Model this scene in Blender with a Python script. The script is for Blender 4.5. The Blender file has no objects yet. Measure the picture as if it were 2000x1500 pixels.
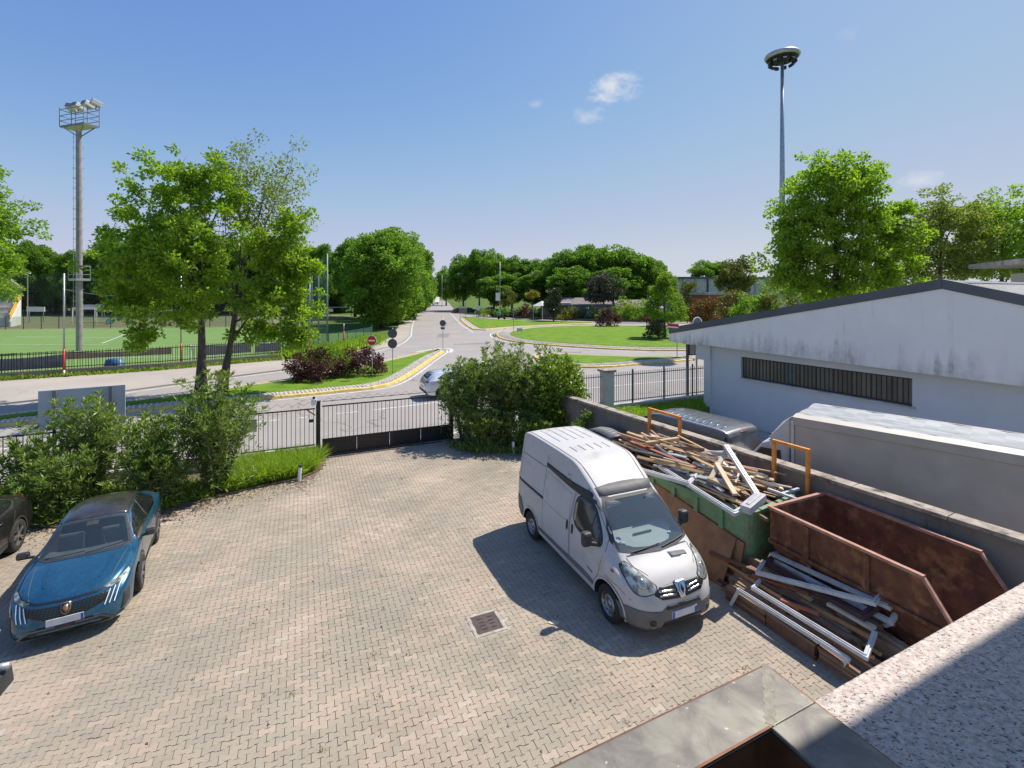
import bpy, bmesh, math, random
import numpy as np
from mathutils import Vector, Matrix
from mathutils.bvhtree import BVHTree
R = math.radians
random.seed(7)
rng = np.random.default_rng(11)
scene = bpy.context.scene
COL = scene.collection

# ------------------------------------------------------------------ camera
cam_d = bpy.data.cameras.new("camera")
cam = bpy.data.objects.new("camera", cam_d)
COL.objects.link(cam)
cam.location = (0, 0, 5.8)
cam.rotation_euler = (R(90), 0, 0)
cam_d.sensor_width = 36
cam_d.lens = 16.92
cam_d.shift_y = -0.09
cam_d.clip_start = 0.05
cam_d.clip_end = 3000
scene.camera = cam

# ------------------------------------------------------------------ light
SUN_EL, SUN_AZ = 55.0, 54.0          # azimuth clockwise from +Y
world = bpy.data.worlds.new("World")
scene.world = world
world.use_nodes = True
wn, wl = world.node_tree.nodes, world.node_tree.links
bg = wn["Background"]
sky = wn.new("ShaderNodeTexSky")
sky.sky_type = 'NISHITA'
sky.sun_disc = False
sky.sun_elevation = R(SUN_EL)
sky.sun_rotation = R(SUN_AZ)
sky.altitude = 0
sky.air_density = 1.0
sky.dust_density = 0.35
sky.ozone_density = 2.2
bg.inputs['Strength'].default_value = 0.15
# a few small fair-weather clouds high above the town
tc = wn.new("ShaderNodeTexCoord")
def wmath(op, a, b=None, c=None):
    n = wn.new("ShaderNodeMath"); n.operation = op
    for i, v in enumerate((a, b, c)):
        if v is None: continue
        if isinstance(v, (int, float)): n.inputs[i].default_value = v
        else: wl.new(v, n.inputs[i])
    return n.outputs[0]
mp = wn.new("ShaderNodeMapping"); mp.inputs['Scale'].default_value = (1, 1, 1.5)
wl.new(tc.outputs['Generated'], mp.inputs[0])
nz = wn.new("ShaderNodeTexNoise"); nz.inputs['Scale'].default_value = 26; nz.inputs['Detail'].default_value = 7
nz.inputs['Roughness'].default_value = .62
wl.new(mp.outputs[0], nz.inputs['Vector'])
cloud = None
for (dx, dz, rad, gain) in ((.208, .424, .066, 1.15), (.160, .368, .042, .55), (.70, .535, .030, .16), (.852, .232, .045, .6), (.05, .39, .018, .3)):
    v = Vector((dx, 1, dz)).normalized()
    vm = wn.new("ShaderNodeVectorMath"); vm.operation = 'SUBTRACT'
    wl.new(tc.outputs['Generated'], vm.inputs[0]); vm.inputs[1].default_value = v
    sc = wn.new("ShaderNodeVectorMath"); sc.operation = 'MULTIPLY'
    wl.new(vm.outputs[0], sc.inputs[0]); sc.inputs[1].default_value = (1, 1, 2.0)
    ln = wn.new("ShaderNodeVectorMath"); ln.operation = 'LENGTH'; wl.new(sc.outputs[0], ln.inputs[0])
    fall = wmath('SUBTRACT', 1.0, wmath('DIVIDE', ln.outputs['Value'], rad))
    m = wmath('MULTIPLY', wmath('ADD', fall, wmath('MULTIPLY', wmath('SUBTRACT', nz.outputs[0], .56), 3.0)), gain)
    cl = wn.new("ShaderNodeClamp"); wl.new(m, cl.inputs[0])
    ff = wn.new("ShaderNodeClamp"); wl.new(wmath('MULTIPLY', fall, 3.0), ff.inputs[0])
    m2 = wmath('MULTIPLY', cl.outputs[0], ff.outputs[0])
    cloud = m2 if cloud is None else wmath('MAXIMUM', cloud, m2)
# clouds mixed over the sky; its horizon haze is only colour grading
mixc = wn.new("ShaderNodeMix"); mixc.data_type = 'RGBA'
wl.new(wmath('MULTIPLY', cloud, .75), mixc.inputs[0])
gam = wn.new('ShaderNodeGamma'); gam.inputs[1].default_value = .76
wl.new(sky.outputs[0], gam.inputs[0]); hs = wn.new('ShaderNodeHueSaturation'); hs.inputs['Saturation'].default_value = 1.25
wl.new(gam.outputs[0], hs.inputs['Color']); tn = wn.new('ShaderNodeMix'); tn.data_type = 'RGBA'; tn.blend_type = 'MULTIPLY'; tn.inputs[0].default_value = 1
tn.inputs[7].default_value = (1.06, .965, .975, 1)
wl.new(hs.outputs[0], tn.inputs[6]); # film-like shoulder on the bright hazy part of the sky
lo_ = wn.new('ShaderNodeVectorMath'); lo_.operation = 'SCALE'; lo_.inputs['Scale'].default_value = .2229
wl.new(tn.outputs[2], lo_.inputs[0])
cu = wn.new('ShaderNodeRGBCurve')
for ch, pts in ((0, ((0, 0), (.20, .145), (.30, .235), (.44, .345), (.62, .435), (1, .53))), (1, ((0, 0), (.36, .295), (.55, .435), (.80, .50), (1, .56))), (2, ((0, 0), (.4, .42), (.63, .59), (.8, .635), (1, .64)))):
    c = cu.mapping.curves[ch]
    c.points[0].location = pts[0]; c.points[1].location = pts[-1]
    for p in pts[1:-1]: c.points.new(*p)
cu.mapping.extend = 'HORIZONTAL'
cu.mapping.update()
wl.new(lo_.outputs[0], cu.inputs['Color'])
hi_ = wn.new('ShaderNodeVectorMath'); hi_.operation = 'SCALE'; hi_.inputs['Scale'].default_value = 1.16/.247
wl.new(cu.outputs[0], hi_.inputs[0]); wl.new(hi_.outputs[0], mixc.inputs[6])
mixc.inputs[7].default_value = (3.35, 3.38, 3.5, 1)
wl.new(mixc.outputs[2], bg.inputs['Color'])

sun_d = bpy.data.lights.new("sun", 'SUN')
sun_d.energy = 3.75
sun_d.angle = R(0.55)
sun_d.color = (1.0, .93, .83)
sun = bpy.data.objects.new("sun", sun_d)
COL.objects.link(sun)
sdir = Vector((math.sin(R(SUN_AZ))*math.cos(R(SUN_EL)), math.cos(R(SUN_AZ))*math.cos(R(SUN_EL)), math.sin(R(SUN_EL))))
sun.rotation_euler = sdir.to_track_quat('Z', 'Y').to_euler()
sun.location = (20, 20, 40)

scene.view_settings.view_transform = 'Standard'
scene.view_settings.look = 'None'
scene.view_settings.exposure = 0.72
scene.view_settings.gamma = 1
scene.render.engine = 'CYCLES'
scene.cycles.max_bounces = 6
scene.cycles.transparent_max_bounces = 16

# ------------------------------------------------------------------ materials
MATS = {}
def newmat(name):
    m = bpy.data.materials.new(name); m.use_nodes = True
    MATS[name] = m
    return m, m.node_tree.nodes, m.node_tree.links, m.node_tree.nodes["Principled BSDF"]
def c4(c): return (c[0], c[1], c[2], 1)
def ramp(nt, links, fac, stops):
    r = nt.new("ShaderNodeValToRGB")
    while len(r.color_ramp.elements) < len(stops): r.color_ramp.elements.new(.5)
    for e, (p, c) in zip(r.color_ramp.elements, stops):
        e.position = p; e.color = c4(c) if len(c) == 3 else c
    links.new(fac, r.inputs[0]); return r.outputs[0]
def noise(nt, links, vec, scale, detail=5, rough=.55, dist=0):
    n = nt.new("ShaderNodeTexNoise"); n.inputs['Scale'].default_value = scale
    n.inputs['Detail'].default_value = detail; n.inputs['Roughness'].default_value = rough
    n.inputs['Distortion'].default_value = dist
    if vec is not None: links.new(vec, n.inputs['Vector'])
    return n.outputs['Fac']
def coords(nt, links, stretch=None, rot=None):
    t = nt.new("ShaderNodeTexCoord")
    if stretch is None and rot is None: return t.outputs['Object']
    m = nt.new("ShaderNodeMapping")
    if stretch: m.inputs['Scale'].default_value = stretch
    if rot: m.inputs['Rotation'].default_value = rot
    links.new(t.outputs['Object'], m.inputs[0]); return m.outputs[0]
def mixrgb(nt, links, fac, a, b, mode='MIX'):
    m = nt.new("ShaderNodeMix"); m.data_type = 'RGBA'; m.blend_type = mode
    for i, v in ((0, fac), (6, a), (7, b)):
        if isinstance(v, (int, float)): m.inputs[i].default_value = v
        elif isinstance(v, tuple): m.inputs[i].default_value = c4(v)
        else: links.new(v, m.inputs[i])
    return m.outputs[2]
def bumpnode(nt, links, bs, h, strength, dist=.02):
    b = nt.new("ShaderNodeBump"); b.inputs['Strength'].default_value = strength; b.inputs['Distance'].default_value = dist
    links.new(h, b.inputs['Height']); links.new(b.outputs[0], bs.inputs['Normal'])
def M(name, c1, c2=None, scale=4, rough=.6, metal=0, bump=0, bscale=None, stretch=None, detail=6, lo=.35, hi=.65, coat=0, spec=.5, c3=None, s3=1.0, dist=.01):
    m, n, l, bs = newmat(name)
    bs.inputs['Roughness'].default_value = rough; bs.inputs['Metallic'].default_value = metal
    bs.inputs['Coat Weight'].default_value = coat; bs.inputs['Coat Roughness'].default_value = .05
    bs.inputs['Specular IOR Level'].default_value = spec
    if c2 is None and not bump:
        bs.inputs['Base Color'].default_value = c4(c1); return m
    v = coords(n, l, stretch)
    if c2 is not None:
        col = ramp(n, l, noise(n, l, v, scale, detail), [(lo, c1), (hi, c2)])
        if c3 is not None:
            f = ramp(n, l, noise(n, l, v, s3, 6, .65), [(.5, (0, 0, 0)), (.68, (1, 1, 1))])
            col = mixrgb(n, l, f, col, c3)
        l.new(col, bs.inputs['Base Color'])
    else: bs.inputs['Base Color'].default_value = c4(c1)
    if bump: bumpnode(n, l, bs, noise(n, l, v, bscale or scale*6, 5), bump, dist)
    return m
def leafmat(name, dark, light, trans=.35, rough=.5, yellow=None):
    m, n, l, bs = newmat(name)
    g = n.new("ShaderNodeNewGeometry")
    t = coords(n, l)
    nz = noise(n, l, t, 1.1, 3)
    ad = n.new("ShaderNodeMath"); ad.operation = 'MULTIPLY_ADD'
    l.new(g.outputs['Random Per Island'], ad.inputs[0]); ad.inputs[1].default_value = .62
    sb = n.new("ShaderNodeMath"); sb.operation = 'MULTIPLY'; l.new(nz, sb.inputs[0]); sb.inputs[1].default_value = .4
    l.new(sb.outputs[0], ad.inputs[2])
    stops = [(.1, dark), (.8, light)]
    if yellow: stops.append((.93, yellow))
    col = ramp(n, l, ad.outputs[0], stops)
    l.new(col, bs.inputs['Base Color'])
    bs.inputs['Roughness'].default_value = rough
    bs.inputs['Specular IOR Level'].default_value = .35
    tr = n.new("ShaderNodeBsdfTranslucent")
    tcl = mixrgb(n, l, 1.0, col, (1.0, 1.15, .42), 'MULTIPLY')
    l.new(tcl, tr.inputs[0])
    mx = n.new("ShaderNodeMixShader"); mx.inputs[0].default_value = trans
    l.new(bs.outputs[0], mx.inputs[1]); l.new(tr.outputs[0], mx.inputs[2])
    l.new(mx.outputs[0], n["Material Output"].inputs[0])
    return m

# ---- ground materials
def asphalt(name, a, b, streak=None):
    m, n, l, bs = newmat(name); v = coords(n, l)
    big = ramp(n, l, noise(n, l, v, .22, 6, .6), [(.3, a), (.7, b)])
    sp = ramp(n, l, noise(n, l, v, 60, 2), [(.3, (.75, .75, .75)), (.7, (1.2, 1.2, 1.2))])
    col = mixrgb(n, l, 1.0, big, sp, 'MULTIPLY')
    vo = n.new("ShaderNodeTexVoronoi"); vo.feature = 'DISTANCE_TO_EDGE'; vo.inputs['Scale'].default_value = .21
    wv = n.new("ShaderNodeVectorMath"); wv.operation = 'MULTIPLY_ADD'
    nn = n.new("ShaderNodeTexNoise"); nn.inputs['Scale'].default_value = .9; nn.inputs['Detail'].default_value = 6; l.new(v, nn.inputs['Vector'])
    l.new(nn.outputs['Color'], wv.inputs[0]); wv.inputs[1].default_value = (2.2, 2.2, 0); l.new(v, wv.inputs[2])
    l.new(wv.outputs[0], vo.inputs['Vector'])
    cr = ramp(n, l, vo.outputs['Distance'], [(.0, (.45, .45, .45)), (.012, (1, 1, 1))])
    gate_ = ramp(n, l, noise(n, l, v, .12, 2), [(.48, (0, 0, 0)), (.56, (1, 1, 1))])
    col = mixrgb(n, l, gate_, col, mixrgb(n, l, 1.0, col, cr, 'MULTIPLY'))
    l.new(col, bs.inputs['Base Color']); bs.inputs['Roughness'].default_value = .88
    bumpnode(n, l, bs, noise(n, l, v, 45, 3), .35, .01)
    return m
asphalt('asphalt', (.285, .262, .243), (.345, .318, .296))
asphalt('lane_bounce', (.36, .345, .32), (.45, .43, .40))  # lane colour paled to bounce sunlight up onto the workshop gable
asphalt('pavement', (.34, .305, .265), (.42, .375, .325))
def grassmat(name, a, b, c, sc=1.2, fine=60):
    m, n, l, bs = newmat(name); v = coords(n, l)
    col = ramp(n, l, noise(n, l, v, sc, 8, .7), [(.28, a), (.52, b), (.74, c)])
    f = ramp(n, l, noise(n, l, v, fine, 3, .7), [(.25, (.62, .62, .6)), (.75, (1.3, 1.3, 1.2))])
    l.new(mixrgb(n, l, 1.0, col, f, 'MULTIPLY'), bs.inputs['Base Color'])
    bs.inputs['Roughness'].default_value = .9; bs.inputs['Specular IOR Level'].default_value = .15
    bumpnode(n, l, bs, noise(n, l, v, fine*.6, 4), .8, .05)
    return m
grassmat('lawn', (.085, .175, .016), (.145, .260, .022), (.245, .285, .06), .7)
grassmat('rough_grass', (.06, .10, .02), (.095, .15, .028), (.15, .17, .05), .5, 14)
grassmat('dry_field', (.14, .15, .07), (.20, .20, .10), (.24, .23, .13), .15, 10)
grassmat('pitch_turf', (.145, .245, .075), (.17, .28, .09), (.19, .30, .10), .08, 30)
M('soil', (.10, .075, .05), (.17, .13, .085), 3, .95, bump=.8, bscale=30, dist=.03)
M('joint_sand', (.17, .145, .105), (.235, .205, .15), 8, .95, c3=(.10, .11, .045), s3=2.2)
# ---- pavers, toned by a per-paver attribute
m, n, l, bs = newmat('paver')
at_ = n.new("ShaderNodeAttribute"); at_.attribute_name = "tone"
base = ramp(n, l, at_.outputs['Fac'], [(.0, (.315, .278, .222)), (.40, (.350, .303, .238)), (.65, (.405, .332, .255)), (.88, (.425, .338, .262)), (1, (.45, .39, .315))])
gp = n.new("ShaderNodeNewGeometry")
d1 = ramp(n, l, noise(n, l, gp.outputs['Position'], .55, 6, .6), [(.30, (.80, .80, .79)), (.68, (1.07, 1.06, 1.04))])
d2 = ramp(n, l, noise(n, l, gp.outputs['Position'], 70, 3, .7), [(.25, (.80, .79, .77)), (.75, (1.14, 1.14, 1.14))])
col = mixrgb(n, l, 1.0, mixrgb(n, l, 1.0, base, d1, 'MULTIPLY'), d2, 'MULTIPLY')
st = ramp(n, l, noise(n, l, gp.outputs['Position'], 1.1, 6, .72), [(.60, (0, 0, 0)), (.80, (.6, .6, .6))])
col = mixrgb(n, l, st, col, (.13, .115, .085))
l.new(col, bs.inputs['Base Color']); bs.inputs['Roughness'].default_value = .85
bumpnode(n, l, bs, noise(n, l, gp.outputs['Position'], 110, 3), .35, .004)
# ---- granite with dark flecks
m, n, l, bs = newmat('granite'); v = coords(n, l, (1, 1, 1))
b0 = ramp(n, l, noise(n, l, v, 60, 4), [(.35, (.36, .275, .225)), (.5, (.47, .385, .335)), (.65, (.55, .48, .43))])
dn = noise(n, l, coords(n, l, (1.0, 1.8, 1), (0, 0, .45)), 95, 3, .55, .6)
fl = ramp(n, l, dn, [(.585, (0, 0, 0)), (.625, (1, 1, 1))])
gr = ramp(n, l, noise(n, l, v, 42, 3), [(.58, (0, 0, 0)), (.62, (.6, .6, .6))])
col = mixrgb(n, l, gr, b0, (.27, .25, .245))
l.new(mixrgb(n, l, fl, col, (.045, .042, .045)), bs.inputs['Base Color']); bs.inputs['Roughness'].default_value = .6
bumpnode(n, l, bs, noise(n, l, v, 180, 2), .15, .002)
# ---- oxidised copper cap
m, n, l, bs = newmat('old_copper'); v = coords(n, l)
col = ramp(n, l, noise(n, l, v, 9, 8, .65, .6), [(.28, (.095, .085, .085)), (.46, (.155, .143, .125)), (.58, (.21, .20, .165)), (.75, (.28, .27, .225))])
sp = ramp(n, l, noise(n, l, v, 55, 2), [(.70, (0, 0, 0)), (.76, (1, 1, 1))])
l.new(mixrgb(n, l, sp, col, (.40, .38, .32)), bs.inputs['Base Color'])
bs.inputs['Metallic'].default_value = .35; bs.inputs['Roughness'].default_value = .5
M('copper_inner', (.10, .045, .025), (.19, .085, .045), 14, .45, .5)
M('putty', (.20, .18, .14), (.29, .265, .205), 40, .7, bump=.6, bscale=60)
# ---- masonry
def stained(name, a, b, dirt, zlo, zhi, streak=1.0):
    m, n, l, bs = newmat(name); v = coords(n, l)
    col = ramp(n, l, noise(n, l, v, .9, 8, .65), [(.3, a), (.7, b)])
    vs = coords(n, l, (2.4, 2.4, .22))
    s = noise(n, l, vs, 1.6, 7, .65)
    sep = n.new("ShaderNodeSeparateXYZ"); l.new(v, sep.inputs[0])
    mr = n.new("ShaderNodeMapRange"); mr.inputs[1].default_value = zlo; mr.inputs[2].default_value = zhi
    mr.inputs[3].default_value = .30*streak; mr.inputs[4].default_value = 0.0; l.new(sep.outputs[2], mr.inputs[0])
    ad = n.new("ShaderNodeMath"); ad.operation = 'ADD'; l.new(s, ad.inputs[0]); l.new(mr.outputs[0], ad.inputs[1])
    msk = ramp(n, l, noise(n, l, v, .55, 3), [(.38, (.15, .15, .15)), (.62, (1, 1, 1))])
    f = mixrgb(n, l, 1.0, ramp(n, l, ad.outputs[0], [(.60, (0, 0, 0)), (.88, (.85, .85, .85))]), msk, 'MULTIPLY')
    fine = ramp(n, l, noise(n, l, v, 6, 8, .7), [(.35, (.35, .35, .35)), (.65, (1, 1, 1))])
    l.new(mixrgb(n, l, mixrgb(n, l, 1.0, f, fine, 'MULTIPLY'), col, dirt), bs.inputs['Base Color'])
    bs.inputs['Roughness'].default_value = .9
    bumpnode(n, l, bs, noise(n, l, v, 60, 4), .25, .01)
    return m
stained('gable_render', (.86, .80, .75), (.93, .88, .83), (.15, .13, .10), 3.15, 4.2, 1.35)
stained('wall_render', (.58, .585, .60), (.65, .655, .67), (.48, .48, .48), 0, .6, .4)
stained('old_concrete', (.20, .168, .138), (.285, .245, .205), (.065, .052, .042), 2.2, .5, .9)
M('coping', (.26, .22, .18), (.42, .36, .29), 6, .9, bump=.6, bscale=40, c3=(.06, .055, .045), s3=4)
M('concrete', (.36, .345, .32), (.47, .45, .42), 3, .9, bump=.3, c3=(.22, .2, .175), s3=1.2)
M('pale_concrete', (.50, .48, .45), (.62, .60, .57), 2, .9, c3=(.36, .34, .31), s3=.8)
M('kerb_yellow', (.60, .43, .10), (.72, .55, .17), 3, .8, bump=.3, c3=(.34, .27, .15), s3=2.5)
M('cobble', (.46, .425, .365), (.68, .64, .57), 3.1, .85)
M('mortar', (.34, .31, .26), (.42, .385, .33), 5, .95)
M('paint_white', (.72, .72, .70), (.55, .54, .52), 5, .7, c3=(.30, .29, .27), s3=2.4)
M('brick', (.27, .085, .05), (.34, .12, .075), 6, .9)
# ---- metals and paints
M('iron_black', (.018, .018, .019), (.032, .03, .03), 9, .45, .3)
M('galv', (.36, .38, .39), (.48, .50, .51), 4, .45, .6)
M('galv_dark', (.17, .18, .19), (.25, .26, .27), 4, .5, .5)
M('fence_grey', (.32, .345, .335), (.41, .435, .425), 5, .5, .4)
M('fence_green', (.035, .085, .06), (.05, .11, .075), 5, .5, .1)
M('pole_green', (.16, .25, .19), (.22, .31, .24), 5, .5, .1)
M('mast_brown', (.30, .26, .26), (.40, .36, .355), 3, .6, .3)
M('fascia_grey', (.085, .09, .105), (.115, .12, .135), .8, .45, .2)
M('roof_sheet', (.62, .58, .53), (.72, .69, .64), 1.2, .5, .1)
M('orange_paint', (.66, .23, .035), (.78, .30, .05), 6, .5, c3=(.42, .15, .04), s3=5)
M('skip_green', (.13, .26, .135), (.19, .33, .185), 3, .6, c3=(.20, .10, .04), s3=3.2, bump=.3, bscale=12)
M('rust', (.085, .036, .022), (.215, .085, .038), 4, .85, .1, bump=.5, bscale=40, c3=(.36, .165, .07), s3=3.4, lo=.3, hi=.72)
M('rust_edge', (.36, .17, .11), (.47, .27, .20), 8, .8, .1)
M('skip_floor', (.16, .14, .115), (.26, .24, .20), 7, .95, bump=.5)
M('sign_red', (.50, .025, .03), rough=.4)
M('sign_white', (.80, .80, .78), rough=.4)
M('sign_back', (.075, .085, .095), (.10, .11, .12), 4, .5, .3)
M('panel_back', (.42, .46, .52), (.50, .54, .60), 1.5, .45, .35)
M('red_paint', (.55, .06, .05), rough=.5)
M('yellow_paint', (.72, .40, .05), (.80, .48, .08), 3, .5)
M('tyre', (.018, .018, .018), (.03, .029, .028), 20, .85)
M('rim_steel', (.30, .30, .30), (.42, .42, .42), 9, .4, .7)
M('rim_alloy', (.35, .33, .31), (.5, .48, .46), 9, .35, .8)
M('black_plastic', (.028, .029, .031), (.045, .046, .048), 12, .6)
M('grey_plastic', (.125, .120, .115), (.165, .16, .152), 6, .65, bump=.1, bscale=200)
M('van_white', (.50, .49, .475), (.555, .545, .53), 1.2, .5, coat=.05, spec=.3, c3=(.45, .43, .40), s3=2.4)
M('seam', (.10, .10, .10), rough=.8)
def carpaint(name, c, flake):
    m, n, l, bs = newmat(name); v = coords(n, l)
    bs.inputs['Base Color'].default_value = c4(c)
    f = ramp(n, l, noise(n, l, v, 3.2, 7, .65), [(.35, c), (.75, flake)])
    dust = ramp(n, l, noise(n, l, v, 24, 4, .7), [(.52, (0, 0, 0)), (.85, (.32, .32, .32))])
    l.new(mixrgb(n, l, dust, f, (.28, .27, .25)), bs.inputs['Base Color'])
    bs.inputs['Metallic'].default_value = .55; bs.inputs['Roughness'].default_value = .34
    bs.inputs['Coat Weight'].default_value = .8; bs.inputs['Coat Roughness'].default_value = .09
    return m
carpaint('car_blue', (.010, .085, .165), (.020, .125, .215))
carpaint('car_black', (.022, .020, .023), (.035, .032, .036))
carpaint('roof_black', (.055, .044, .040), (.085, .07, .064))
carpaint('car_white', (.66, .69, .72), (.72, .74, .76))
carpaint('van_grey', (.12, .125, .135), (.17, .175, .185))
carpaint('van_silver', (.33, .335, .34), (.42, .42, .43))
carpaint('car_red', (.22, .02, .02), (.26, .03, .03))
def glassmat(name, tint, alpha, rough=.03):
    m, n, l, bs = newmat(name)
    bs.inputs['Base Color'].default_value = c4(tint); bs.inputs['Roughness'].default_value = rough
    bs.inputs['Specular IOR Level'].default_value = .7
    if alpha < 1:
        tr = n.new("ShaderNodeBsdfTransparent"); tr.inputs[0].default_value = (.86, .93, .95, 1)
        mx = n.new("ShaderNodeMixShader"); mx.inputs[0].default_value = alpha
        l.new(tr.outputs[0], mx.inputs[1]); l.new(bs.outputs[0], mx.inputs[2])
        l.new(mx.outputs[0], n["Material Output"].inputs[0])
    return m
glassmat('glass_dark', (.012, .014, .016), 1)
glassmat('glass_skysheen', (.13, .18, .24), .38)  # bluish base paints the sky's reflection into the van windscreen
glassmat('glass_side', (.065, .062, .052), 1)
glassmat('lamp_glass', (.55, .53, .45), .22, .04)
M('lamp_bowl', (.06, .058, .05), (.78, .76, .68), 9, .25, .6, lo=.40, hi=.56)
glassmat('glass_screen', (.05, .075, .10), .36, .03)
M('dash_dark', (.10, .105, .11), (.14, .145, .15), 5, .7)
M('dash', (.50, .53, .47), (.58, .60, .54), 5, .7)
M('dark_interior', (.03, .032, .036), rough=.8)
M('chrome', (.62, .63, .64), rough=.15, metal=1)
M('bright_led', (.82, .84, .86), rough=.25)
M('tail_red', (.30, .012, .012), rough=.2, coat=1)
M('plate', (.52, .55, .60), (.66, .68, .70), 6, .5)
M('plate_blue', (.03, .10, .38), rough=.4)
M('grille_black', (.014, .016, .018), rough=.45)
M('grille_teal', (.03, .10, .12), rough=.4, metal=.4)
M('gold_trim', (.45, .33, .22), rough=.3, metal=.7)
M('tarp_grey', (.38, .335, .285), (.44, .395, .34), 2, .55, bump=.2, bscale=3)
M('tarp_roof', (.25, .27, .285), (.35, .37, .385), 3, .5, stretch=(.3, 2, 1), c3=(.13, .14, .155), s3=1.6)
M('box_rail', (.42, .385, .335), (.50, .46, .40), 2, .5)
M('lid_grey', (.13, .135, .14), (.18, .185, .19), 4, .55)
M('bin_blue', (.03, .11, .28), rough=.5)
M('upvc', (.50, .505, .51), (.60, .60, .595), 4, .4, c3=(.45, .44, .42), s3=6)
M('upvc_grey', (.36, .36, .37), (.5, .5, .5), 5, .45)
M('wood_pine', (.42, .27, .13), (.58, .41, .22), 3, .75, stretch=(1, 1, 1), c3=(.30, .18, .085), s3=3)
M('wood_pale', (.55, .44, .30), (.66, .55, .40), 3, .75)
M('wood_old', (.19, .125, .075), (.30, .21, .135), 4, .85)
M('wood_red', (.25, .075, .035), (.34, .12, .06), 4, .6)
M('wood_plum', (.05, .025, .030), (.085, .04, .045), 4, .5)
M('wood_door', (.21, .098, .045), (.30, .150, .070), 2.2, .5, stretch=(3, 3, .35))
M('wood_slat', (.14, .068, .042), (.21, .105, .065), 5, .6)
M('wood_orange', (.45, .20, .07), (.55, .27, .11), 5, .6)
M('blue_sheet', (.10, .16, .30), (.2, .27, .40), 6, .4)
M('bark', (.055, .045, .035), (.115, .095, .072), 5, .95, bump=.9, bscale=22, stretch=(1, 1, .25), dist=.04)
M('bark_light', (.12, .10, .075), (.20, .17, .13), 5, .95, bump=.6, stretch=(1, 1, .3))
M('iron_cover', (.085, .060, .055), (.125, .090, .082), 9, .6, .4)
M('cover_hole', (.012, .011, .010), rough=.9)
M('banner_grey', (.16, .175, .19), (.24, .25, .265), 1.5, .7)
M('banner_tan', (.36, .27, .17), (.46, .36, .24), 1.5, .8)
M('blue_tarp', (.02, .09, .24), (.05, .2, .4), 3, .5, c3=(.6, .66, .7), s3=1.6)
M('lamp_face', (.62, .60, .58), rough=.3)
M('teal_box', (.02, .28, .27), rough=.5)
M('shed_blue', (.28, .34, .40), (.34, .40, .46), 1, .6)
M('shed_roof', (.20, .17, .165), (.27, .23, .22), 1, .85)
M('tent_white', (.74, .73, .70), rough=.7)
M('window_far', (.035, .04, .045), rough=.2)
# ---- window strip glass: old wired panes, each a little different
M('pane_a', (.105, .092, .070), (.15, .135, .105), 1.2, .28)
M('pane_b', (.14, .128, .102), (.18, .168, .138), 1.2, .28)
M('pane_c', (.085, .115, .115), (.12, .165, .165), 1.5, .25)
M('frame_rust', (.055, .035, .028), (.085, .055, .045), 6, .8)
# ---- foliage
leafmat('leaf_plane', (.14, .25, .024), (.37, .50, .06), .64, yellow=(.48, .52, .11))
leafmat('leaf_sparse', (.16, .20, .045), (.35, .40, .09), .52, yellow=(.38, .34, .13))
leafmat('leaf_dark', (.075, .17, .028), (.235, .375, .055), .56)
leafmat('leaf_mid', (.10, .205, .028), (.27, .41, .06), .57)
leafmat('leaf_bright', (.13, .23, .022), (.285, .40, .045), .52)
leafmat('leaf_grey', (.055, .062, .040), (.105, .112, .075), .2)
leafmat('leaf_magnolia', (.03, .048, .018), (.11, .12, .055), .15, .35)
leafmat('leaf_oleander', (.075, .145, .028), (.31, .40, .10), .42, .32, yellow=(.50, .42, .09))
leafmat('leaf_laurel', (.095, .175, .02), (.28, .37, .045), .48, .36)
leafmat('leaf_purple', (.050, .014, .018), (.125, .045, .042), .25)
leafmat('leaf_redtip', (.14, .035, .035), (.19, .10, .05), .25)
leafmat('leaf_orange', (.13, .065, .018), (.24, .13, .035), .3)
leafmat('leaf_yellow', (.20, .19, .02), (.34, .28, .03), .35)
leafmat('leaf_golden', (.09, .11, .02), (.24, .24, .05), .35)
leafmat('leaf_blue', (.06, .085, .05), (.12, .15, .09), .2)
leafmat('blade', (.19, .30, .03), (.40, .52, .075), .52)
def netmat(name, c, cover, scale):
    m, n, l, bs = newmat(name)
    bs.inputs['Base Color'].default_value = c4(c); bs.inputs['Roughness'].default_value = .7
    tr = n.new("ShaderNodeBsdfTransparent")
    mx = n.new("ShaderNodeMixShader"); mx.inputs[0].default_value = cover
    l.new(tr.outputs[0], mx.inputs[1]); l.new(bs.outputs[0], mx.inputs[2])
    l.new(mx.outputs[0], n["Material Output"].inputs[0])
netmat('net_green', (.10, .20, .17), .30, 1)
netmat('net_fence', (.07, .20, .13), .38, 1)
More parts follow.
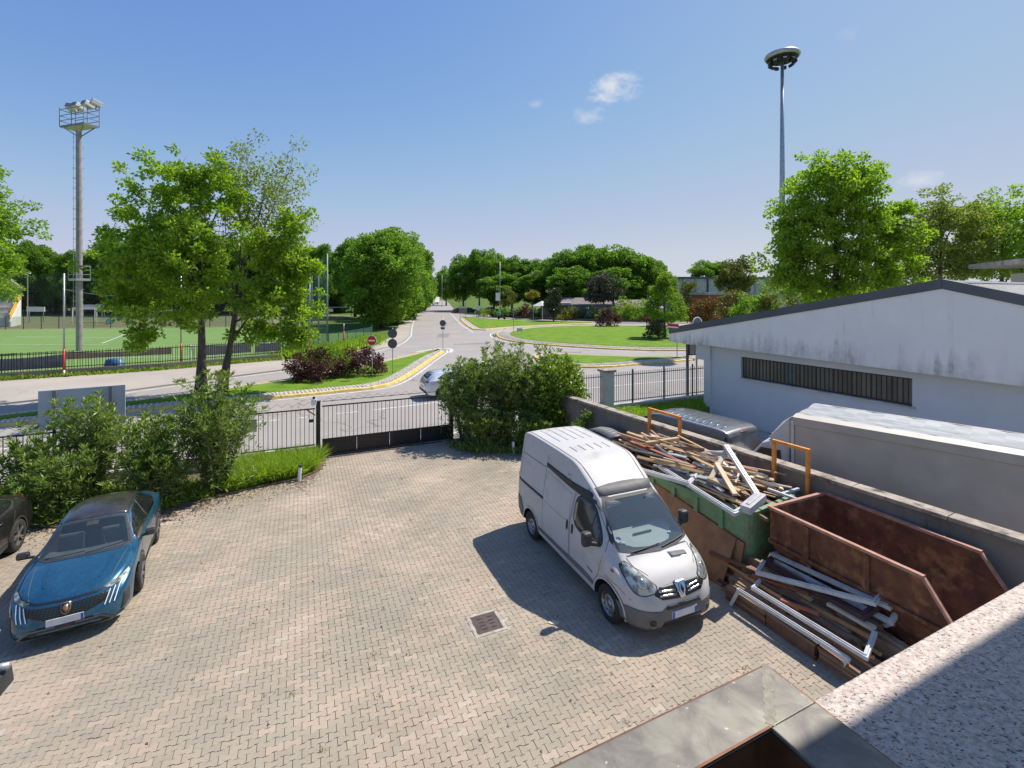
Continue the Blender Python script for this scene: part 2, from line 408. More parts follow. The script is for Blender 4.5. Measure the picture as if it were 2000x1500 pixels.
# ------------------------------------------------------------------ helpers
def link(o, parent=None):
    COL.objects.link(o)
    if parent is not None: o.parent = parent
    return o
def tag(o, label=None, cat=None, group=None, kind=None):
    if label: o['label'] = label
    if cat: o['category'] = cat
    if group: o['group'] = group
    if kind: o['kind'] = kind
    return o
def thing(name, label, cat, loc=(0, 0, 0), rz=0, group=None):
    o = bpy.data.objects.new(name, None); o.empty_display_size = .2
    COL.objects.link(o); o.location = loc; o.rotation_euler = (0, 0, rz)
    return tag(o, label, cat, group)
class MB:
    """collects faces of one mesh"""
    def __init__(s): s.v = []; s.f = []; s.mi = []; s.cur = 0
    def mesh_add(s, vs, fs):
        o = len(s.v); s.v += [tuple(p) for p in vs]
        for f in fs: s.f.append([i+o for i in f]); s.mi.append(s.cur)
        return s
    def box(s, c, size, rz=0, mat=None):
        hx, hy, hz = size[0]/2, size[1]/2, size[2]/2
        ps = [Vector((x, y, z)) for z in (-hz, hz) for y in (-hy, hy) for x in (-hx, hx)]
        if mat is not None: ps = [mat @ p for p in ps]
        elif rz: ps = [Matrix.Rotation(rz, 3, 'Z') @ p for p in ps]
        ps = [p + Vector(c) for p in ps]
        return s.mesh_add(ps, [(0, 2, 3, 1), (4, 5, 7, 6), (0, 1, 5, 4), (2, 6, 7, 3), (0, 4, 6, 2), (1, 3, 7, 5)])
    def bar(s, p0, p1, w, h=None, roll=0):
        p0, p1 = Vector(p0), Vector(p1); d = p1-p0; L = d.length
        q = d.to_track_quat('X', 'Z').to_matrix()
        if roll: q = q @ Matrix.Rotation(roll, 3, 'X')
        return s.box((p0+p1)/2, (L, w, h or w), mat=q)
    def tube(s, pts, rad, seg=6, cap=True):
        pts = [Vector(p) for p in pts]
        if isinstance(rad, (int, float)): rad = [rad]*len(pts)
        vs = []; up = None
        for i, p in enumerate(pts):
            d = (pts[min(i+1, len(pts)-1)]-pts[max(i-1, 0)])
            if d.length < 1e-9: d = Vector((0, 0, 1))
            d.normalize()
            if up is None: up = d.orthogonal().normalized()
            else:
                up = up - d*up.dot(d)
                up = up.normalized() if up.length > 1e-6 else d.orthogonal().normalized()
            sd = d.cross(up)
            for k in range(seg):
                a = 2*math.pi*k/seg
                vs.append(p+(up*math.cos(a)+sd*math.sin(a))*rad[i])
        fs = []
        for i in range(len(pts)-1):
            for k in range(seg):
                a, b = i*seg+k, i*seg+(k+1) % seg
                fs.append((a, b, b+seg, a+seg))
        if cap:
            fs.append(tuple(range(seg-1, -1, -1))); n0 = (len(pts)-1)*seg
            fs.append(tuple(range(n0, n0+seg)))
        return s.mesh_add(vs, fs)
    def prism(s, poly, z0, z1, top=True, bottom=True):
        n = len(poly)
        ar = sum(poly[i][0]*poly[(i+1) % n][1]-poly[(i+1) % n][0]*poly[i][1] for i in range(n))
        if ar < 0: poly = poly[::-1]
        vs = [(p[0], p[1], z0) for p in poly]+[(p[0], p[1], z1) for p in poly]
        fs = [(i, (i+1) % n, n+(i+1) % n, n+i) for i in range(n)]
        if top: fs.append(tuple(range(n, 2*n)))
        if bottom: fs.append(tuple(range(n-1, -1, -1)))
        return s.mesh_add(vs, fs)
    def sheet(s, poly, z):
        n = len(poly)
        ar = sum(poly[i][0]*poly[(i+1) % n][1]-poly[(i+1) % n][0]*poly[i][1] for i in range(n))
        if ar < 0: poly = poly[::-1]
        return s.mesh_add([(p[0], p[1], z) for p in poly], [tuple(range(n))])
    def lathe(s, prof, seg=16, origin=(0, 0, 0), axis='Z', close=True):
        vs = []
        for (r, h) in prof:
            for k in range(seg):
                a = 2*math.pi*k/seg
                p = (r*math.cos(a), r*math.sin(a), h)
                if axis == 'Y': p = (p[0], p[2], -p[1])
                if axis == 'X': p = (p[2], p[0], p[1])
                vs.append((p[0]+origin[0], p[1]+origin[1], p[2]+origin[2]))
        fs = []
        for i in range(len(prof)-1):
            for k in range(seg):
                a, b = i*seg+k, i*seg+(k+1) % seg
                fs.append((a, b, b+seg, a+seg))
        if close:
            fs.append(tuple(range(seg-1, -1, -1))); n0 = (len(prof)-1)*seg
            fs.append(tuple(range(n0, n0+seg)))
        return s.mesh_add(vs, fs)
    def build(s, name, mats, parent=None, smooth=False, bevel=0):
        me = bpy.data.meshes.new(name); me.from_pydata(s.v, [], s.f); me.update()
        if isinstance(mats, str): mats = [mats]
        for mm in mats: me.materials.append(MATS[mm])
        if len(mats) > 1: me.polygons.foreach_set('material_index', s.mi)
        if smooth: me.polygons.foreach_set('use_smooth', [True]*len(me.polygons))
        o = bpy.data.objects.new(name, me); link(o, parent)
        if bevel:
            b = o.modifiers.new("bevel", 'BEVEL'); b.width = bevel; b.segments = 2; b.limit_method = 'ANGLE'; b.angle_limit = R(40)
        return o
def copy_tree(o, parent=None):
    c = o.copy(); COL.objects.link(c); c.parent = parent
    for ch in list(o.children): copy_tree(ch, c)
    return c
def npmesh(name, V, F4, mat, parent=None, tone=None, smooth=False):
    """fast mesh of quads (or tris) from numpy arrays"""
    me = bpy.data.meshes.new(name)
    k = F4.shape[1]
    me.vertices.add(len(V)); me.vertices.foreach_set('co', V.astype(np.float32).ravel())
    me.loops.add(F4.size); me.loops.foreach_set('vertex_index', F4.astype(np.int32).ravel())
    me.polygons.add(len(F4)); me.polygons.foreach_set('loop_start', np.arange(0, F4.size, k, dtype=np.int32))
    me.update(calc_edges=True)
    me.materials.append(MATS[mat])
    me.polygons.foreach_set('use_smooth', np.full(len(F4), smooth, dtype=bool))
    o = bpy.data.objects.new(name, me); link(o, parent)
    return o
def inpoly(x, y, poly):
    c = False; n = len(poly); j = n-1
    for i in range(n):
        xi, yi = poly[i]; xj, yj = poly[j]
        if (yi > y) != (yj > y) and x < (xj-xi)*(y-yi)/(yj-yi)+xi: c = not c
        j = i
    return c
def offset_poly(poly, d):
    """inward offset of a counter-clockwise polygon"""
    n = len(poly); out = []
    for i in range(n):
        p0, p1, p2 = (Vector(poly[(i+k) % n]) for k in (-1, 0, 1))
        a = (p1-p0).normalized(); b = (p2-p1).normalized()
        na, nb = Vector((-a.y, a.x)), Vector((-b.y, b.x))
        m = na+nb
        m = m/max(.35, 1+na.dot(nb)) if m.length > 1e-6 else na
        out.append(tuple(p1+m*d))
    return out
def auto_offset(poly, d):
    """inward offset that never crosses the middle of a narrow part"""
    n = len(poly); unit = offset_poly(poly, 1.0); out = []
    for i in range(n):
        p = Vector(poly[i]); q = (Vector(unit[i])-p); L = q.length; q = q/L if L > 1e-6 else Vector((0, 1)); best = 1e9
        for k in range(n):
            a, b = Vector(poly[k]), Vector(poly[(k+1) % n])
            if k == i or (k+1) % n == i: continue
            e = b-a; den = q.x*e.y-q.y*e.x
            if abs(den) < 1e-9: continue
            w = a-p; t = (w.x*e.y-w.y*e.x)/den; u = (w.x*q.y-w.y*q.x)/den
            if t > 1e-4 and -.02 <= u <= 1.02: best = min(best, t)
        out.append(tuple(p+q*min(d*min(L, 1.6), best*.36)))
    return out
def resample(poly, step, closed=True):
    pts = []; n = len(poly)
    for i in range(n if closed else n-1):
        a, b = Vector(poly[i]), Vector(poly[(i+1) % n]); k = max(1, round((b-a).length/step))
        for j in range(k): pts.append(tuple(a+(b-a)*j/k))
    if not closed: pts.append(tuple(poly[-1]))
    return pts
def smooth_poly(poly, it=2, closed=True):
    for _ in range(it):
        out = []; n = len(poly)
        if not closed: out.append(poly[0])
        for i in range(n if closed else n-1):
            a, b = Vector(poly[i]), Vector(poly[(i+1) % n])
            out += [tuple(a*.75+b*.25), tuple(a*.25+b*.75)]
        if not closed: out.append(poly[-1])
        poly = out
    return poly
def strip(pts, w, z):
    """flat ribbon along a polyline"""
    mb = MB(); L = []
    pts = [Vector(p) for p in pts]
    for i, p in enumerate(pts):
        d = (pts[min(i+1, len(pts)-1)]-pts[max(i-1, 0)]).normalized(); nn = Vector((-d.y, d.x))
        L.append((p+nn*w/2, p-nn*w/2))
    for i in range(len(L)-1):
        a, b = L[i]; c, d = L[i+1]
        mb.mesh_add([(a.x, a.y, z), (b.x, b.y, z), (d.x, d.y, z), (c.x, c.y, z)], [(0, 1, 2, 3)])
    return mb

# ------------------------------------------------------------------ setting
# axes of the yard: DV runs out from the host building, NV along it
ST0 = Vector((-2.4, 18.8)); STD = Vector((.9143, .4054))         # street front line
def street(t, off=0):                                             # off > 0 : towards the street
    p = ST0+STD*t+Vector((-STD.y, STD.x))*off; return (p.x, p.y)
WL0 = Vector((8.13, 7.64)); WLD = Vector((-.4988, .8667)); WLN = Vector((.8667, .4988))   # boundary wall
def wallp(s, off=0):
    p = WL0+WLD*s+WLN*off; return (p.x, p.y)

tag(MB().sheet([(-900, -60), (900, -60), (900, 1800), (-900, 1800)], -.03).build('ground', 'rough_grass'), kind='structure')
road = [(-66, -9.4), street(70), (64, 88), (30, 88.5), (17, 89), (8, 94.5), (0, 101.5), (-6.5, 113), (-9.5, 130), (-20, 165), (-45, 330),
        (-62, 330), (-35.8, 181.7), (-26.5, 129.8), (-16.6, 78), (-13.6, 63), (-12.75, 56), (-12.6, 51.4), (-14.15, 44.3), (-16.4, 36.1), (-19.1, 32.65),
        (-22.46, 27.96), (-26.24, 24.67), (-45, 11), (-66, -2)]
tag(MB().sheet(road, 0).build('road', 'asphalt'), kind='structure')
side = [(-66, -2), (-45, 11), (-26.24, 24.67), (-22.46, 27.96), (-19.1, 32.65), (-16.4, 36.1), (-14.15, 44.3), (-12.6, 51.4), (-12.75, 56), (-13.6, 63), (-16.6, 78),
        (-26.5, 129.8), (-29, 129.8), (-18.5, 78), (-15.6, 63), (-14.8, 55), (-15.2, 47), (-19.3, 40.9), (-25.8, 35.3), (-33.1, 31.2), (-52, 18), (-70, 5)]
tag(MB().prism(side, -.02, .09, bottom=False).build('footpath', 'pavement'), kind='structure')
far_side = [(64, 88.1), (30, 88.6), (17, 89.1), (8, 94.6), (0, 101.6), (-6.5, 113), (-9.5, 130), (-8, 130), (-4.8, 114), (1, 103.2), (9, 96.2), (17.5, 90.9), (30, 90.2), (64, 89.8)]
tag(MB().prism(far_side, -.02, .12, bottom=False).build('far_pavement', 'pavement'), kind='structure')
# sports ground
pit = [(-34.5, 31.6), (-26.2, 35.9), (-19.9, 41.4), (-18.9, 47), (-36.5, 80), (-120, 66), (-120, -8)]
tag(MB().sheet(pit, .015).build('football_pitch', 'pitch_turf'), kind='structure')
tag(MB().sheet([(-36.5, 80.2), (-120, 66.2), (-160, 95), (-160, 140), (-36, 118)], .01).build('training_field', 'dry_field'), kind='structure')
pl = [([(-46.0, 54.0), (-57.2, 73.5)], .16), ([(-62, 53.3), (-44, 52.5)], .13), ([(-64, 62), (-50, 60.5)], .13), ([(-110, 68.2), (-38, 79.2)], .14),
      ([(-64, 38), (-26, 43.5)], .13), ([(-21.4, 43.2), (-33.8, 66.5)], .14)]
for pts, w in pl: tag(strip(pts, w, .025).build('pitch_line', 'paint_white'), kind='structure')

# neighbour's lane and grass
nb = [wallp(-9, .11), wallp(13.4, .11), street(15.6, -.2), (24, 30), (24, 2), (12, -2)]
tag(MB().sheet([wallp(-9, .11), wallp(9.6, .11), (9.3, 21.9), (15.6, 11), (18, 1), (13, -2)], .004).build('neighbour_lane', 'lane_bounce'), kind='structure')
tag(MB().prism([wallp(10.2, .11), wallp(14.6, .11), street(4.2, -.13), street(14, -.13), (9.5, 22.6)], -.02, .48, bottom=False).build('neighbour_lawn', 'lawn'), kind='structure')

# ------------------------------------------------------------------ road islands
def island(name, outer, grass='lawn', cob=.75, kerb_rng=None, ks=1.0, cobrange=None):
    """outer: counter-clockwise outline of the kerb; kerb stones, a cobbled band, then turf"""
    outer = [tuple(p) for p in outer]
    inner = auto_offset(outer, .30); turf = auto_offset(outer, .30+cob)
    g = MB(); n = len(turf)
    t2 = [tuple(Vector(p)*.9+Vector(q)*.1) for p, q in zip(turf, auto_offset(outer, .9+cob))]
    cx = sum(p[0] for p in turf)/n; cy = sum(p[1] for p in turf)/n
    g.mesh_add([(p[0], p[1], .17) for p in turf]+[(p[0], p[1], .215) for p in t2],
               [(i, (i+1) % n, n+(i+1) % n, n+i) for i in range(n)]+[tuple(range(n, 2*n))])
    root = g.build(name, grass); tag(root, kind='structure')
    b = MB()
    b.mesh_add([(p[0], p[1], .12) for p in inner]+[(p[0], p[1], .16) for p in turf], [(i, (i+1) % n, n+(i+1) % n, n+i) for i in range(n)])
    b.build('cobble_bed', 'mortar', root)
    # kerb stones
    pts = resample(outer, ks)
    m = len(pts)
    for i in range(m):
        a, c = Vector(pts[i]), Vector(pts[(i+1) % m])
        if kerb_rng and not kerb_rng((a+c)/2): continue
        d = (c-a); L = d.length
        if L < .05: continue
        d.normalize(); nn = Vector((-d.y, d.x)); a2, c2 = a+d*.012, c-d*.012
        o1, o2 = a2, c2; i1, i2 = a2+nn*.30, c2+nn*.30
        hh = .135+random.uniform(-.012, .012)
        k = MB().mesh_add([(o1.x, o1.y, -.02), (o2.x, o2.y, -.02), (i2.x, i2.y, -.02), (i1.x, i1.y, -.02),
                           (o1.x+nn.x*.05, o1.y+nn.y*.05, hh-.02), (o2.x+nn.x*.05, o2.y+nn.y*.05, hh-.02), (i2.x, i2.y, hh), (i1.x, i1.y, hh)],
                          [(0, 1, 5, 4), (1, 2, 6, 5), (2, 3, 7, 6), (3, 0, 4, 7), (4, 5, 6, 7)])
        k.build('kerb_stone', 'kerb_yellow', root)
    # cobbles
    if cob > .2:
        V = []; Fq = []
        cp = resample(outer, .21)
        mm = len(cp)
        for i in range(mm):
            a, c = Vector(cp[i]), Vector(cp[(i+1) % mm])
            if cobrange and not cobrange(a): continue
            d = (c-a).normalized(); nn = Vector((-d.y, d.x))
            k = 0.40
            while k < .30+cob-.04:
                ctr = a+nn*(k+random.uniform(-.03, .03))+d*random.uniform(-.03, .05)
                r = random.uniform(.07, .105); z = .145+random.uniform(0, .02); o = len(V); ph = random.random()*6
                for q in range(6):
                    an = ph+q*math.pi/3; V.append((ctr.x+r*math.cos(an), ctr.y+r*.85*math.sin(an), z-.03))
                for q in range(6):
                    an = ph+q*math.pi/3; V.append((ctr.x+.6*r*math.cos(an), ctr.y+.5*r*math.sin(an), z+.03))
                for q in range(6): Fq.append((o+q, o+(q+1) % 6, o+6+(q+1) % 6, o+6+q))
                Fq.append((o+6, o+7, o+8, o+9)); Fq.append((o+6, o+9, o+10, o+11))
                k += .205
        if V:
            co = npmesh('cobbles', np.array(V), np.array(Fq), 'cobble', root); tag(co, kind='stuff')
    return root
A_near = [(-60, -3.2), (-40, 7.6), (-27, 16.6), (-21.5, 20.9), (-18.6, 22.9), (-14.2, 25.3), (-12.0, 26.45), (-9.5, 27.9), (-7.9, 28.9), (-7.2, 30.6), (-6.9, 35), (-6.75, 41), (-6.5, 46)]
A_far = [(-6.75, 47.6), (-7.5, 47.9), (-9.35, 43.9), (-11.0, 39.4), (-14.5, 31.9), (-16.5, 29.5), (-18.4, 27.3), (-20.4, 25.2), (-23.2, 23.0), (-28, 18.8), (-40, 9.3), (-60, -2.2)]
A = smooth_poly(A_near, 1, False)+smooth_poly(A_far, 1, False)
island('traffic_island', A, kerb_rng=lambda p: -27 < p.x, cobrange=lambda p: -25 < p.x and (p.y < 30 or p.x > -8.5), cob=.8)
Bv = [(-2.4, 64.1), (-1.0, 57.4), (2.25, 52.9), (7.9, 49.2), (13, 47.1), (19, 47.2), (27, 50), (33, 57), (35, 66), (32, 76), (25, 81.5), (15, 82), (6.5, 80.4), (1.0, 75.5), (-1.8, 69)]
island('roundabout', smooth_poly(Bv, 2), kerb_rng=lambda p: p.x < 22 and p.y < 72, cobrange=lambda p: p.x < 21 and p.y < 69, cob=1.6, ks=1.1)
Cv = [(1.6, 44.2), (2.2, 40.5), (4.6, 36.6), (7, 36.6), (9.8, 37.9), (14.6, 40.1), (16.4, 41.3), (15.4, 42.2), (9.5, 43.0), (4, 44.9)]
island('splitter_island', smooth_poly(Cv, 1), kerb_rng=lambda p: True, cobrange=lambda p: p.y < 42, cob=1.0)
Dv = [(-5.3, 70.4), (0, 77.3), (8.9, 83.6), (16.8, 87.2), (14.5, 90.2), (6, 93.2), (0, 98), (-4.3, 100), (-11.3, 110.5), (-12.3, 109), (-8.2, 84)]
island('verge_island', smooth_poly(Dv, 1), kerb_rng=lambda p: p.y < 100, cobrange=lambda p: False, cob=.9, ks=1.2)
# painted markings
def line(pts, w=.13, closed=False): tag(strip(pts, w, .005).build('road_marking', 'paint_white'), kind='structure')
line(offset_poly(A, -.32)[:len(A)//2+4], .14)
line([(-66, -1.2), (-45, 11.6), (-26.0, 24.95-.5), (-22.1, 28.0-.4), (-18.7, 32.5), (-16.0, 36.0), (-13.75, 44.3), (-12.25, 51.4), (-12.4, 56), (-13.2, 63), (-16.2, 78), (-26, 129.8)], .15)
line([(-5.5, 68.5), (-8.8, 84), (-12.9, 108), (-20, 150)], .16); line([(-5.5, 68.6), (0, 75.6), (8.9, 82.2)], .14)
line(smooth_poly([(-.2, 77), (-2.6, 70), (-3.1, 64), (-1.6, 56.9), (1.9, 52.1), (7.7, 48.4), (13, 46.3)], 2, False), .15)
for a, b in (((-11.5, 21.38), (-10.5, 21.82)), ((-9.8, 22.15), (-9.4, 22.35)), ((-8.4, 22.9), (-7.45, 23.3)), ((-6.85, 23.6), (-3.8, 25.3)), ((4.0, 28.7), (13.2, 32.65)), ((-15.2, 19.6), (-13.4, 20.5)), ((14.5, 33.2), (30, 40)), ((-20, 17.2), (-18, 18.2))):
    line([a, b], .12)
line([street(-16, .9), street(16, .9)], .11)
line(smooth_poly([(-9.2, 46.5), (-7.4, 49.6), (-6.0, 48.8), (-5.9, 46)], 2, False), .35)

asphalt('asphalt_patch', (.20, .188, .178), (.25, .234, .222))
for pts in ([(-9.6, 61), (-8.2, 61.5), (-8.6, 67), (-10.1, 66.6)], [(-6.4, 52.5), (-3.0, 53.6), (-3.2, 54.6), (-6.6, 53.5)], [(-14.5, 21.6), (-11.6, 22.9), (-11.9, 23.6), (-14.8, 22.3)], [(-1.5, 27.4), (1.5, 28.7), (1.2, 29.4), (-1.8, 28.1)], [(-12, 80), (-10.9, 80), (-12.4, 92), (-13.5, 92)], [(3, 46.6), (6.5, 45.6), (6.7, 46.3), (3.2, 47.3)]):
    tag(MB().sheet(pts, .004).build('road_patch', 'asphalt_patch'), kind='structure')
# ------------------------------------------------------------------ yard
yard = [(-15.5, 3.8), (-15.5, 10.9), (-12.6, 11.75), (-10.3, 11.75), (-9.2, 12.4), (-8.3, 13.45), (-7.6, 14.1), (-6.55, 14.75), (-6.2, 15.6), (-6.45, 16.85), (-2.35, 18.7), (-2.3, 18.1),
        (-1.2, 17.35), (0.7, 17.3), (2.2, 17.25), wallp(10.9, -.12), wallp(-3.6, -.12), (9.4, 3.8)]
tag(MB().sheet([(-17, -1), (-17, 10.8)]+yard[1:-1]+[(9.9, 4), (11.5, -1)], .0).build('yard', 'joint_sand'), kind='structure')
yard_obj = bpy.data.objects['yard']
bed = [(-17, 10.2), (-15.5, 10.9), (-12.6, 11.75), (-10.3, 11.75), (-9.2, 12.4), (-8.3, 13.45), (-7.6, 14.1), (-6.55, 14.75), (-6.2, 15.6), (-6.45, 16.85), street(-19, -.05)]
tag(MB().prism(bed, -.02, .06, bottom=False).build('planting_bed', 'soil'), kind='structure')
bed2 = [(-2.35, 18.75), (-2.3, 18.1), (-1.2, 17.35), (0.7, 17.3), (2.2, 17.25), wallp(10.95, -.12), wallp(14.4, -.12)]
tag(MB().prism(bed2, -.02, .06, bottom=False).build('corner_bed', 'soil'), kind='structure')
# interlocking pavers: wavy long sides, half-bond rows along the host building
PL, PW, GAP, AMP = .210, .105, .004, .0125
NV = Vector((.9165, .400)); DV2 = Vector((-.400, .9165))
CUTS = (.22, .36, .64, .78)
def wave(u):
    if u <= CUTS[0] or u >= CUTS[3]: return AMP
    if u < CUTS[1]: return AMP*(1-2*(u-CUTS[0])/(CUTS[1]-CUTS[0]))
    if u <= CUTS[2]: return -AMP
    return AMP*(-1+2*(u-CUTS[2])/(CUTS[3]-CUTS[2]))
def paver_outline():
    g = GAP/PL
    us = [g/2, *CUTS, 1-g/2]
    lo = [(u*PL, GAP/2-wave(u)) for u in us]
    hi = [(u*PL, PW-GAP/2+wave(u)) for u in us]
    return lo+hi[::-1]
OUT = [paver_outline()]*2
TH = .022
# drain cover position (kept free of pavers)
DRAIN_C = Vector((-.452, 8.40)); DRAIN_A = R(-10)
recs = []
u0, u1, v0, v1 = -22, 16, -4, 22
rows = range(int(v0/PW), int(v1/PW)); colsN = range(int(u0/PL), int(u1/PL))
for r_ in rows:
    off = .5 if r_ % 2 else 0.0
    for c_ in colsN:
        bu, bv = (c_+off)*PL, r_*PW
        P = NV*(bu+PL/2)+DV2*(bv+PW/2)
        if P.y < 4.6 or P.y > 19 or abs(P.x) > 1.064*P.y+2.2: continue
        if not inpoly(P.x, P.y, yard): continue
        q = P-DRAIN_C; ca, sa = math.cos(.41), math.sin(.41)
        if abs(q.x*ca+q.y*sa) < .31 and abs(-q.x*sa+q.y*ca) < .31: continue
        recs.append((P.y+.15*abs(P.x), bu, bv, r_ % 2, P.x, P.y))
def in_view(x, y):
    return y > 5.86+.1 and abs(x) < 1.06*y and not (x > .75*y-.2) 
cand = sorted([r for r in recs if in_view(r[4], r[5])], key=lambda r: r[5])
front = set(id(r) for r in cand[:300])
def tone_at(x, y):
    base_ = .42+.26*math.sin(x*1.7+.6*y)*math.sin(y*1.1-.5*x)+.15*math.sin(3.1*x-2.3*y)
    return max(0, min(1, base_+random.gauss(0, .19)))
NVt = 12
def paver_verts(ol, z, tilt):
    t = [(x, y, z+tilt[0]*(x-PL/2)+tilt[1]*(y-PW/2)) for x, y in ol]
    cx, cy = PL/2, PW/2
    s = [(cx+(x-cx)*1.0, cy+(y-cy)*1.0, z-TH) for x, y in ol]
    t = [(cx+(x-cx)*.984, cy+(y-cy)*.97, zz) for (x, y, zz) in t]
    return s+t
PF = [(i, (i+1) % NVt, NVt+(i+1) % NVt, NVt+i) for i in range(NVt)]
# strips of the top face
TF = [(NVt+i, NVt+i+1, NVt+NVt-2-i, NVt+NVt-1-i) for i in range(5)]
ALLF = np.array(PF+TF)
V = []; tones = []; cnt = 0
for r in recs:
    if id(r) in front: continue
    vv = paver_verts(OUT[r[3]], .024+random.uniform(-.0025, .0025), (random.gauss(0, .007), random.gauss(0, .010)))
    for (x, y, z) in vv:
        p = NV*(r[1]+x)+DV2*(r[2]+y); V.append((p.x, p.y, z))
    tones.append(tone_at(r[4], r[5])); cnt += 1
Vn = np.array(V); Fn = (ALLF[None]+(np.arange(cnt)*2*NVt)[:, None, None]).reshape(-1, 4)
po = npmesh('pavers', Vn, Fn, 'paver', yard_obj)
tag(po, kind='stuff')
at2 = po.data.attributes.new('tone', 'FLOAT', 'POINT'); at2.data.foreach_set('value', np.repeat(np.array(tones, dtype=np.float32), 2*NVt))
protos = {}
for par in (0, 1):
    for t in range(8):
        me = bpy.data.meshes.new('paver'); me.from_pydata(paver_verts(OUT[par], .024, (0, 0)), [], [tuple(f) for f in ALLF]); me.update()
        me.materials.append(MATS['paver'])
        a = me.attributes.new('tone', 'FLOAT', 'POINT'); a.data.foreach_set('value', np.full(2*NVt, (t+.5)/8, dtype=np.float32))
        protos[par, t] = me
ang = math.atan2(NV.y, NV.x)
for r in cand[:300]:
    tn = tone_at(r[4], r[5])
    o = bpy.data.objects.new('paver', protos[r[3], min(7, int(tn*8))]); link(o, yard_obj)
    p = NV*r[1]+DV2*r[2]; o.location = (p.x, p.y, random.uniform(-.0025, .0025)); o.rotation_euler = (random.gauss(0, .012), random.gauss(0, .008), ang)

# drain cover in the yard
M('drain_concrete', (.33, .29, .235), (.44, .40, .335), 9, .9, c3=(.22, .19, .15), s3=7)
dr = thing('drain_cover', 'rusty brown slotted iron drain cover set in the brick paving', 'drain', (DRAIN_C.x, DRAIN_C.y, 0), math.atan2(NV.y, NV.x))
fr = MB()
for sx, sy, cx, cy in ((.58, .06, 0, .26), (.58, .06, 0, -.26), (.06, .46, .26, 0), (.06, .46, -.26, 0)): fr.box((cx, cy, .013), (sx, sy, .03))
fr.build('concrete_frame', 'drain_concrete', dr, bevel=.006)
MB().box((0, 0, .006), (.86, .86, .02)).build('bedding', 'drain_concrete', dr)
MB().box((0, 0, .0105), (.455, .455, .022)).build('cover_plate', 'iron_cover', dr, bevel=.004)
rib = MB(); rib.box((-.175, 0, .0215), (.012, .42, .005)); rib.box((.20, 0, .0215), (.01, .42, .005)); rib.build('rib', 'iron_cover', dr)
for cx in (-.075, .10):
    for k in range(4): MB().box((cx, -.135+.09*k, .0205), (.10, .022, .003)).build('slot', 'cover_hole', dr)
# ------------------------------------------------------------------ street front: gate and railings
STA = math.atan2(STD.y, STD.x)
def bars_between(root, t0, t1, step, z0, z1, w, mat, off=0, name='bar', origin_t=None, tips=False):
    """individual upright bars; root sits at street(origin_t)"""
    mb = MB(); mb.box((0, 0, (z0+z1)/2), (w, w, z1-z0))
    if tips: mb.lathe([(w*.5, z1), (.004, z1+.05)], 4)
    me = None
    n = int((t1-t0)/step)
    for i in range(n+1):
        x = t0+i*(t1-t0)/max(1, n)
        if me is None:
            o = mb.build(name, mat, root); me = o.data
        else:
            o = bpy.data.objects.new(name, me); link(o, root)
        o.location = (x, off, 0)
def zigzag(t0, t1, z, step=.17, h=.11, r=.006):
    mb = MB(); x = t0; k = 0
    pts = []
    while x <= t1+.01: pts.append((x, 0, z+(h if k % 2 else 0))); x += step/1.0; k += 1
    mb.tube(pts, r, 4)
    x = t0+.3
    while x < t1:
        mb.tube([(x-.06, 0, z+.02), (x-.03, 0, z-.05), (x+.02, 0, z-.05), (x+.03, 0, z-.01), (x-.01, 0, z), (x-.02, 0, z-.03)], .005, 4)
        x += .68
    return mb
gx, gy = street(-4.73)
gate = thing('sliding_gate', 'black iron sliding gate with solid lower panels and wire zigzag on top', 'gate', (gx, gy, 0), STA)
GL = 4.66
for k in range(4):
    MB().box((.06+GL*(k+.5)/4, 0, .36), (GL/4-.012, .03, .46)).build('panel', 'iron_black', gate, bevel=.006)
MB().box((GL/2+.06, 0, .095), (GL, .07, .07)).build('bottom_rail', 'iron_black', gate)
MB().box((GL/2+.06, 0, .61), (GL, .05, .04)).build('middle_rail', 'iron_black', gate)
MB().box((GL/2+.06, 0, 1.78), (GL, .045, .04)).build('top_rail', 'iron_black', gate)
MB().box((GL/2+.06, 0, 1.95), (GL, .02, .018)).build('spike_rail', 'iron_black', gate)
bars_between(gate, .12, GL, .14, .62, 1.77, .018, 'iron_black')
zigzag(.1, GL, 1.96).build('zigzag', 'iron_black', gate)
MB().box((GL/2+.06, -.02, .02), (GL+.3, .12, .036)).build('track', 'iron_black', gate)
# posts
def post(name, t, label, h=1.95, s=.14):
    x, y = street(t)
    o = thing(name, label, 'post', (x, y, 0), STA)
    MB().box((0, 0, h/2), (s, s, h)).build('shaft', 'iron_black', o, bevel=.008)
    MB().box((0, 0, h+.012), (s+.03, s+.03, .024)).build('cap', 'iron_black', o)
    return o
p1 = post('gate_post', -4.80, 'black square gate post carrying a white beacon box beside the railings')
MB().box((-.14, -.09, 1.98), (.17, .12, .19)).build('beacon_box', 'sign_white', p1, bevel=.01)
MB().box((-.14, -.09, 2.12), (.09, .09, .09)).build('beacon', 'black_plastic', p1, bevel=.02)
MB().bar((-.1, -.05, 1.5), (-.42, -.02, 1.75), .03).build('brace', 'iron_black', p1)
MB().box((-.22, -.06, 1.32), (.16, .05, .10)).build('lock_box', 'iron_black', p1)
post('gate_post', 0.03, 'black square gate post half hidden by the tall oleander', 1.95)
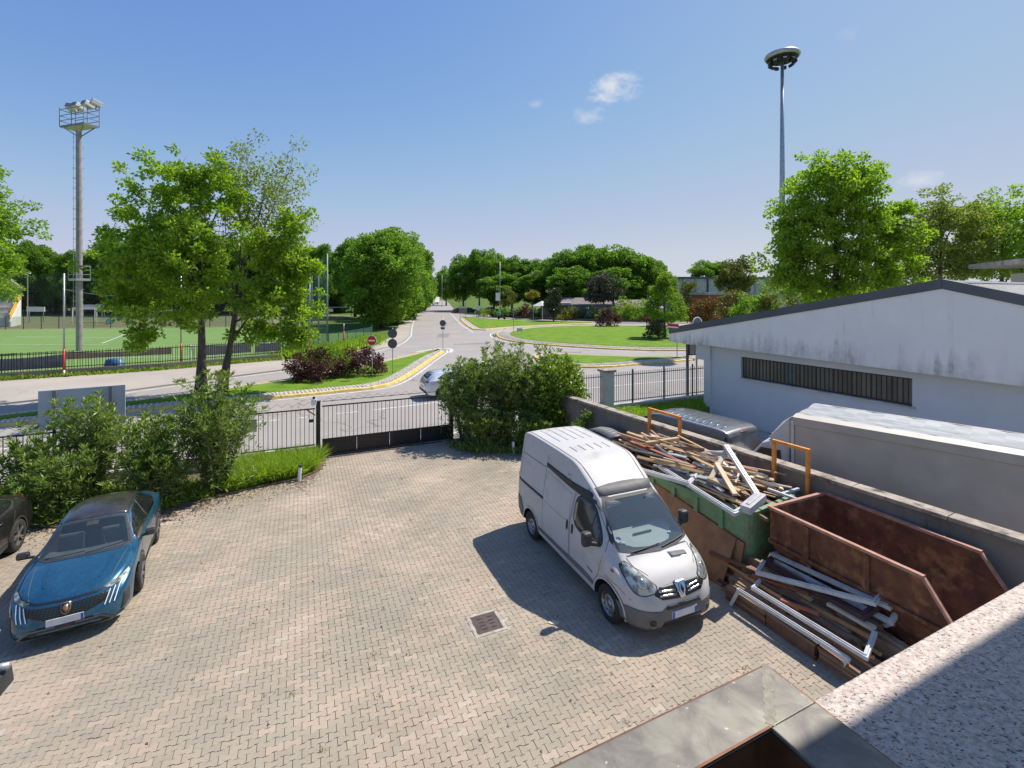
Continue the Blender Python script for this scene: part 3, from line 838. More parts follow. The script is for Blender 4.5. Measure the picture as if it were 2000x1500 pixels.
# left railing
rl = thing('railing', 'black iron railing with wire zigzag top left of the sliding gate', 'railing', (*street(-14.2), 0), STA)
L = 9.3
MB().prism([(-.1, -.11), (L, -.11), (L, .11), (-.1, .11)], -.02, .38).build('plinth', 'concrete', rl)
MB().box((L/2, 0, .46), (L, .04, .04)).build('bottom_rail', 'iron_black', rl)
MB().box((L/2, 0, 1.72), (L, .04, .04)).build('top_rail', 'iron_black', rl)
bars_between(rl, .05, L-.05, .14, .46, 1.72, .018, 'iron_black')
zigzag(.1, L, 1.86).build('zigzag', 'iron_black', rl)
for x in (.0, 2.3, 4.6, 6.9): MB().box((x, 0, 1.15), (.05, .05, 1.5)).build('stanchion', 'iron_black', rl)
nb_ = MB(); nb_.box((7.35, -.05, 1.35), (.30, .03, .42)); nb_.build('notice_plate', 'wood_pale', rl)
wb = MB(); wb.box((7.9, -.22, .42), (.28, .16, .16)); wb.build('meter_box', 'sign_white', rl, bevel=.01)
# neighbour's railing
rr = thing('railing', 'grey steel neighbour railing with thin upright bars behind the boundary wall', 'railing', (*street(4.2), 0), STA)
L = 9.2
MB().prism([(-.3, -.13), (L, -.13), (L, .13), (-.3, .13)], -.02, .66).build('plinth', 'pale_concrete', rr)
MB().box((L/2, 0, .80), (L, .03, .04)).build('bottom_rail', 'fence_grey', rr)
MB().box((L/2, 0, 1.98), (L, .03, .04)).build('top_rail', 'fence_grey', rr)
bars_between(rr, .06, L, .122, .74, 2.12, .022, 'fence_grey')
for x in (4.55, 6.4, 8.2): MB().box((x, 0, 1.4), (.05, .06, 1.65)).build('stanchion', 'fence_green', rr)
px_, py_ = street(7.30)
pp = thing('gate_pillar', 'pale concrete fence pillar with flat dark cap', 'pillar', (px_, py_, 0), STA)
MB().box((0, -.02, 1.1), (.46, .46, 2.2)).build('shaft', 'pale_concrete', pp, bevel=.012)
MB().box((0, -.02, 2.25), (.62, .62, .10)).build('cap', 'coping', pp, bevel=.012)
# short railing left of the pillar, hidden by the bushes
# ------------------------------------------------------------------ boundary wall
bw = thing('boundary_wall', 'weathered grey concrete boundary wall with mossy coping behind the skips', 'wall', (0, 0, 0))
V0, V1 = -3.6, 14.5
MB().prism([wallp(V0, -.10), wallp(V1, -.10), wallp(V1, .10), wallp(V0, .10)], -.02, 1.83).build('wall', 'old_concrete', bw)
s_ = V0
while s_ < V1-.1:
    e_ = min(V1, s_+1.5)
    MB().prism([wallp(s_+.006, -.15), wallp(e_-.006, -.15), wallp(e_-.006, .15), wallp(s_+.006, .15)], 1.83, 1.905+random.uniform(-.006, .006)).build('coping_slab', 'coping', bw, bevel=.01)
    s_ = e_
# ------------------------------------------------------------------ neighbour's workshop (gable to the yard)
BO = Vector((9.2, 22.25)); BE = Vector((.4988, -.8667)); BN = Vector((.8667, .4988))   # BE along the gable, towards us; BN into the building
def bp(s, n=0): p = BO+BE*s+BN*n; return (p.x, p.y)
def b3(s, n, z): p = bp(s, n); return (p[0], p[1], z)
wk = thing('workshop', 'white rendered workshop with stained gable and dark grey roof edge', 'building', (0, 0, 0))
LEN, DEP = 17.0, 26
w = MB()
def wallbox(s0, s1, n0, n1, z0, z1): w.prism([bp(s0, n0), bp(s1, n0), bp(s1, n1), bp(s0, n1)], z0, z1)
# gable wall around the window strip
W0, W1, WZ0, WZ1 = 1.50, 7.62, 2.06, 2.98
wallbox(.02, W0, .02, .3, -.02, 3.6); wallbox(W1, LEN, .02, .3, -.02, 3.6)
wallbox(W0, W1, .02, .3, -.02, WZ0); wallbox(W0, W1, .02, .3, WZ1, 3.6)
wallbox(.02, .3, .301, DEP, -.02, 3.6)
w.build('wall', 'wall_render', wk)
wallc = MB(); wallc.prism([bp(-.35, -.06), bp(.02, -.06), bp(.02, .34), bp(-.35, .34)], -.02, 3.33)
wallc.build('corner_pillar', 'wall_render', wk)
cb = MB(); cb.prism([bp(-.75, -.10), bp(.02, -.10), bp(.02, .36), bp(-.75, .36)], 2.62, 3.34); cb.build('bracket', 'wall_render', wk)
# window strip: sill, panes, bars
MB().prism([bp(W0-.08, -.07), bp(W1+.08, -.07), bp(W1+.08, .12), bp(W0-.08, .12)], WZ0-.05, WZ0+.004).build('sill', 'pale_concrete', wk)
fr = MB()
for zz in (WZ0+.03, WZ1-.03): fr.prism([bp(W0, .14), bp(W1, .14), bp(W1, .19), bp(W0, .19)], zz-.025, zz+.025)
fr.build('window_frame', 'frame_rust', wk)
NP = 40
for k in range(NP):
    a = W0+(W1-W0)*k/NP; b = W0+(W1-W0)*(k+1)/NP
    mm = random.choice(['pane_a', 'pane_a', 'pane_b', 'pane_a', 'pane_b']) if k not in (12, 13, 14) else 'pane_c'
    MB().prism([bp(a+.012, .165+random.uniform(0, .006)), bp(b-.012, .165), bp(b-.012, .175), bp(a+.012, .175)], WZ0+.055, WZ1-.055).build('pane', mm, wk)
    bw_ = .022 if k % 4 else .05
    MB().prism([bp(a-bw_/2, .145), bp(a+bw_/2, .145), bp(a+bw_/2, .19), bp(a-bw_/2, .19)], WZ0+.055, WZ1-.055).build('glazing_bar', 'frame_rust', wk)
wb_ = MB(); wb_.prism([bp(W0, .24), bp(W1, .24), bp(W1, .29), bp(W0, .29)], WZ0, WZ1); wb_.build('backing', 'dark_interior', wk)
# gable band (fascia of render), roof planes
RS, RZ = 8.53, 5.99
E0, EZ = -2.1, 3.82
sl = (RZ-EZ)/(RS-E0)
S1 = 16.8; Z1e = RZ-(S1-RS)*.27
gb = MB()
prof = [(E0, 3.34), (-.75, 3.30), (0, 3.36), (LEN-.2, 3.12), (S1, 3.12), (S1, Z1e), (RS, RZ), (E0, EZ)]
nn_ = len(prof)
n0, n1 = -.42, -.06
gb.mesh_add([b3(s, n0, z) for s, z in prof]+[b3(s, n1, z) for s, z in prof], [tuple(range(nn_-1, -1, -1)), tuple(range(nn_, 2*nn_))]+[(i, (i+1) % nn_, nn_+(i+1) % nn_, nn_+i) for i in range(nn_)])
gb.build('gable_band', 'gable_render', wk)
so = MB(); so.mesh_add([b3(E0, -.06, 3.34), b3(E0, DEP, 3.34), b3(.02, DEP, 3.45), b3(.02, -.06, 3.45), b3(E0, -.06, EZ), b3(E0, DEP, EZ)], [(0, 3, 2, 1), (0, 1, 5, 4)])
so.build('soffit', 'gable_render', wk)
def fasc(s0, z0, s1, z1, name='fascia_strip'):
    f = MB(); h = .30
    f.mesh_add([b3(s0, n0-.03, z0-.10), b3(s1, n0-.03, z1-.10), b3(s1, n0-.03, z1-.10+h), b3(s0, n0-.03, z0-.10+h),
                b3(s0, n0+.25, z0-.10), b3(s1, n0+.25, z1-.10), b3(s1, n0+.25, z1-.10+h), b3(s0, n0+.25, z0-.10+h)],
               [(0, 3, 2, 1), (4, 5, 6, 7), (3, 7, 6, 2), (0, 1, 5, 4), (0, 4, 7, 3), (1, 2, 6, 5)])
    f.build(name, 'fascia_grey', wk)
ks_ = [E0, .9, 4.6, RS]
for a, b in zip(ks_[:-1], ks_[1:]): fasc(a+.004, EZ+(a-E0)*sl, b-.004, EZ+(b-E0)*sl)
for a, b in ((RS, 12.4), (12.4, S1)): fasc(a+.004, RZ-(a-RS)*.27, b-.004, RZ-(b-RS)*.27)
rf = MB()
def rsheet(sa, za, sb, zb, nseg):
    for k in range(nseg):
        na, nb2 = n0+.25+(DEP-n0)*k/nseg, n0+.25+(DEP-n0)*(k+1)/nseg; m_ = na+(nb2-na)*.18
        rf.mesh_add([b3(sa, na, za+.13), b3(sa, m_, za+.13), b3(sb, m_, zb+.13), b3(sb, na, zb+.13)], [(0, 1, 2, 3)])
        rf.mesh_add([b3(sa, m_, za+.13), b3(sa, m_, za+.09), b3(sb, m_, zb+.09), b3(sb, m_, zb+.13)], [(0, 1, 2, 3)])
        rf.mesh_add([b3(sa, m_, za+.09), b3(sa, nb2, za+.09), b3(sb, nb2, zb+.09), b3(sb, m_, zb+.09)], [(0, 1, 2, 3)])
        rf.mesh_add([b3(sa, nb2, za+.09), b3(sa, nb2, za+.13), b3(sb, nb2, zb+.13), b3(sb, nb2, zb+.09)], [(0, 1, 2, 3)])
rsheet(E0, EZ, RS, RZ, 80); rsheet(RS, RZ, S1, Z1e, 80)
rf.build('roof', 'roof_sheet', wk)
cap_ = MB(); cap_.mesh_add([b3(RS-.2, n0+.2, RZ+.10), b3(RS, n0+.2, RZ+.17), b3(RS+.2, n0+.2, RZ+.10), b3(RS-.2, DEP, RZ+.10), b3(RS, DEP, RZ+.17), b3(RS+.2, DEP, RZ+.10)], [(0, 1, 4, 3), (1, 2, 5, 4)])
cap_.build('ridge_cap', 'fascia_grey', wk)
# run-down stains on the gable from failed flashing joints
def stain(s, zt, h, w_, c):
    pass
# red and white box sign at the eaves corner
x, y = bp(E0+.35, n0-.12)
bs_ = thing('eaves_sign', 'small red and white box sign at the workshop eaves corner', 'sign', (x, y, 3.98), math.atan2(BE.y, BE.x))
MB().box((0, 0, .20), (.62, .10, .13)).build('red_band', 'sign_red', bs_); MB().box((0, 0, .10), (.62, .10, .068)).build('white_band', 'sign_white', bs_)
# ------------------------------------------------------------------ host building: parapet under the camera
hb = thing('host_parapet', 'granite topped parapet and old copper gutter cap in the near right corner', 'parapet', (0, 0, 0))
HN = Vector((.905, .4254)); HD = Vector((.4254, -.905)); HC = Vector((.738, 1.396))
def hp(a, b): p = HC+HN*a+HD*b; return (p.x, p.y)
ZC = 4.72
cap = MB()
wL, wR, T = .142, .173, .012
cap.prism([hp(-2.2, 0), hp(0, 0), hp(0, wL), hp(-2.2, wL)], ZC-T, ZC)
cap.cur = 0
cap.build('gutter_cap', 'old_copper', hb, bevel=.003)
cap = MB(); cap.prism([hp(.001-.0-wR, wL+.0005), hp(0, wL+.0005), hp(0, 1.6), hp(-wR, 1.6)], ZC-T, ZC); cap.build('gutter_cap', 'old_copper', hb, bevel=.003)
ed = MB()
ed.prism([hp(-2.2, -.004), hp(.004, -.004), hp(.004, .0), hp(-2.2, .0)], ZC-.09, ZC-.002)
ed.prism([hp(0.0005, 0), hp(.004, 0), hp(.004, 1.6), hp(0.0005, 1.6)], ZC-.06, ZC-.002)
ed.build('drip_edge', 'copper_inner', hb)
inn = MB()
inn.prism([hp(-2.2, wL-.012), hp(-wR, wL-.012), hp(-wR, wL), hp(-2.2, wL)], ZC-.42, ZC-T-.001)
inn.prism([hp(-wR, wL-.012), hp(-wR+.012, wL-.012), hp(-wR+.012, 1.6), hp(-wR, 1.6)], ZC-.42, ZC-T-.001)
inn.prism([hp(-2.2, wL), hp(-wR, wL), hp(-wR, 1.6), hp(-2.2, 1.6)], ZC-.43, ZC-.42)
inn.build('gutter_box', 'copper_inner', hb)
lip = MB(); lip.prism([hp(-2.2, wL-.003), hp(-wR, wL-.003), hp(-wR, wL+.003), hp(-2.2, wL+.003)], ZC-.001, ZC+.003); lip.build('lip', 'copper_inner', hb)
# solder bead at the mitre
pb = MB(); Lp, Rp = [], []
for k in range(22):
    f = k/21; wv = .006+.007*abs(math.sin(k*1.9))+random.uniform(0, .004); c = (-f*.168, f*.138)
    Lp.append((*hp(c[0]+wv*.6, c[1]+wv*.8), ZC+.0006)); Rp.append((*hp(c[0]-wv*.6, c[1]-wv*.8), ZC+.0006))
for k in range(21): pb.mesh_add([Lp[k], Lp[k+1], Rp[k+1], Rp[k]], [(0, 3, 2, 1)])
pb.build('solder_bead', 'putty', hb)
gz = 4.70
gr = MB(); gr.prism([hp(.012, .122), hp(2.6, .122), hp(2.6, 1.7), hp(.012, 1.7)], gz-.05, gz); gr.build('granite_coping', 'granite', hb, bevel=.004)
fw = MB(); fw.prism([hp(-2.2, .03), hp(-.01, .03), hp(-.01, .11), hp(-2.2, .11)], -.02, ZC-.43); fw.prism([hp(.02, .16), hp(2.6, .16), hp(2.6, .36), hp(.02, .36)], -.02, gz-.051)
fw.build('wall', 'wall_render', hb)
# projecting eaves high above the parapet (they cast the shade across the granite)
ev = thing('roof_eaves', 'concrete roof eaves of the host building above the camera', 'eaves', (0, 0, 0))
MB().prism([hp(-.35, -.18), hp(6, -.18), hp(6, 3), hp(-.35, 3)], 7.6, 7.75).build('slab', 'concrete', ev)
# fixture on the facade, lower left corner of the view
fx = thing('wall_lamp', 'small grey wall lamp on a steel bracket at the lower left edge', 'lamp', (-1.72, 1.6, 4.6), R(20))
MB().bar((-.10, 0, .085), (.0, 0, .052), .055, .014).build('top_plate', 'panel_back', fx)
MB().bar((-.012, 0, .05), (.0, 0, -.055), .014).build('arm', 'galv_dark', fx)
MB().lathe([(.011, -.02), (.011, .03)], 10, (0.008, 0, -.052), 'X').build('bolt', 'galv', fx, smooth=True)
MB().bar((-.11, 0, -.115), (.03, 0, -.098), .08, .06).build('body', 'black_plastic', fx, bevel=.006)
MB().bar((-.11, -.043, -.115), (.02, -.043, -.099), .006, .045).build('lens', 'galv_dark', fx)
# ------------------------------------------------------------------ vehicles
def interp(tab, x):
    """smooth interpolation through a table of (x, value)"""
    n = len(tab)
    if x <= tab[0][0]: return tab[0][1]
    if x >= tab[-1][0]: return tab[-1][1]
    for i in range(n-1):
        if tab[i][0] <= x <= tab[i+1][0]: break
    x0, y0 = tab[i]; x1, y1 = tab[i+1]; h = x1-x0
    def slope(k):
        if k <= 0 or k >= n-1:
            a = max(0, min(n-2, k-1 if k else 0)); return (tab[a+1][1]-tab[a][1])/(tab[a+1][0]-tab[a][0])
        d0 = (tab[k][1]-tab[k-1][1])/(tab[k][0]-tab[k-1][0]); d1 = (tab[k+1][1]-tab[k][1])/(tab[k+1][0]-tab[k][0])
        return 0 if d0*d1 <= 0 else 2*d0*d1/(d0+d1)
    m0, m1 = slope(i), slope(i+1); t = (x-x0)/h
    return y0*(2*t**3-3*t**2+1)+h*m0*(t**3-2*t**2+t)+y1*(-2*t**3+3*t**2)+h*m1*(t**3-t**2)
def chaikin(pts, it):
    for _ in range(it):
        out = [pts[0]]
        for a, b in zip(pts[:-1], pts[1:]):
            out += [(a[0]*.75+b[0]*.25, a[1]*.75+b[1]*.25), (a[0]*.25+b[0]*.75, a[1]*.25+b[1]*.75)]
        out.append(pts[-1]); pts = out
    return pts
def loft(tabs, xs, section, it=2):
    """closed body from half sections (y >= 0) mirrored"""
    secs = []
    for x in xs:
        p = {k: interp(t, x) for k, t in tabs.items()}
        secs.append(chaikin(section(p), it))
    n = len(secs[0]); V = []; F = []
    ring = 2*n-2
    for x, s in zip(xs, secs):
        for (y, z) in s: V.append((x, y, z))
        for (y, z) in s[-2:0:-1]: V.append((x, -y, z))
    for i in range(len(xs)-1):
        for k in range(ring):
            a, b = i*ring+k, i*ring+(k+1) % ring
            F.append((a, b, b+ring, a+ring))
    F.append(tuple(range(ring-1, -1, -1))); e = (len(xs)-1)*ring; F.append(tuple(range(e, e+ring)))
    F = [tuple(reversed(f)) for f in F]
    return V, F
def bvh_of(V, F): return BVHTree.FromPolygons([Vector(v) for v in V], F)
def boolean_cut(o, cutters):
    """cut away the cutter meshes and keep the result as plain mesh data"""
    for c in cutters:
        m = o.modifiers.new('cut', 'BOOLEAN'); m.operation = 'DIFFERENCE'; m.object = c; m.solver = 'EXACT'
        m.material_mode = 'TRANSFER'
    dg = bpy.context.evaluated_depsgraph_get(); dg.update()
    me = bpy.data.meshes.new_from_object(o.evaluated_get(dg))
    o.modifiers.clear(); o.data = me
    for c in cutters: bpy.data.objects.remove(c, do_unlink=True)
def patch(bvh, poly, axis, off, mat, name, parent, side=1, cell=.06, thick=.012, smooth=True):
    """sheet with outline `poly` laid on the body: axis 'side' -> (x,z), 'front'/'rear' -> (y,z), 'top' -> (x,y)"""
    bm = bmesh.new()
    ve = [bm.verts.new((p[0], p[1], 0)) for p in poly]
    try: f = bm.faces.new(ve)
    except ValueError: return None
    xs = [p[0] for p in poly]; ys = [p[1] for p in poly]
    for lo, hi, nrm in ((min(xs), max(xs), Vector((1, 0, 0))), (min(ys), max(ys), Vector((0, 1, 0)))):
        k = lo+cell
        while k < hi-.002:
            bmesh.ops.bisect_plane(bm, geom=bm.verts[:]+bm.edges[:]+bm.faces[:], plane_co=nrm*k, plane_no=nrm); k += cell
    bad = []
    for v in bm.verts:
        a, b = v.co.x, v.co.y
        if axis == 'side': o_, d_ = Vector((a, 6*side, b)), Vector((0, -side, 0))
        elif axis == 'front': o_, d_ = Vector((9, a, b)), Vector((-1, 0, 0))
        elif axis == 'rear': o_, d_ = Vector((-4, a, b)), Vector((1, 0, 0))
        else: o_, d_ = Vector((a, b, 6)), Vector((0, 0, -1))
        h, nn, i_, ds = bvh.ray_cast(o_, d_)
        if h is None: bad.append(v); continue
        if nn.dot(d_) > 0: nn = -nn
        v.co = h+nn*off
    if bad: bmesh.ops.delete(bm, geom=bad, context='VERTS')
    ref = {'side': Vector((0, side, 0)), 'front': Vector((1, 0, 0)), 'rear': Vector((-1, 0, 0)), 'top': Vector((0, 0, 1))}[axis]
    bm.normal_update()
    for f in bm.faces:
        if f.normal.dot(ref) < 0: f.normal_flip()
        f.smooth = smooth
    me = bpy.data.meshes.new(name); bm.to_mesh(me); bm.free()
    me.materials.append(MATS[mat])
    o = bpy.data.objects.new(name, me); link(o, parent)
    if thick:
        s = o.modifiers.new('t', 'SOLIDIFY'); s.thickness = thick; s.offset = -1
    return o
def ring_poly(poly, w):
    """outline of poly grown by w (poly counter-clockwise)"""
    return offset_poly(poly, -w)
def seam(bvh, pts, axis, parent, w=.011, side=1, mat='seam', name='panel_gap', off=.0025):
    pts = [Vector(p) for p in pts]; L, Rr = [], []
    for i, p in enumerate(pts):
        d = (pts[min(i+1, len(pts)-1)]-pts[max(i-1, 0)]).normalized(); nn = Vector((-d.y, d.x))*w/2
        L.append(tuple(p+nn)); Rr.append(tuple(p-nn))
    return patch(bvh, Rr+L[::-1], axis, off, mat, name, parent, side, cell=.12, thick=0)
def rounded(poly, it=2): return smooth_poly(poly, it)
def wheel(parent, x, y, r, w, rim_mat, spokes=10, style='steel'):
    s = 1 if y > 0 else -1
    t = MB()
    hw = w/2
    prof = [(r*.62, -hw*.9), (r*.72, -hw), (r*.93, -hw*.95), (r*.99, -hw*.7), (r, -hw*.3), (r, hw*.3), (r*.99, hw*.7), (r*.93, hw*.95), (r*.72, hw), (r*.62, hw*.9)]
    t.lathe(prof, 28, (0, 0, 0), 'Y', close=False)
    o = t.build('wheel', 'tyre', parent, smooth=True); o.location = (x, y, r)
    m = MB()
    m.lathe([(r*.66, s*hw*.88), (r*.64, s*hw*.70), (r*.58, s*hw*.42), (r*.2, s*hw*.36), (r*.2, s*hw*.70), (.001, s*hw*.72)], 28, (0, 0, 0), 'Y', close=False)
    if style == 'steel':
        m.lathe([(r*.50, s*hw*.44), (r*.44, s*hw*.72), (r*.28, s*hw*.74), (r*.24, s*hw*.5)], 28, (0, 0, 0), 'Y', close=False)
        rim = m.build('rim', rim_mat, o, smooth=True)
        hol = MB()
        for k in range(12):
            a = k*math.pi/6; hol.lathe([(r*.055, s*hw*.60), (r*.055, s*hw*.63)], 8, (r*.53*math.cos(a), 0, r*.53*math.sin(a)), 'Y')
        hol.build('vent_hole', 'cover_hole', o)
    else:
        rim = m.build('rim', 'black_plastic', o, smooth=True)
        sp = MB()
        for k in range(spokes):
            a = k*2*math.pi/spokes
            for da in (-.14, .14):
                p0 = (r*.16*math.cos(a), s*hw*.82, r*.16*math.sin(a)); p1 = (r*.63*math.cos(a+da), s*hw*.86, r*.63*math.sin(a+da))
                sp.bar(p0, p1, .026, .026)
        sp.lathe([(r*.17, s*hw*.7), (r*.17, s*hw*.9), (.001, s*hw*.92)], 14, (0, 0, 0), 'Y', close=False)
        sp.lathe([(r*.62, s*hw*.80), (r*.68, s*hw*.92), (r*.70, s*hw*.80)], 28, (0, 0, 0), 'Y', close=False)
        sp.build('spokes', rim_mat, o)
    return o
def cyl_cutter(x, z, r, y0, y1, mat='black_plastic'):
    m = MB(); m.lathe([(r, y0), (r, y1)], 40, (x, 0, z), 'Y')
    o = m.build('cutter', mat); return o
def prism_cutter_x(poly, x0, x1, mat):
    """prism along x of a (y,z) outline"""
    n = len(poly); m = MB()
    m.mesh_add([(x0, p[0], p[1]) for p in poly]+[(x1, p[0], p[1]) for p in poly], [tuple(range(n-1, -1, -1)), tuple(range(n, 2*n))]+[(i, (i+1) % n, n+(i+1) % n, n+i) for i in range(n)])
    o = m.build('cutter', mat)
    bm = bmesh.new(); bm.from_mesh(o.data); bmesh.ops.recalc_face_normals(bm, faces=bm.faces[:]); bm.to_mesh(o.data); bm.free()
    return o
def xs_dense(L, n=70, ends=.35, k=16):
    a = list(np.linspace(0, ends, k))+list(np.linspace(ends, L-ends, n))[1:]+list(L-ends+ends*np.sin(np.linspace(0, math.pi/2, k+8)))[1:]
    return a
def van_section(p):
    w, zb, zt, wr, zbelt, cam_, er = p['w'], p['zb'], p['zt'], p['wr'], p['belt'], p['cam'], p['er']
    zbelt = min(zbelt, zt-.25); zc = zt-cam_
    return [(0, zb), (w*.5, zb), (w-.07, zb), (w-.012, zb+.02), (w, zb+.11), (w+.006, zb+(zbelt-zb)*.5), (w, zbelt),
            (w+(wr-w)*.45, zbelt+(zc-er-zbelt)*.5), (wr+.008, zc-er), (wr, zc-er*.45), (wr-er*.30, zc-er*.05), (wr-er*1.1, zc+cam_*.25), (wr*.5, zt-cam_*.25), (0, zt)]

def make_van(label):
    root = thing('delivery_van', label, 'van')
    Lv = 4.78
    T = {'zt': [(0, 2.28), (.05, 2.37), (.25, 2.43), (.6, 2.455), (1.6, 2.46), (2.3, 2.44), (2.52, 2.39), (2.72, 2.29), (3.22, 1.985), (3.36, 1.885), (3.75, 1.585), (4.08, 1.30), (4.2, 1.21), (4.4, 1.11), (4.55, 1.02), (4.65, .92), (4.72, .82), (4.765, .70), (4.78, .62)],
         'zb': [(0, .42), (.15, .33), (.5, .29), (3.9, .27), (4.5, .22), (4.7, .25), (4.78, .36)],
         'w': [(0, .87), (.06, .905), (.3, .94), (.8, .95), (3.6, .95), (4.1, .935), (4.35, .88), (4.55, .78), (4.68, .64), (4.75, .47), (4.78, .30)],
         'wr': [(0, .72), (.3, .745), (2.3, .735), (2.75, .715), (3.25, .685), (3.4, .70), (3.75, .745), (4.1, .80), (4.3, .79), (4.5, .70), (4.65, .55), (4.75, .40), (4.78, .24)],
         'belt': [(0, 1.15), (3.2, 1.15), (3.6, 1.12), (4.1, 1.0), (4.4, .85), (4.6, .70), (4.78, .5)],
         'cam': [(0, .03), (2.4, .035), (2.8, .05), (3.4, .06), (3.8, .08), (4.1, .09), (4.4, .06), (4.65, .05), (4.78, .02)],
         'er': [(0, .06), (2.4, .075), (2.8, .07), (3.3, .07), (3.8, .07), (4.1, .09), (4.5, .09), (4.78, .05)]}
    V, F = loft(T, xs_dense(Lv, 90), van_section, 2)
    bv = bvh_of(V, F)
    mb = MB(); mb.v = V; mb.f = [list(f) for f in F]; mb.mi = [0]*len(F)
    body = mb.build('body', 'van_white', root, smooth=True)
    WS = [(-.60, 1.90), (-.3, 1.915), (0, 1.92), (.3, 1.915), (.60, 1.90), (.66, 1.80), (.775, 1.36), (.74, 1.28), (.4, 1.235), (0, 1.225), (-.4, 1.235), (-.74, 1.28), (-.775, 1.36), (-.66, 1.80)][::-1]
    ws_in = offset_poly(WS, .022)
    cut = [cyl_cutter(.847, .33, .40, .62, 1.2), cyl_cutter(.847, .33, .40, -1.2, -.62), cyl_cutter(3.945, .33, .415, .60, 1.2), cyl_cutter(3.945, .33, .415, -1.2, -.60), prism_cutter_x(ws_in, 2.6, 4.6, 'dark_interior')]
    boolean_cut(body, cut)
    # glass and trims
    patch(bv, WS, 'front', .004, 'glass_skysheen', 'windscreen', root, cell=.08, thick=0)
    n = len(WS); bm_r = offset_poly(WS, -.012); bin_ = offset_poly(WS, .03)
    for i in range(n):
        j = (i+1) % n
        patch(bv, [bm_r[i], bm_r[j], bin_[j], bin_[i]], 'front', .008, 'black_plastic', 'screen_frame', root, cell=.04, thick=0)
    # dashboard seen through the screen
    ds = MB(); pts = []
    cols = [(-.80, 3.98), (-.6, 4.0), (-.3, 4.06), (0, 4.07), (.3, 4.06), (.6, 4.0), (.80, 3.98)]
    for (yy, xf) in cols:
        pts += [(xf, yy, 1.245), (xf-.35, yy, 1.30), (xf-.62, yy, 1.33), (xf-.70, yy, 1.20)]
    ds.mesh_add(pts, [(i*4+k, i*4+k+1, i*4+k+5, i*4+k+4) for i in range(6) for k in range(3)])
    dash = ds.build('dashboard', 'dash', root, smooth=True)
    MB().box((3.70, 0, 1.325), (.035, .42, .02)).build('vent', 'dark_interior', dash)
    for yy in (-.52, .52): MB().lathe([(.032, 0), (.032, .022)], 12, (3.84, yy, 1.285)).build('speaker_ring', 'bright_led', dash)
    tk = MB(); tk.box((3.80, -.62, 1.32), (.10, .07, .03)); tk.build('ticket', 'sign_white', dash); MB().box((3.72, -.55, 1.325), (.07, .06, .03)).build('permit', 'plate_blue', dash)
    sw = MB(); sw.lathe([(.18, -.012), (.195, 0), (.18, .012), (.165, 0), (.18, -.012)], 24, (0, 0, 0), 'X', close=False)
    so_ = sw.build('steering_wheel', 'black_plastic', root, smooth=True); so_.location = (3.22, .38, 1.36); so_.rotation_euler = (0, R(-35), 0)
    for yy in (-.38, .38):
        st = MB(); st.box((2.78, yy, 1.25), (.16, .46, .8)); st.box((2.80, yy, 1.72), (.12, .26, .2)); st.build('seat', 'dark_interior', root, bevel=.04)
    # windscreen header band in grey
    hb_ = [(-.725, 1.93), (-.70, 2.04), (-.3, 2.085), (0, 2.095), (.3, 2.085), (.70, 2.04), (.725, 1.93), (.3, 1.945), (0, 1.95), (-.3, 1.945)]
    patch(bv, hb_, 'front', .006, 'grey_plastic', 'header_band', root, cell=.1)
    for s in (1, -1):
        # dark rubbing strips and rails on the sides
        patch(bv, [(1.42, 1.955), (3.25, 1.80), (3.43, 1.74), (3.42, 1.83), (3.26, 1.93), (3.0, 1.985), (1.42, 2.045)], 'side', .008, 'black_plastic', 'header_strip', root, s, cell=.12)
        patch(bv, [(.10, 1.20), (1.42, 1.205), (1.46, 1.235), (1.42, 1.265), (.10, 1.26)], 'side', .008, 'black_plastic', 'door_rail', root, s, cell=.2)
        patch(bv, [(1.27, .28), (3.52, .28), (3.54, .50), (3.2, .54), (1.26, .50)], 'side', .010, 'grey_plastic', 'sill_panel', root, s, cell=.15)
        patch(bv, [(.06, .36), (.44, .33), (.43, .60), (.30, .80), (.06, .82)], 'side', .010, 'grey_plastic', 'rear_bumper', root, s, cell=.1)
        # cab door window
        cw = [(2.74, 1.30), (3.0, 1.20), (3.62, 1.20), (3.66, 1.30), (3.34, 1.66), (3.16, 1.79), (2.98, 1.83), (2.80, 1.80), (2.73, 1.68)]
        patch(bv, rounded(offset_poly(cw, -.035)), 'side', .004, 'black_plastic', 'window_seal', root, s, cell=.08)
        patch(bv, rounded(cw), 'side', .009, 'glass_side', 'cab_window', root, s, cell=.08)
        patch(bv, [(3.30, 1.19), (3.325, 1.19), (3.325, 1.71), (3.30, 1.71)], 'side', .012, 'black_plastic', 'window_bar', root, s, cell=.1)
        # panel gaps
        seam(bv, [(2.60, .50), (2.60, 1.2), (2.64, 1.80), (2.76, 1.93)], 'side', root, side=s)
        seam(bv, [(2.63, .50), (2.63, 1.2), (2.67, 1.78), (2.80, 1.90), (3.02, 1.92), (3.22, 1.84), (3.75, 1.42), (3.80, 1.2), (3.66, .72), (3.52, .52)], 'side', root, side=s)
        seam(bv, [(1.44, .50), (1.43, 1.2), (1.43, 1.95), (1.44, 2.22)], 'side', root, side=s)
        seam(bv, [(.20, .82), (.18, 1.4), (.16, 2.2)], 'side', root, side=s)
        seam(bv, [(.16, 1.90), (1.40, 1.93)], 'side', root, side=s, w=.016)
        seam(bv, [(1.50, 1.86), (2.55, 1.77), (2.57, 1.25), (2.40, 1.18), (1.50, 1.20)], 'side', root, side=s, w=.008)
        seam(bv, [(3.86, .82), (4.20, .80), (4.47, .68)], 'side', root, side=s)
        # handles
        for hx in (2.50, 2.70): patch(bv, rounded([(hx, 1.03), (hx+.06, 1.03), (hx+.06, 1.22), (hx, 1.22)], 1), 'side', .015, 'black_plastic', 'door_handle', root, s, cell=.1)
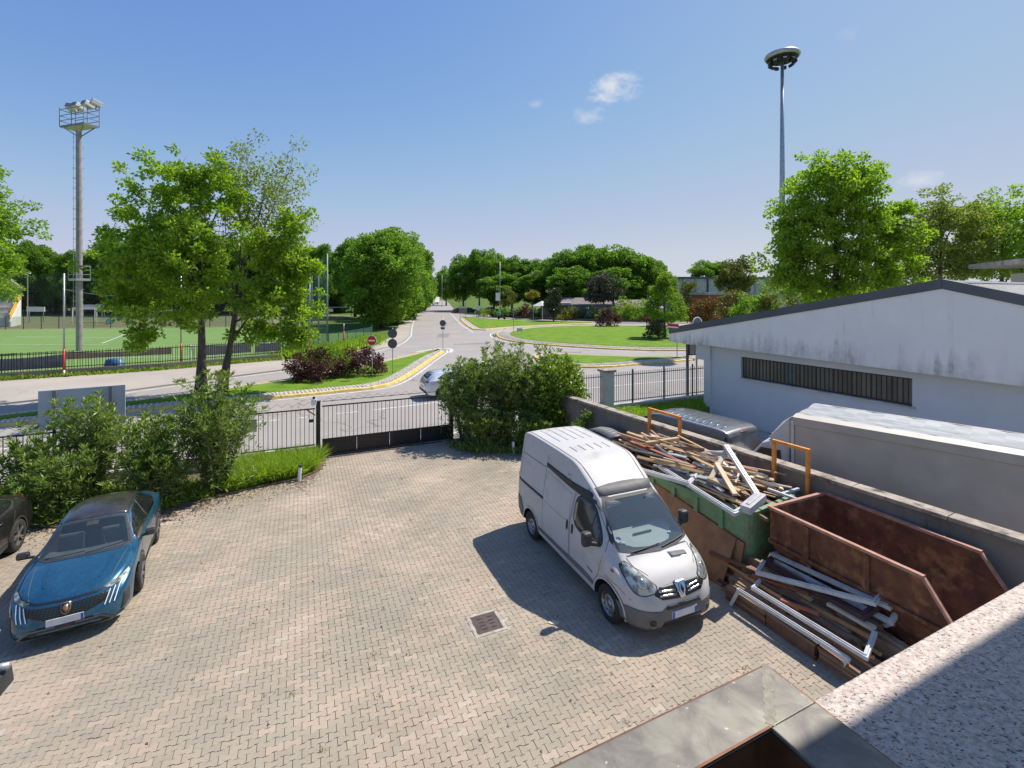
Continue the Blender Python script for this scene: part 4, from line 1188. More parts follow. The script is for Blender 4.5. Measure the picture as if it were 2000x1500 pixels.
        patch(bv, rounded([(4.02, .98), (4.10, .97), (4.10, 1.01), (4.02, 1.02)], 1), 'side', .008, 'tail_red', 'side_repeater', root, s)
        patch(bv, [(3.30, .66), (3.48, .63), (3.48, .655), (3.30, .685)], 'side', .006, 'seam', 'badge', root, s)
        patch(bv, [(2.32, 2.03), (2.44, 2.015), (2.44, 2.105), (2.32, 2.12)], 'side', .007, 'galv', 'vent_plate', root, s)
        # arch lips
        for cx in (.847, 3.945):
            lp = []
            rr_ = .405 if cx < 2 else .42
            for k in range(19):
                a = math.pi*(-.06+1.12*k/18); lp.append((cx+rr_*math.cos(a), .33+rr_*math.sin(a)))
            seam(bv, lp, 'side', root, w=.035, side=s, mat='van_white', name='arch_lip', off=.014)
        wheel(root, .847, s*.84, .325, .215, 'rim_steel'); wheel(root, 3.945, s*.84, .325, .215, 'rim_steel')
        # headlights
        hl = [(.40, .90), (.50, .97), (.66, 1.13), (.765, 1.20), (.835, 1.12), (.86, .96), (.82, .80), (.70, .755), (.52, .80)]
        hl = [(s*(.64+(y-.64)*.86), .96+(z-.96)*.86) for y, z in hl]
        if s > 0: hl = hl[::-1]
        hl = hl[::-1] if sum(hl[i][0]*hl[(i+1) % 9][1]-hl[(i+1) % 9][0]*hl[i][1] for i in range(9)) < 0 else hl
        patch(bv, rounded(ring_poly(hl, .018)), 'front', .003, 'black_plastic', 'lamp_seal', root, cell=.05)
        patch(bv, rounded(hl), 'front', .006, 'lamp_bowl', 'lamp_bowl', root, cell=.04, thick=0)
        hlo = patch(bv, rounded(hl), 'front', .014, 'lamp_glass', 'headlight', root, cell=.04, thick=0)
        patch(bv, rounded([(s*.66-.06, .88), (s*.66+.06, .88), (s*.66+.06, 1.02), (s*.66-.06, 1.02)], 2), 'front', .012, 'chrome', 'reflector', hlo, cell=.04)
        # mirrors
        mi = MB(); mi.box((3.56, s*1.13, 1.36), (.13, .19, .27)); mo = mi.build('mirror', 'black_plastic', root, bevel=.05)
        MB().bar((3.62, s*.90, 1.24), (3.58, s*1.08, 1.28), .06, .07).build('mirror_arm', 'black_plastic', mo, bevel=.01)
        MB().box((3.488, s*1.13, 1.37), (.006, .15, .2)).build('mirror_glass', 'galv', mo)
        # wipers
    for (y0, y1) in ((-.55, .05), (.08, .66)):
        wp = MB(); pp_ = []
        for k in range(7):
            f = k/6; yy = y0+(y1-y0)*f; zz = 1.245+.045*f
            h, nn_, i_, ds_ = bv.ray_cast(Vector((9, yy, zz)), Vector((-1, 0, 0)))
            pp_.append(h+nn_*.022 if nn_.x > 0 else h-nn_*.022)
        wp.tube(pp_, .011, 6); wp.build('wiper', 'black_plastic', root)
    # bonnet gap, scoop, grille
    seam(bv, [(4.11, -.66), (4.155, -.3), (4.165, 0), (4.155, .3), (4.11, .66)], 'top', root, w=.02)
    for s in (1, -1): seam(bv, [(4.12, s*.68), (4.3, s*.64), (4.48, s*.50)], 'top', root, w=.010)
    sc = [(4.24, .14), (4.25, .50), (4.335, .48), (4.325, .15)]
    patch(bv, [(4.225, .12), (4.235, .52), (4.35, .50), (4.34, .13)], 'top', .004, 'galv', 'scoop_rim', root)
    patch(bv, sc, 'top', .009, 'grey_plastic', 'bonnet_scoop', root)
    g1 = [(-.50, .84), (-.52, .80), (-.40, .735), (0, .70), (.40, .735), (.52, .80), (.50, .84), (.40, .90), (0, .925), (-.40, .90)]
    patch(bv, g1, 'front', .006, 'grille_black', 'grille', root, cell=.06)
    for s in (1, -1):
        for zz in (.765, .82):
            patch(bv, [(s*.12, zz-.005), (s*.44, zz+.018), (s*.44, zz+.044), (s*.12, zz+.022)], 'front', .016, 'chrome', 'grille_bar', root, cell=.08)
    # diamond emblem on its shield
    sh = patch(bv, [(-.11, .935), (-.055, .70), (.055, .70), (.11, .935)], 'front', .020, 'chrome', 'emblem_shield', root, cell=.05)
    patch(bv, [(0, .735), (.045, .82), (0, .905), (-.045, .82)], 'front', .028, 'grille_black', 'emblem', root, cell=.05)
    for a, b in (((0, .73), (.05, .82)), ((.05, .82), (0, .91)), ((0, .91), (-.05, .82)), ((-.05, .82), (0, .73))):
        seam(bv, [a, b], 'front', root, w=.02, mat='chrome', name='emblem_edge', off=.034)
    # bumper
    bp_ = [(-.93, .55), (-.90, .30), (-.6, .235), (0, .225), (.6, .235), (.90, .30), (.93, .55), (.80, .565), (.42, .555), (.38, .60), (0, .61), (-.38, .60), (-.42, .555), (-.80, .565)]
    patch(bv, bp_, 'front', .012, 'grey_plastic', 'front_bumper', root, cell=.06)
    for s in (1, -1):
        patch(bv, [(4.36, .25), (4.66, .25), (4.70, .56), (4.40, .57)], 'side', .011, 'grey_plastic', 'bumper_corner', root, s, cell=.05)
        patch(bv, rounded([(s*.58-.05, .32), (s*.58+.05, .32), (s*.58+.05, .42), (s*.58-.05, .42)], 2), 'front', .018, 'black_plastic', 'fog_lamp', root)
    patch(bv, [(-.42, .30), (.42, .30), (.40, .37), (-.40, .37)], 'front', .018, 'grille_black', 'lower_intake', root)
    patch(bv, [(-.36, .575), (.36, .575), (.34, .635), (-.34, .635)], 'front', .018, 'grille_black', 'upper_slot', root)
    pl_ = MB(); pl_.box((4.80, 0, .47), (.018, .52, .115)); pl_.build('number_plate', 'plate', root); 
    for s in (1, -1): MB().box((4.811, s*.235, .47), (.004, .045, .11)).build('plate_band', 'plate_blue', root)
    # roof gutters and ribs
    for s in (1, -1):
        seam(bv, [(.10, s*.66), (1.2, s*.67), (2.25, s*.66), (2.5, s*.63), (2.75, s*.60), (3.30, s*.57)], 'top', root, w=.02, mat='seam', name='roof_gutter', off=.004)
    for yy in (-.42, -.21, 0, .21, .42):
        patch(bv, [(.30, yy-.012), (1.30, yy-.012), (1.30, yy+.012), (.30, yy+.012)], 'top', .008, 'van_white', 'roof_rib', root, cell=.3, thick=.01)
        patch(bv, [(.30, yy+.0125), (1.30, yy+.0125), (1.30, yy+.026), (.30, yy+.026)], 'top', .002, 'seam', 'rib_groove', root, cell=.3, thick=0)
        patch(bv, [(1.72, yy-.01), (2.05, yy-.01), (2.05, yy+.016), (1.72, yy+.016)], 'top', .003, 'seam', 'rib_groove', root, cell=.3, thick=0)
    # rear doors
    rr2 = [(.10, 2.2), (.08, .45)]
    seam(bv, [(0, .45), (0, 2.3)], 'rear', root)
    for s in (1, -1):
        patch(bv, [(s*.78, .95), (s*.86, .95), (s*.86, 1.35), (s*.78, 1.35)], 'rear', .01, 'tail_red', 'tail_light', root)
    patch(bv, [(-.84, .42), (.84, .42), (.84, .62), (-.84, .62)], 'rear', .012, 'grey_plastic', 'rear_step', root)
    return root
van = make_van('white high roof delivery van with dented grey bumper parked on the paving')
HV = math.atan2(-.918, .396)
# rear left wheel at (.46,11.29): in van space the camera-left side is y<0 when heading towards the camera
ex, ey = Vector((math.cos(HV), math.sin(HV))), Vector((-math.sin(HV), math.cos(HV)))
o2 = Vector((.46, 11.29))-ex*.847+ey*.93
van.scale = (1, 1, .955)
van.location = (o2.x, o2.y, .02); van.rotation_euler = (0, 0, HV)

# ---- passenger cars
def car_section(p):
    w, zb, zt, wr, zbelt, cam_, er = p['w'], p['zb'], p['zt'], p['wr'], p['belt'], p['cam'], p['er']
    zbelt = min(zbelt, zt-.07); zc = zt-cam_; er = min(er, (zc-zbelt)*.6)
    return [(0, zb), (w*.5, zb), (w-.10, zb), (w-.03, zb+.03), (w-.005, zb+.14), (w, zb+(zbelt-zb)*.45), (w-.01, zb+(zbelt-zb)*.78), (w-.035, zbelt-.015), (w-.07, zbelt+.01),
            (w-.07+(wr-w+.07)*.5, zbelt+(zc-er-zbelt)*.52), (wr+.02, zc-er), (wr-er*.3, zc-er*.25), (wr-er*1.3, zc+cam_*.2), (wr*.5, zt-cam_*.25), (0, zt)]
CAR = {'zt': [(0, .80), (.05, .93), (.14, 1.03), (.30, 1.09), (.60, 1.20), (1.0, 1.335), (1.5, 1.445), (1.95, 1.48), (2.35, 1.465), (2.65, 1.405), (3.0, 1.235), (3.32, 1.075), (3.50, 1.005), (3.7, .985), (4.1, .935), (4.35, .875), (4.5, .80), (4.6, .72), (4.66, .62), (4.69, .52)],
       'zb': [(0, .40), (.2, .26), (.6, .21), (4.0, .19), (4.55, .19), (4.69, .28)],
       'w': [(0, .74), (.08, .82), (.3, .90), (.9, .925), (2.4, .905), (3.7, .92), (4.1, .905), (4.35, .85), (4.52, .76), (4.63, .62), (4.69, .40)],
       'wr': [(0, .60), (.3, .66), (.7, .60), (1.2, .575), (2.0, .60), (2.6, .615), (3.0, .68), (3.35, .76), (3.55, .80), (4.0, .79), (4.35, .70), (4.55, .54), (4.69, .28)],
       'belt': [(0, .74), (.3, .96), (.7, 1.0), (2.4, .96), (3.3, .93), (3.6, .90), (4.1, .80), (4.4, .68), (4.69, .42)],
       'cam': [(0, .04), (1.2, .05), (2.4, .05), (3.0, .07), (3.4, .07), (3.7, .04), (4.4, .05), (4.69, .02)],
       'er': [(0, .06), (1.2, .10), (2.6, .09), (3.3, .07), (3.6, .10), (4.4, .08), (4.69, .04)]}
def make_car(name, label, paint, roof, Lc=4.69, scale=(1, 1, 1), detail=True, rim='rim_alloy', suv=0, group=None, glass='glass_dark'):
    root = thing(name, label, 'car', group=group)
    T = {k: list(v) for k, v in CAR.items()}
    if suv:
        T['zt'] = [(0, .80), (.04, .98), (.10, 1.10), (.30, 1.30), (.60, 1.47), (.95, 1.53), (1.6, 1.56), (2.2, 1.54), (2.6, 1.47), (3.0, 1.26), (3.3, 1.10), (3.6, 1.05), (4.1, .99), (4.4, .90), (4.55, .78), (4.65, .62), (4.69, .52)]
        T['belt'] = [(x, z+.08 if x < 4 else z) for x, z in T['belt']]
    V, F = loft(T, xs_dense(Lc, 70 if detail else 34, .35, 14 if detail else 8), car_section, 2)
    bv = bvh_of(V, F)
    mb = MB(); mb.v = V; mb.f = [list(f) for f in F]; mb.mi = [0]*len(F)
    body = mb.build('body', paint, root, smooth=True)
    xr, xf, rw = .97, 3.757, .345
    cut = [cyl_cutter(x, rw, .385, s*.60, s*1.2) for x in (xr, xf) for s in (1, -1)]
    for c in cut:
        bm = bmesh.new(); bm.from_mesh(c.data); bmesh.ops.recalc_face_normals(bm, faces=bm.faces[:]); bm.to_mesh(c.data); bm.free()
    if detail:
        hole = [(2.70, -.52), (2.73, 0), (2.70, .52), (2.98, .625), (3.27, .70), (3.40, .57), (3.47, .28), (3.485, 0), (3.47, -.28), (3.40, -.57), (3.27, -.70), (2.98, -.625)]
        cut.append(MB().prism(hole, .80, 1.7).build('cutter', 'dark_interior'))
    boolean_cut(body, cut)
    if detail:
        dsh = MB(); ds_ = []
        for yy, xf in ((-.70, 3.28), (-.5, 3.42), (0, 3.47), (.5, 3.42), (.70, 3.28)): ds_ += [(xf, yy, .985), (xf-.30, yy*.98, 1.0), (xf-.42, yy*.98, .96), (xf-.45, yy*.98, .82)]
        dsh.mesh_add(ds_, [(i*4+k, i*4+k+1, i*4+k+5, i*4+k+4) for i in range(4) for k in range(3)]); dsh.build('dashboard', 'dash_dark', root, smooth=True)
        swh = MB(); swh.lathe([(.16, -.012), (.175, 0), (.16, .012), (.145, 0), (.16, -.012)], 20, (0, 0, 0), 'X', close=False); so_ = swh.build('steering_wheel', 'black_plastic', root, smooth=True); so_.location = (2.86, .36, 1.02); so_.rotation_euler = (0, R(-25), 0)
        for yy in (-.36, .36):
            st_ = MB(); st_.box((2.74, yy, 1.0), (.10, .46, .4)); st_.build('seat', 'dash_dark', root, bevel=.04)
    dz = .08 if suv else 0
    # glass house
    WSc = [(2.66, -.555), (2.70, 0), (2.66, .555), (2.98, .655), (3.30, .735), (3.42, .60), (3.49, .3), (3.505, 0), (3.49, -.3), (3.42, -.60), (3.30, -.735), (2.98, -.655)]
    if suv: WSc = [(x-.06, y) for x, y in WSc]
    WSc = WSc if sum(WSc[i][0]*WSc[(i+1) % 12][1]-WSc[(i+1) % 12][0]*WSc[i][1] for i in range(12)) > 0 else WSc[::-1]
    if detail:
        o_r, i_r = offset_poly(WSc, -.025), offset_poly(WSc, .045)
        for i in range(12): patch(bv, [o_r[i], o_r[(i+1) % 12], i_r[(i+1) % 12], i_r[i]], 'top', .006, 'black_plastic', 'screen_frame', root, cell=.05, thick=0)
    else: patch(bv, offset_poly(WSc, -.03), 'top', .004, 'black_plastic', 'screen_frame', root, cell=.08, thick=0)
    patch(bv, WSc, 'top', .009, glass, 'windscreen', root, cell=.06, thick=0)
    rg = [(-.5, 1.36+dz), (.5, 1.36+dz), (.58, 1.16), (-.58, 1.16)]
    patch(bv, rg, 'rear', .006, 'glass_dark', 'rear_window', root, cell=.1)
    if roof:
        rp = [(.95, -.52), (.95, .52), (1.5, .555), (2.2, .575), (2.60, .575), (2.665, 0), (2.60, -.575), (2.2, -.575), (1.5, -.555)]
        patch(bv, rp, 'top', .006, roof, 'roof_panel', root, cell=.12)
    for s in (1, -1):
        sw_ = [(.72, 1.075+dz), (1.1, 1.03+dz), (2.1, 1.01+dz), (3.05, .985+dz), (3.10, 1.0+dz), (2.78, 1.20+dz), (2.45, 1.345+dz), (2.0, 1.385+dz), (1.5, 1.345+dz), (1.05, 1.225+dz)]
        patch(bv, offset_poly(sw_, -.028), 'side', .003, 'chrome' if detail and not suv else 'black_plastic', 'window_trim', root, s, cell=.1)
        patch(bv, sw_, 'side', .007, 'glass_dark', 'side_window', root, s, cell=.08)
        patch(bv, [(1.92, 1.0+dz), (1.99, 1.0+dz), (1.97, 1.39+dz), (1.90, 1.39+dz)], 'side', .010, 'black_plastic', 'door_pillar', root, s, cell=.1)
        seam(bv, [(1.93, .35), (1.95, 1.0+dz)], 'side', root, side=s); seam(bv, [(3.02, .35), (3.12, .7), (3.05, .96)], 'side', root, side=s); seam(bv, [(1.2, .6), (1.05, .95)], 'side', root, side=s)
        seam(bv, [(1.4, .33), (3.35, .33)], 'side', root, side=s, w=.10, mat='black_plastic', name='sill_trim', off=.008)
        for hx in (1.52, 2.42): patch(bv, rounded([(hx, .86+dz), (hx+.18, .855+dz), (hx+.18, .89+dz), (hx, .895+dz)], 1), 'side', .018, paint, 'door_handle', root, s)
        wheel(root, xr, s*.83, rw, .215, rim, 5, 'alloy'); wheel(root, xf, s*.83, rw, .215, rim, 5, 'alloy')
        for cx in (xr, xf):
            lp = [(cx+.395*math.cos(math.pi*(.02+.96*k/16)), rw+.395*math.sin(math.pi*(.02+.96*k/16))) for k in range(17)]
            seam(bv, lp, 'side', root, w=.04, side=s, mat='black_plastic', name='arch_trim', off=.010)
        mi = MB(); mi.box((3.02, s*1.035, 1.03+dz), (.13, .20, .13)); mo = mi.build('mirror', 'roof_black' if roof else paint, root, bevel=.04)
        MB().bar((3.06, s*.86, .99+dz), (3.04, s*.98, 1.0+dz), .05, .04).build('mirror_arm', 'black_plastic', mo)
        patch(bv, [(s*.44, .93), (s*.74, .90), (s*.74, .99), (s*.44, 1.0)] if not suv else [(s*.50, .98), (s*.76, .94), (s*.76, 1.06), (s*.50, 1.04)], 'rear', .012, 'tail_red', 'tail_light', root)
    patch(bv, [(-.26, .62), (.26, .62), (.26, .73), (-.26, .73)], 'rear', .012, 'plate', 'rear_plate', root)
    patch(bv, [(-.78, .34), (.78, .34), (.78, .52), (-.78, .52)], 'rear', .01, 'black_plastic', 'rear_bumper', root)
    if not detail:
        for s in (1, -1): patch(bv, [(s*.46, .70), (s*.76, .74), (s*.76, .82), (s*.46, .76)], 'front', .01, 'lamp_glass', 'headlight', root)
        patch(bv, [(-.5, .38), (.5, .38), (.5, .52), (-.5, .52)], 'front', .01, 'grille_black', 'grille', root)
        return root
    # front of the saloon
    seam(bv, [(-.70, .765), (-.4, .735), (0, .725), (.4, .735), (.70, .765)], 'front', root, w=.024, mat='grille_black', name='bonnet_gap', off=.008)
    for s in (1, -1):
        seam(bv, [(3.50, s*.70), (3.9, s*.66), (4.3, s*.60), (4.47, s*.55)], 'top', root, w=.010)
        # bonnet creases
        seam(bv, [(3.55, s*.50), (3.9, s*.47), (4.3, s*.40)], 'top', root, w=.03, mat=paint, name='bonnet_crease', off=.010)
        hl = [(s*.50, .755), (s*.66, .79), (s*.80, .845), (s*.84, .80), (s*.78, .745), (s*.62, .722)]
        if s < 0: hl = hl[::-1]
        patch(bv, hl, 'front', .006, 'lamp_bowl', 'lamp_bowl', root, cell=.05, thick=0); patch(bv, hl, 'front', .010, 'lamp_glass', 'headlight', root, cell=.05, thick=0)
        seam(bv, [(s*.50, .755), (s*.66, .79), (s*.80, .845)], 'front', root, w=.014, mat='grille_black', name='lamp_brow', off=.012)
        for k in range(3):
            yy = s*(.60+.065*k)
            seam(bv, [(yy, .70+.012*k), (yy-s*.035, .58), (yy-s*.06, .50)], 'front', root, w=.014, mat='bright_led', name='light_claw', off=.018)
        patch(bv, [(s*.76, .30), (s*.86, .36), (s*.86, .58), (s*.80, .56)], 'front', .008, 'black_plastic', 'air_curtain', root)
    gpoly = [(-.62, .700), (0, .672), (.62, .700), (.55, .57), (.30, .495), (0, .48), (-.30, .495), (-.55, .57)]
    patch(bv, gpoly, 'front', .006, 'grille_black', 'grille', root, cell=.06)
    for rr in range(6):
        z = .665-.032*rr; wmax = .58-.05*rr
        k = -wmax
        while k < wmax:
            if abs(k) > .085:
                zz = z+.03*(abs(k)/.6)
                patch(bv, [(k-.014, zz-.006), (k+.014, zz-.006), (k+.014, zz+.006), (k-.014, zz+.006)], 'front', .014, 'grille_teal', 'grille_stud', root, cell=.2, thick=0)
            k += .056
    # shield emblem with a maned head in profile
    shd = [(-.072, .690), (0, .700), (.072, .690), (.070, .60), (.045, .55), (0, .525), (-.045, .55), (-.070, .60)]
    patch(bv, shd[::-1], 'front', .020, 'gold_trim', 'emblem_shield', root, cell=.05)
    patch(bv, offset_poly(shd[::-1], .010), 'front', .023, 'grille_black', 'emblem_field', root, cell=.05)
    head = [(-.040, .640), (-.018, .664), (.016, .670), (.040, .650), (.030, .632), (.046, .612), (.030, .585), (.012, .556), (.006, .585), (-.008, .562), (-.014, .600), (-.030, .582), (-.026, .614), (-.046, .608)]
    patch(bv, head[::-1], 'front', .027, 'gold_trim', 'emblem_head', root, cell=.2)
    # lower intake and splitter
    patch(bv, [(-.62, .24), (.62, .24), (.50, .36), (.13, .385), (-.13, .385), (-.50, .36)], 'front', .008, 'grille_black', 'lower_intake', root, cell=.08)
    patch(bv, [(-.10, .25), (.10, .25), (.09, .385), (-.09, .385)], 'front', .012, 'black_plastic', 'radar_panel', root, cell=.08)
    for s in (1, -1): seam(bv, [(s*.14, .36), (s*.50, .355), (s*.66, .24)], 'front', root, w=.025, mat='grey_plastic', name='intake_trim', off=.014)
    seam(bv, [(-.80, .25), (-.6, .215), (0, .205), (.6, .215), (.80, .25)], 'front', root, w=.035, mat='grey_plastic', name='splitter', off=.016)
    MB().box((4.712, 0, .445), (.016, .52, .11)).build('number_plate', 'plate', root)
    MB().box((4.722, .24, .445), (.004, .04, .105)).build('plate_band', 'plate_blue', root)
    # dashboard edge and mirror foot behind the dark screen
    seam(bv, [(2.80, -.10), (2.80, .10)], 'top', root, w=.09, mat='black_plastic', name='sensor_pod', off=.011)
    for (y0, y1) in ((-.60, .0), (.02, .62)):
        wp = MB(); pp_ = []
        for k in range(6):
            f = k/5; yy = y0+(y1-y0)*f; xx = 3.46-.25*yy*yy-.05*f
            h, nn_, i_, ds_ = bv.ray_cast(Vector((xx, yy, 6)), Vector((0, 0, -1)))
            pp_.append(h+(nn_ if nn_.z > 0 else -nn_)*.02)
        wp.tube(pp_, .008, 5); wp.build('wiper', 'black_plastic', root)
    return root
def place(o, wheel_pt, head, wx, wy, z=0):
    """put the car so that its wheel (wx, wy) stands on wheel_pt and it heads along `head`"""
    a = math.atan2(head[1], head[0]); e1 = Vector((math.cos(a), math.sin(a))); e2 = Vector((-e1.y, e1.x))
    p = Vector(wheel_pt)-e1*wx-e2*wy
    o.location = (p.x, p.y, z); o.rotation_euler = (0, 0, a)
pg = make_car('parked_car', 'dusty metallic blue fastback car with black roof beside the oleanders', 'car_blue', 'roof_black', glass='glass_screen')
pg.scale = (.89, .90, .97)
place(pg, (-6.99, 9.0), (.492, -.870), 3.757*.89, .92*.90, .02)
bc = make_car('parked_car', 'black car cut off by the left edge beside the blue car', 'car_black', None, detail=False)
place(bc, (-11.05, 10.75), (.42, -.907), .97, .90, .02)
sv = make_car('passing_car', 'white compact crossover car driving past beyond the sliding gate', 'car_white', None, detail=False, suv=1)
sv.scale = (.92, .95, .97)
place(sv, (-3.75, 25.9), (.9143, .4054), .97*.92, -.90*.95, .0)
# ---- grey van and box truck in the neighbour's lane
def simple_van(label, paint):
    root = thing('panel_van', label, 'van')
    T = {'zt': [(0, 1.72), (.04, 1.80), (.15, 1.865), (.5, 1.90), (2.4, 1.90), (2.75, 1.86), (3.1, 1.72), (3.75, 1.30), (4.0, 1.16), (4.4, 1.02), (4.6, .85), (4.7, .6)],
         'zb': [(0, .42), (.2, .30), (4.4, .24), (4.7, .36)],
         'w': [(0, .86), (.06, .90), (.3, .94), (3.6, .95), (4.1, .93), (4.4, .85), (4.6, .68), (4.7, .35)],
         'wr': [(0, .72), (.3, .76), (2.5, .75), (3.1, .68), (3.8, .78), (4.2, .78), (4.5, .62), (4.7, .28)],
         'belt': [(0, 1.05), (3.4, 1.05), (4.1, .95), (4.7, .5)], 'cam': [(0, .03), (3, .05), (4.7, .03)], 'er': [(0, .10), (3, .1), (4.7, .05)]}
    V, F = loft(T, xs_dense(4.7, 50), van_section, 2); bv = bvh_of(V, F)
    mb = MB(); mb.v = V; mb.f = [list(f) for f in F]; mb.mi = [0]*len(F)
    mb.build('body', paint, root, smooth=True)
    seam(bv, [(0, .45), (0, 1.78)], 'rear', root); seam(bv, [(-.80, 1.68), (0, 1.71), (.80, 1.68)], 'rear', root)
    patch(bv, [(-.13, 1.765), (.13, 1.765), (.13, 1.80), (-.13, 1.80)], 'rear', .012, 'tail_red', 'brake_light', root)
    for s in (1, -1):
        patch(bv, [(s*.80, 1.0), (s*.88, 1.0), (s*.84, 1.55), (s*.77, 1.55)], 'rear', .012, 'tail_red', 'tail_light', root)
        patch(bv, [(.02, 1.30), (.16, 1.30), (.12, 1.72), (.04, 1.72)], 'side', .01, 'black_plastic', 'pillar_trim', root, s)
        patch(bv, [(2.9, 1.25), (3.6, 1.22), (3.2, 1.62), (2.95, 1.68)], 'side', .008, 'glass_dark', 'cab_window', root, s)
        seam(bv, [(.1, s*.67), (2.6, s*.67)], 'top', root, w=.05, mat='van_silver', name='roof_gutter', off=.006)
        for x in (.85, 3.9): wheel(root, x, s*.84, .32, .21, 'rim_steel')
    for k in range(9):
        x = .35+k*.24
        patch(bv, [(x, -.60), (x+.03, -.60), (x+.03, .60), (x, .60)], 'top', .006, paint, 'roof_rib', root, cell=.3)
    return root
gv = simple_van('dark grey panel van parked nose away behind the boundary wall', 'van_grey')
place(gv, (5.95, 13.35), (-.53, .848), 0, .86, .004)
# truck
tk = thing('box_truck', 'white cab box truck with weathered grey box beside the workshop wall', 'truck')
bxl, bxw, bz0, bz1 = 4.1, 2.05, .85, 2.80
def tb(c, s, n, m_, bev=0, par=tk): return MB().box(c, s).build(n, m_, par, bevel=bev)
tb((-bxl/2, 0, (bz0+bz1-.22)/2), (bxl-.06, bxw-.05, bz1-bz0-.22), 'box_body', 'tarp_grey', .02)
for s in (1, -1):
    tb((-bxl/2, s*(bxw/2-.02), bz1-.125), (bxl, .05, .19), 'side_rail', 'tarp_grey', .01)
    m_ = MB(); m_.mesh_add([(0, s*bxw/2, bz1-.03), (-bxl, s*bxw/2, bz1-.03), (-bxl, s*(bxw/2-.28), bz1+.015), (0, s*(bxw/2-.28), bz1+.015), (0, s*bxw/2, bz1-.05), (-bxl, s*bxw/2, bz1-.05)], [(0, 3, 2, 1), (0, 1, 5, 4)] if s > 0 else [(0, 1, 2, 3), (0, 4, 5, 1)])
    m_.build('roof_edge', 'box_rail', tk)
rfm = MB()
ny = 12
for k in range(16):
    for j in range(ny):
        def zz(a, b): return bz1+.012-.03*math.sin(math.pi*b/ny)+.012*math.sin(a*2.1+b)
        xa, xb = -bxl*k/16, -bxl*(k+1)/16; ya, yb = -(bxw/2-.28)+(bxw-.56)*j/ny, -(bxw/2-.28)+(bxw-.56)*(j+1)/ny
        rfm.mesh_add([(xa, ya, zz(k, j)), (xb, ya, zz(k+1, j)), (xb, yb, zz(k+1, j+1)), (xa, yb, zz(k, j+1))], [(0, 3, 2, 1)])
rfm.build('roof_sheet', 'tarp_roof', tk, smooth=True)
for s in (1, -1):
    tb((-bxl+.02, s*(bxw/2-.03), (bz0+bz1)/2-.1), (.07, .08, bz1-bz0-.1), 'corner_post', 'galv', .01)
    tb((.0, s*(bxw/2-.03), (bz0+bz1)/2-.1), (.06, .08, bz1-bz0-.1), 'corner_post', 'pale_concrete', .01)
    tb((-bxl-.02, s*(bxw/2-.10), bz1-.10), (.05, .14, .08), 'marker_lamp', 'tail_red')
    MB().box((-bxl*.75, s*.8, .38), (.75, .26, .74)).build('wheel_guard', 'black_plastic', tk, bevel=.1)
    wheel(tk, -bxl*.75, s*.86, .37, .24, 'rim_steel'); wheel(tk, .95, s*.84, .37, .24, 'rim_steel')
tb((-bxl/2+.3, 0, .72), (bxl+1.2, .9, .2), 'chassis', 'black_plastic')
cb_ = MB()
prf = [(.08, .45), (1.55, .45), (1.62, .75), (1.58, 1.12), (1.15, 1.42), (.72, 1.98), (.55, 2.06), (.08, 2.08)]
nn_ = len(prf)
for yy in (.96,): cb_.mesh_add([(x, -yy, z) for x, z in prf]+[(x, yy, z) for x, z in prf], [tuple(range(nn_)), tuple(range(2*nn_-1, nn_-1, -1))]+[(i, nn_+i, nn_+(i+1) % nn_, (i+1) % nn_) for i in range(nn_)])
cb_.build('cab', 'van_white', tk, bevel=.06)
for s in (1, -1):
    MB().mesh_add([(x, s*.975, z) for x, z in ((.25, 1.35), (1.12, 1.32), (.74, 1.86), (.28, 1.88))], [(0, 1, 2, 3)]).build('cab_window', 'glass_dark', tk)
MB().mesh_add([(1.13, -.84, 1.47), (1.13, .84, 1.47), (.76, .80, 1.95), (.76, -.80, 1.95)], [(0, 1, 2, 3)]).build('windscreen', 'glass_dark', tk)
fa = MB()
fa.mesh_add([(.10, -.95, 2.09), (.10, .95, 2.09), (.62, .80, 2.09), (.62, -.80, 2.09), (.10, -.95, 2.70), (.10, .95, 2.70), (.30, .70, 2.55), (.30, -.70, 2.55)], [(4, 7, 6, 5), (7, 3, 2, 6), (4, 0, 3, 7), (5, 6, 2, 1), (0, 4, 5, 1)])
fa.build('roof_fairing', 'van_white', tk)
for s in (1, -1): MB().box((1.15, s*1.12, 1.55), (.10, .12, .34)).build('mirror', 'black_plastic', tk, bevel=.03)
tkd = Vector((-.69, .724)); tka = math.atan2(tkd.y, tkd.x); tke = Vector((-tkd.y, tkd.x))
# near left front corner of the box at (6.79, 11.65); camera side is y>0
p = Vector((6.79, 11.65))-tke*(bxw/2)
tk.location = (p.x, p.y, .004); tk.rotation_euler = (0, 0, tka)
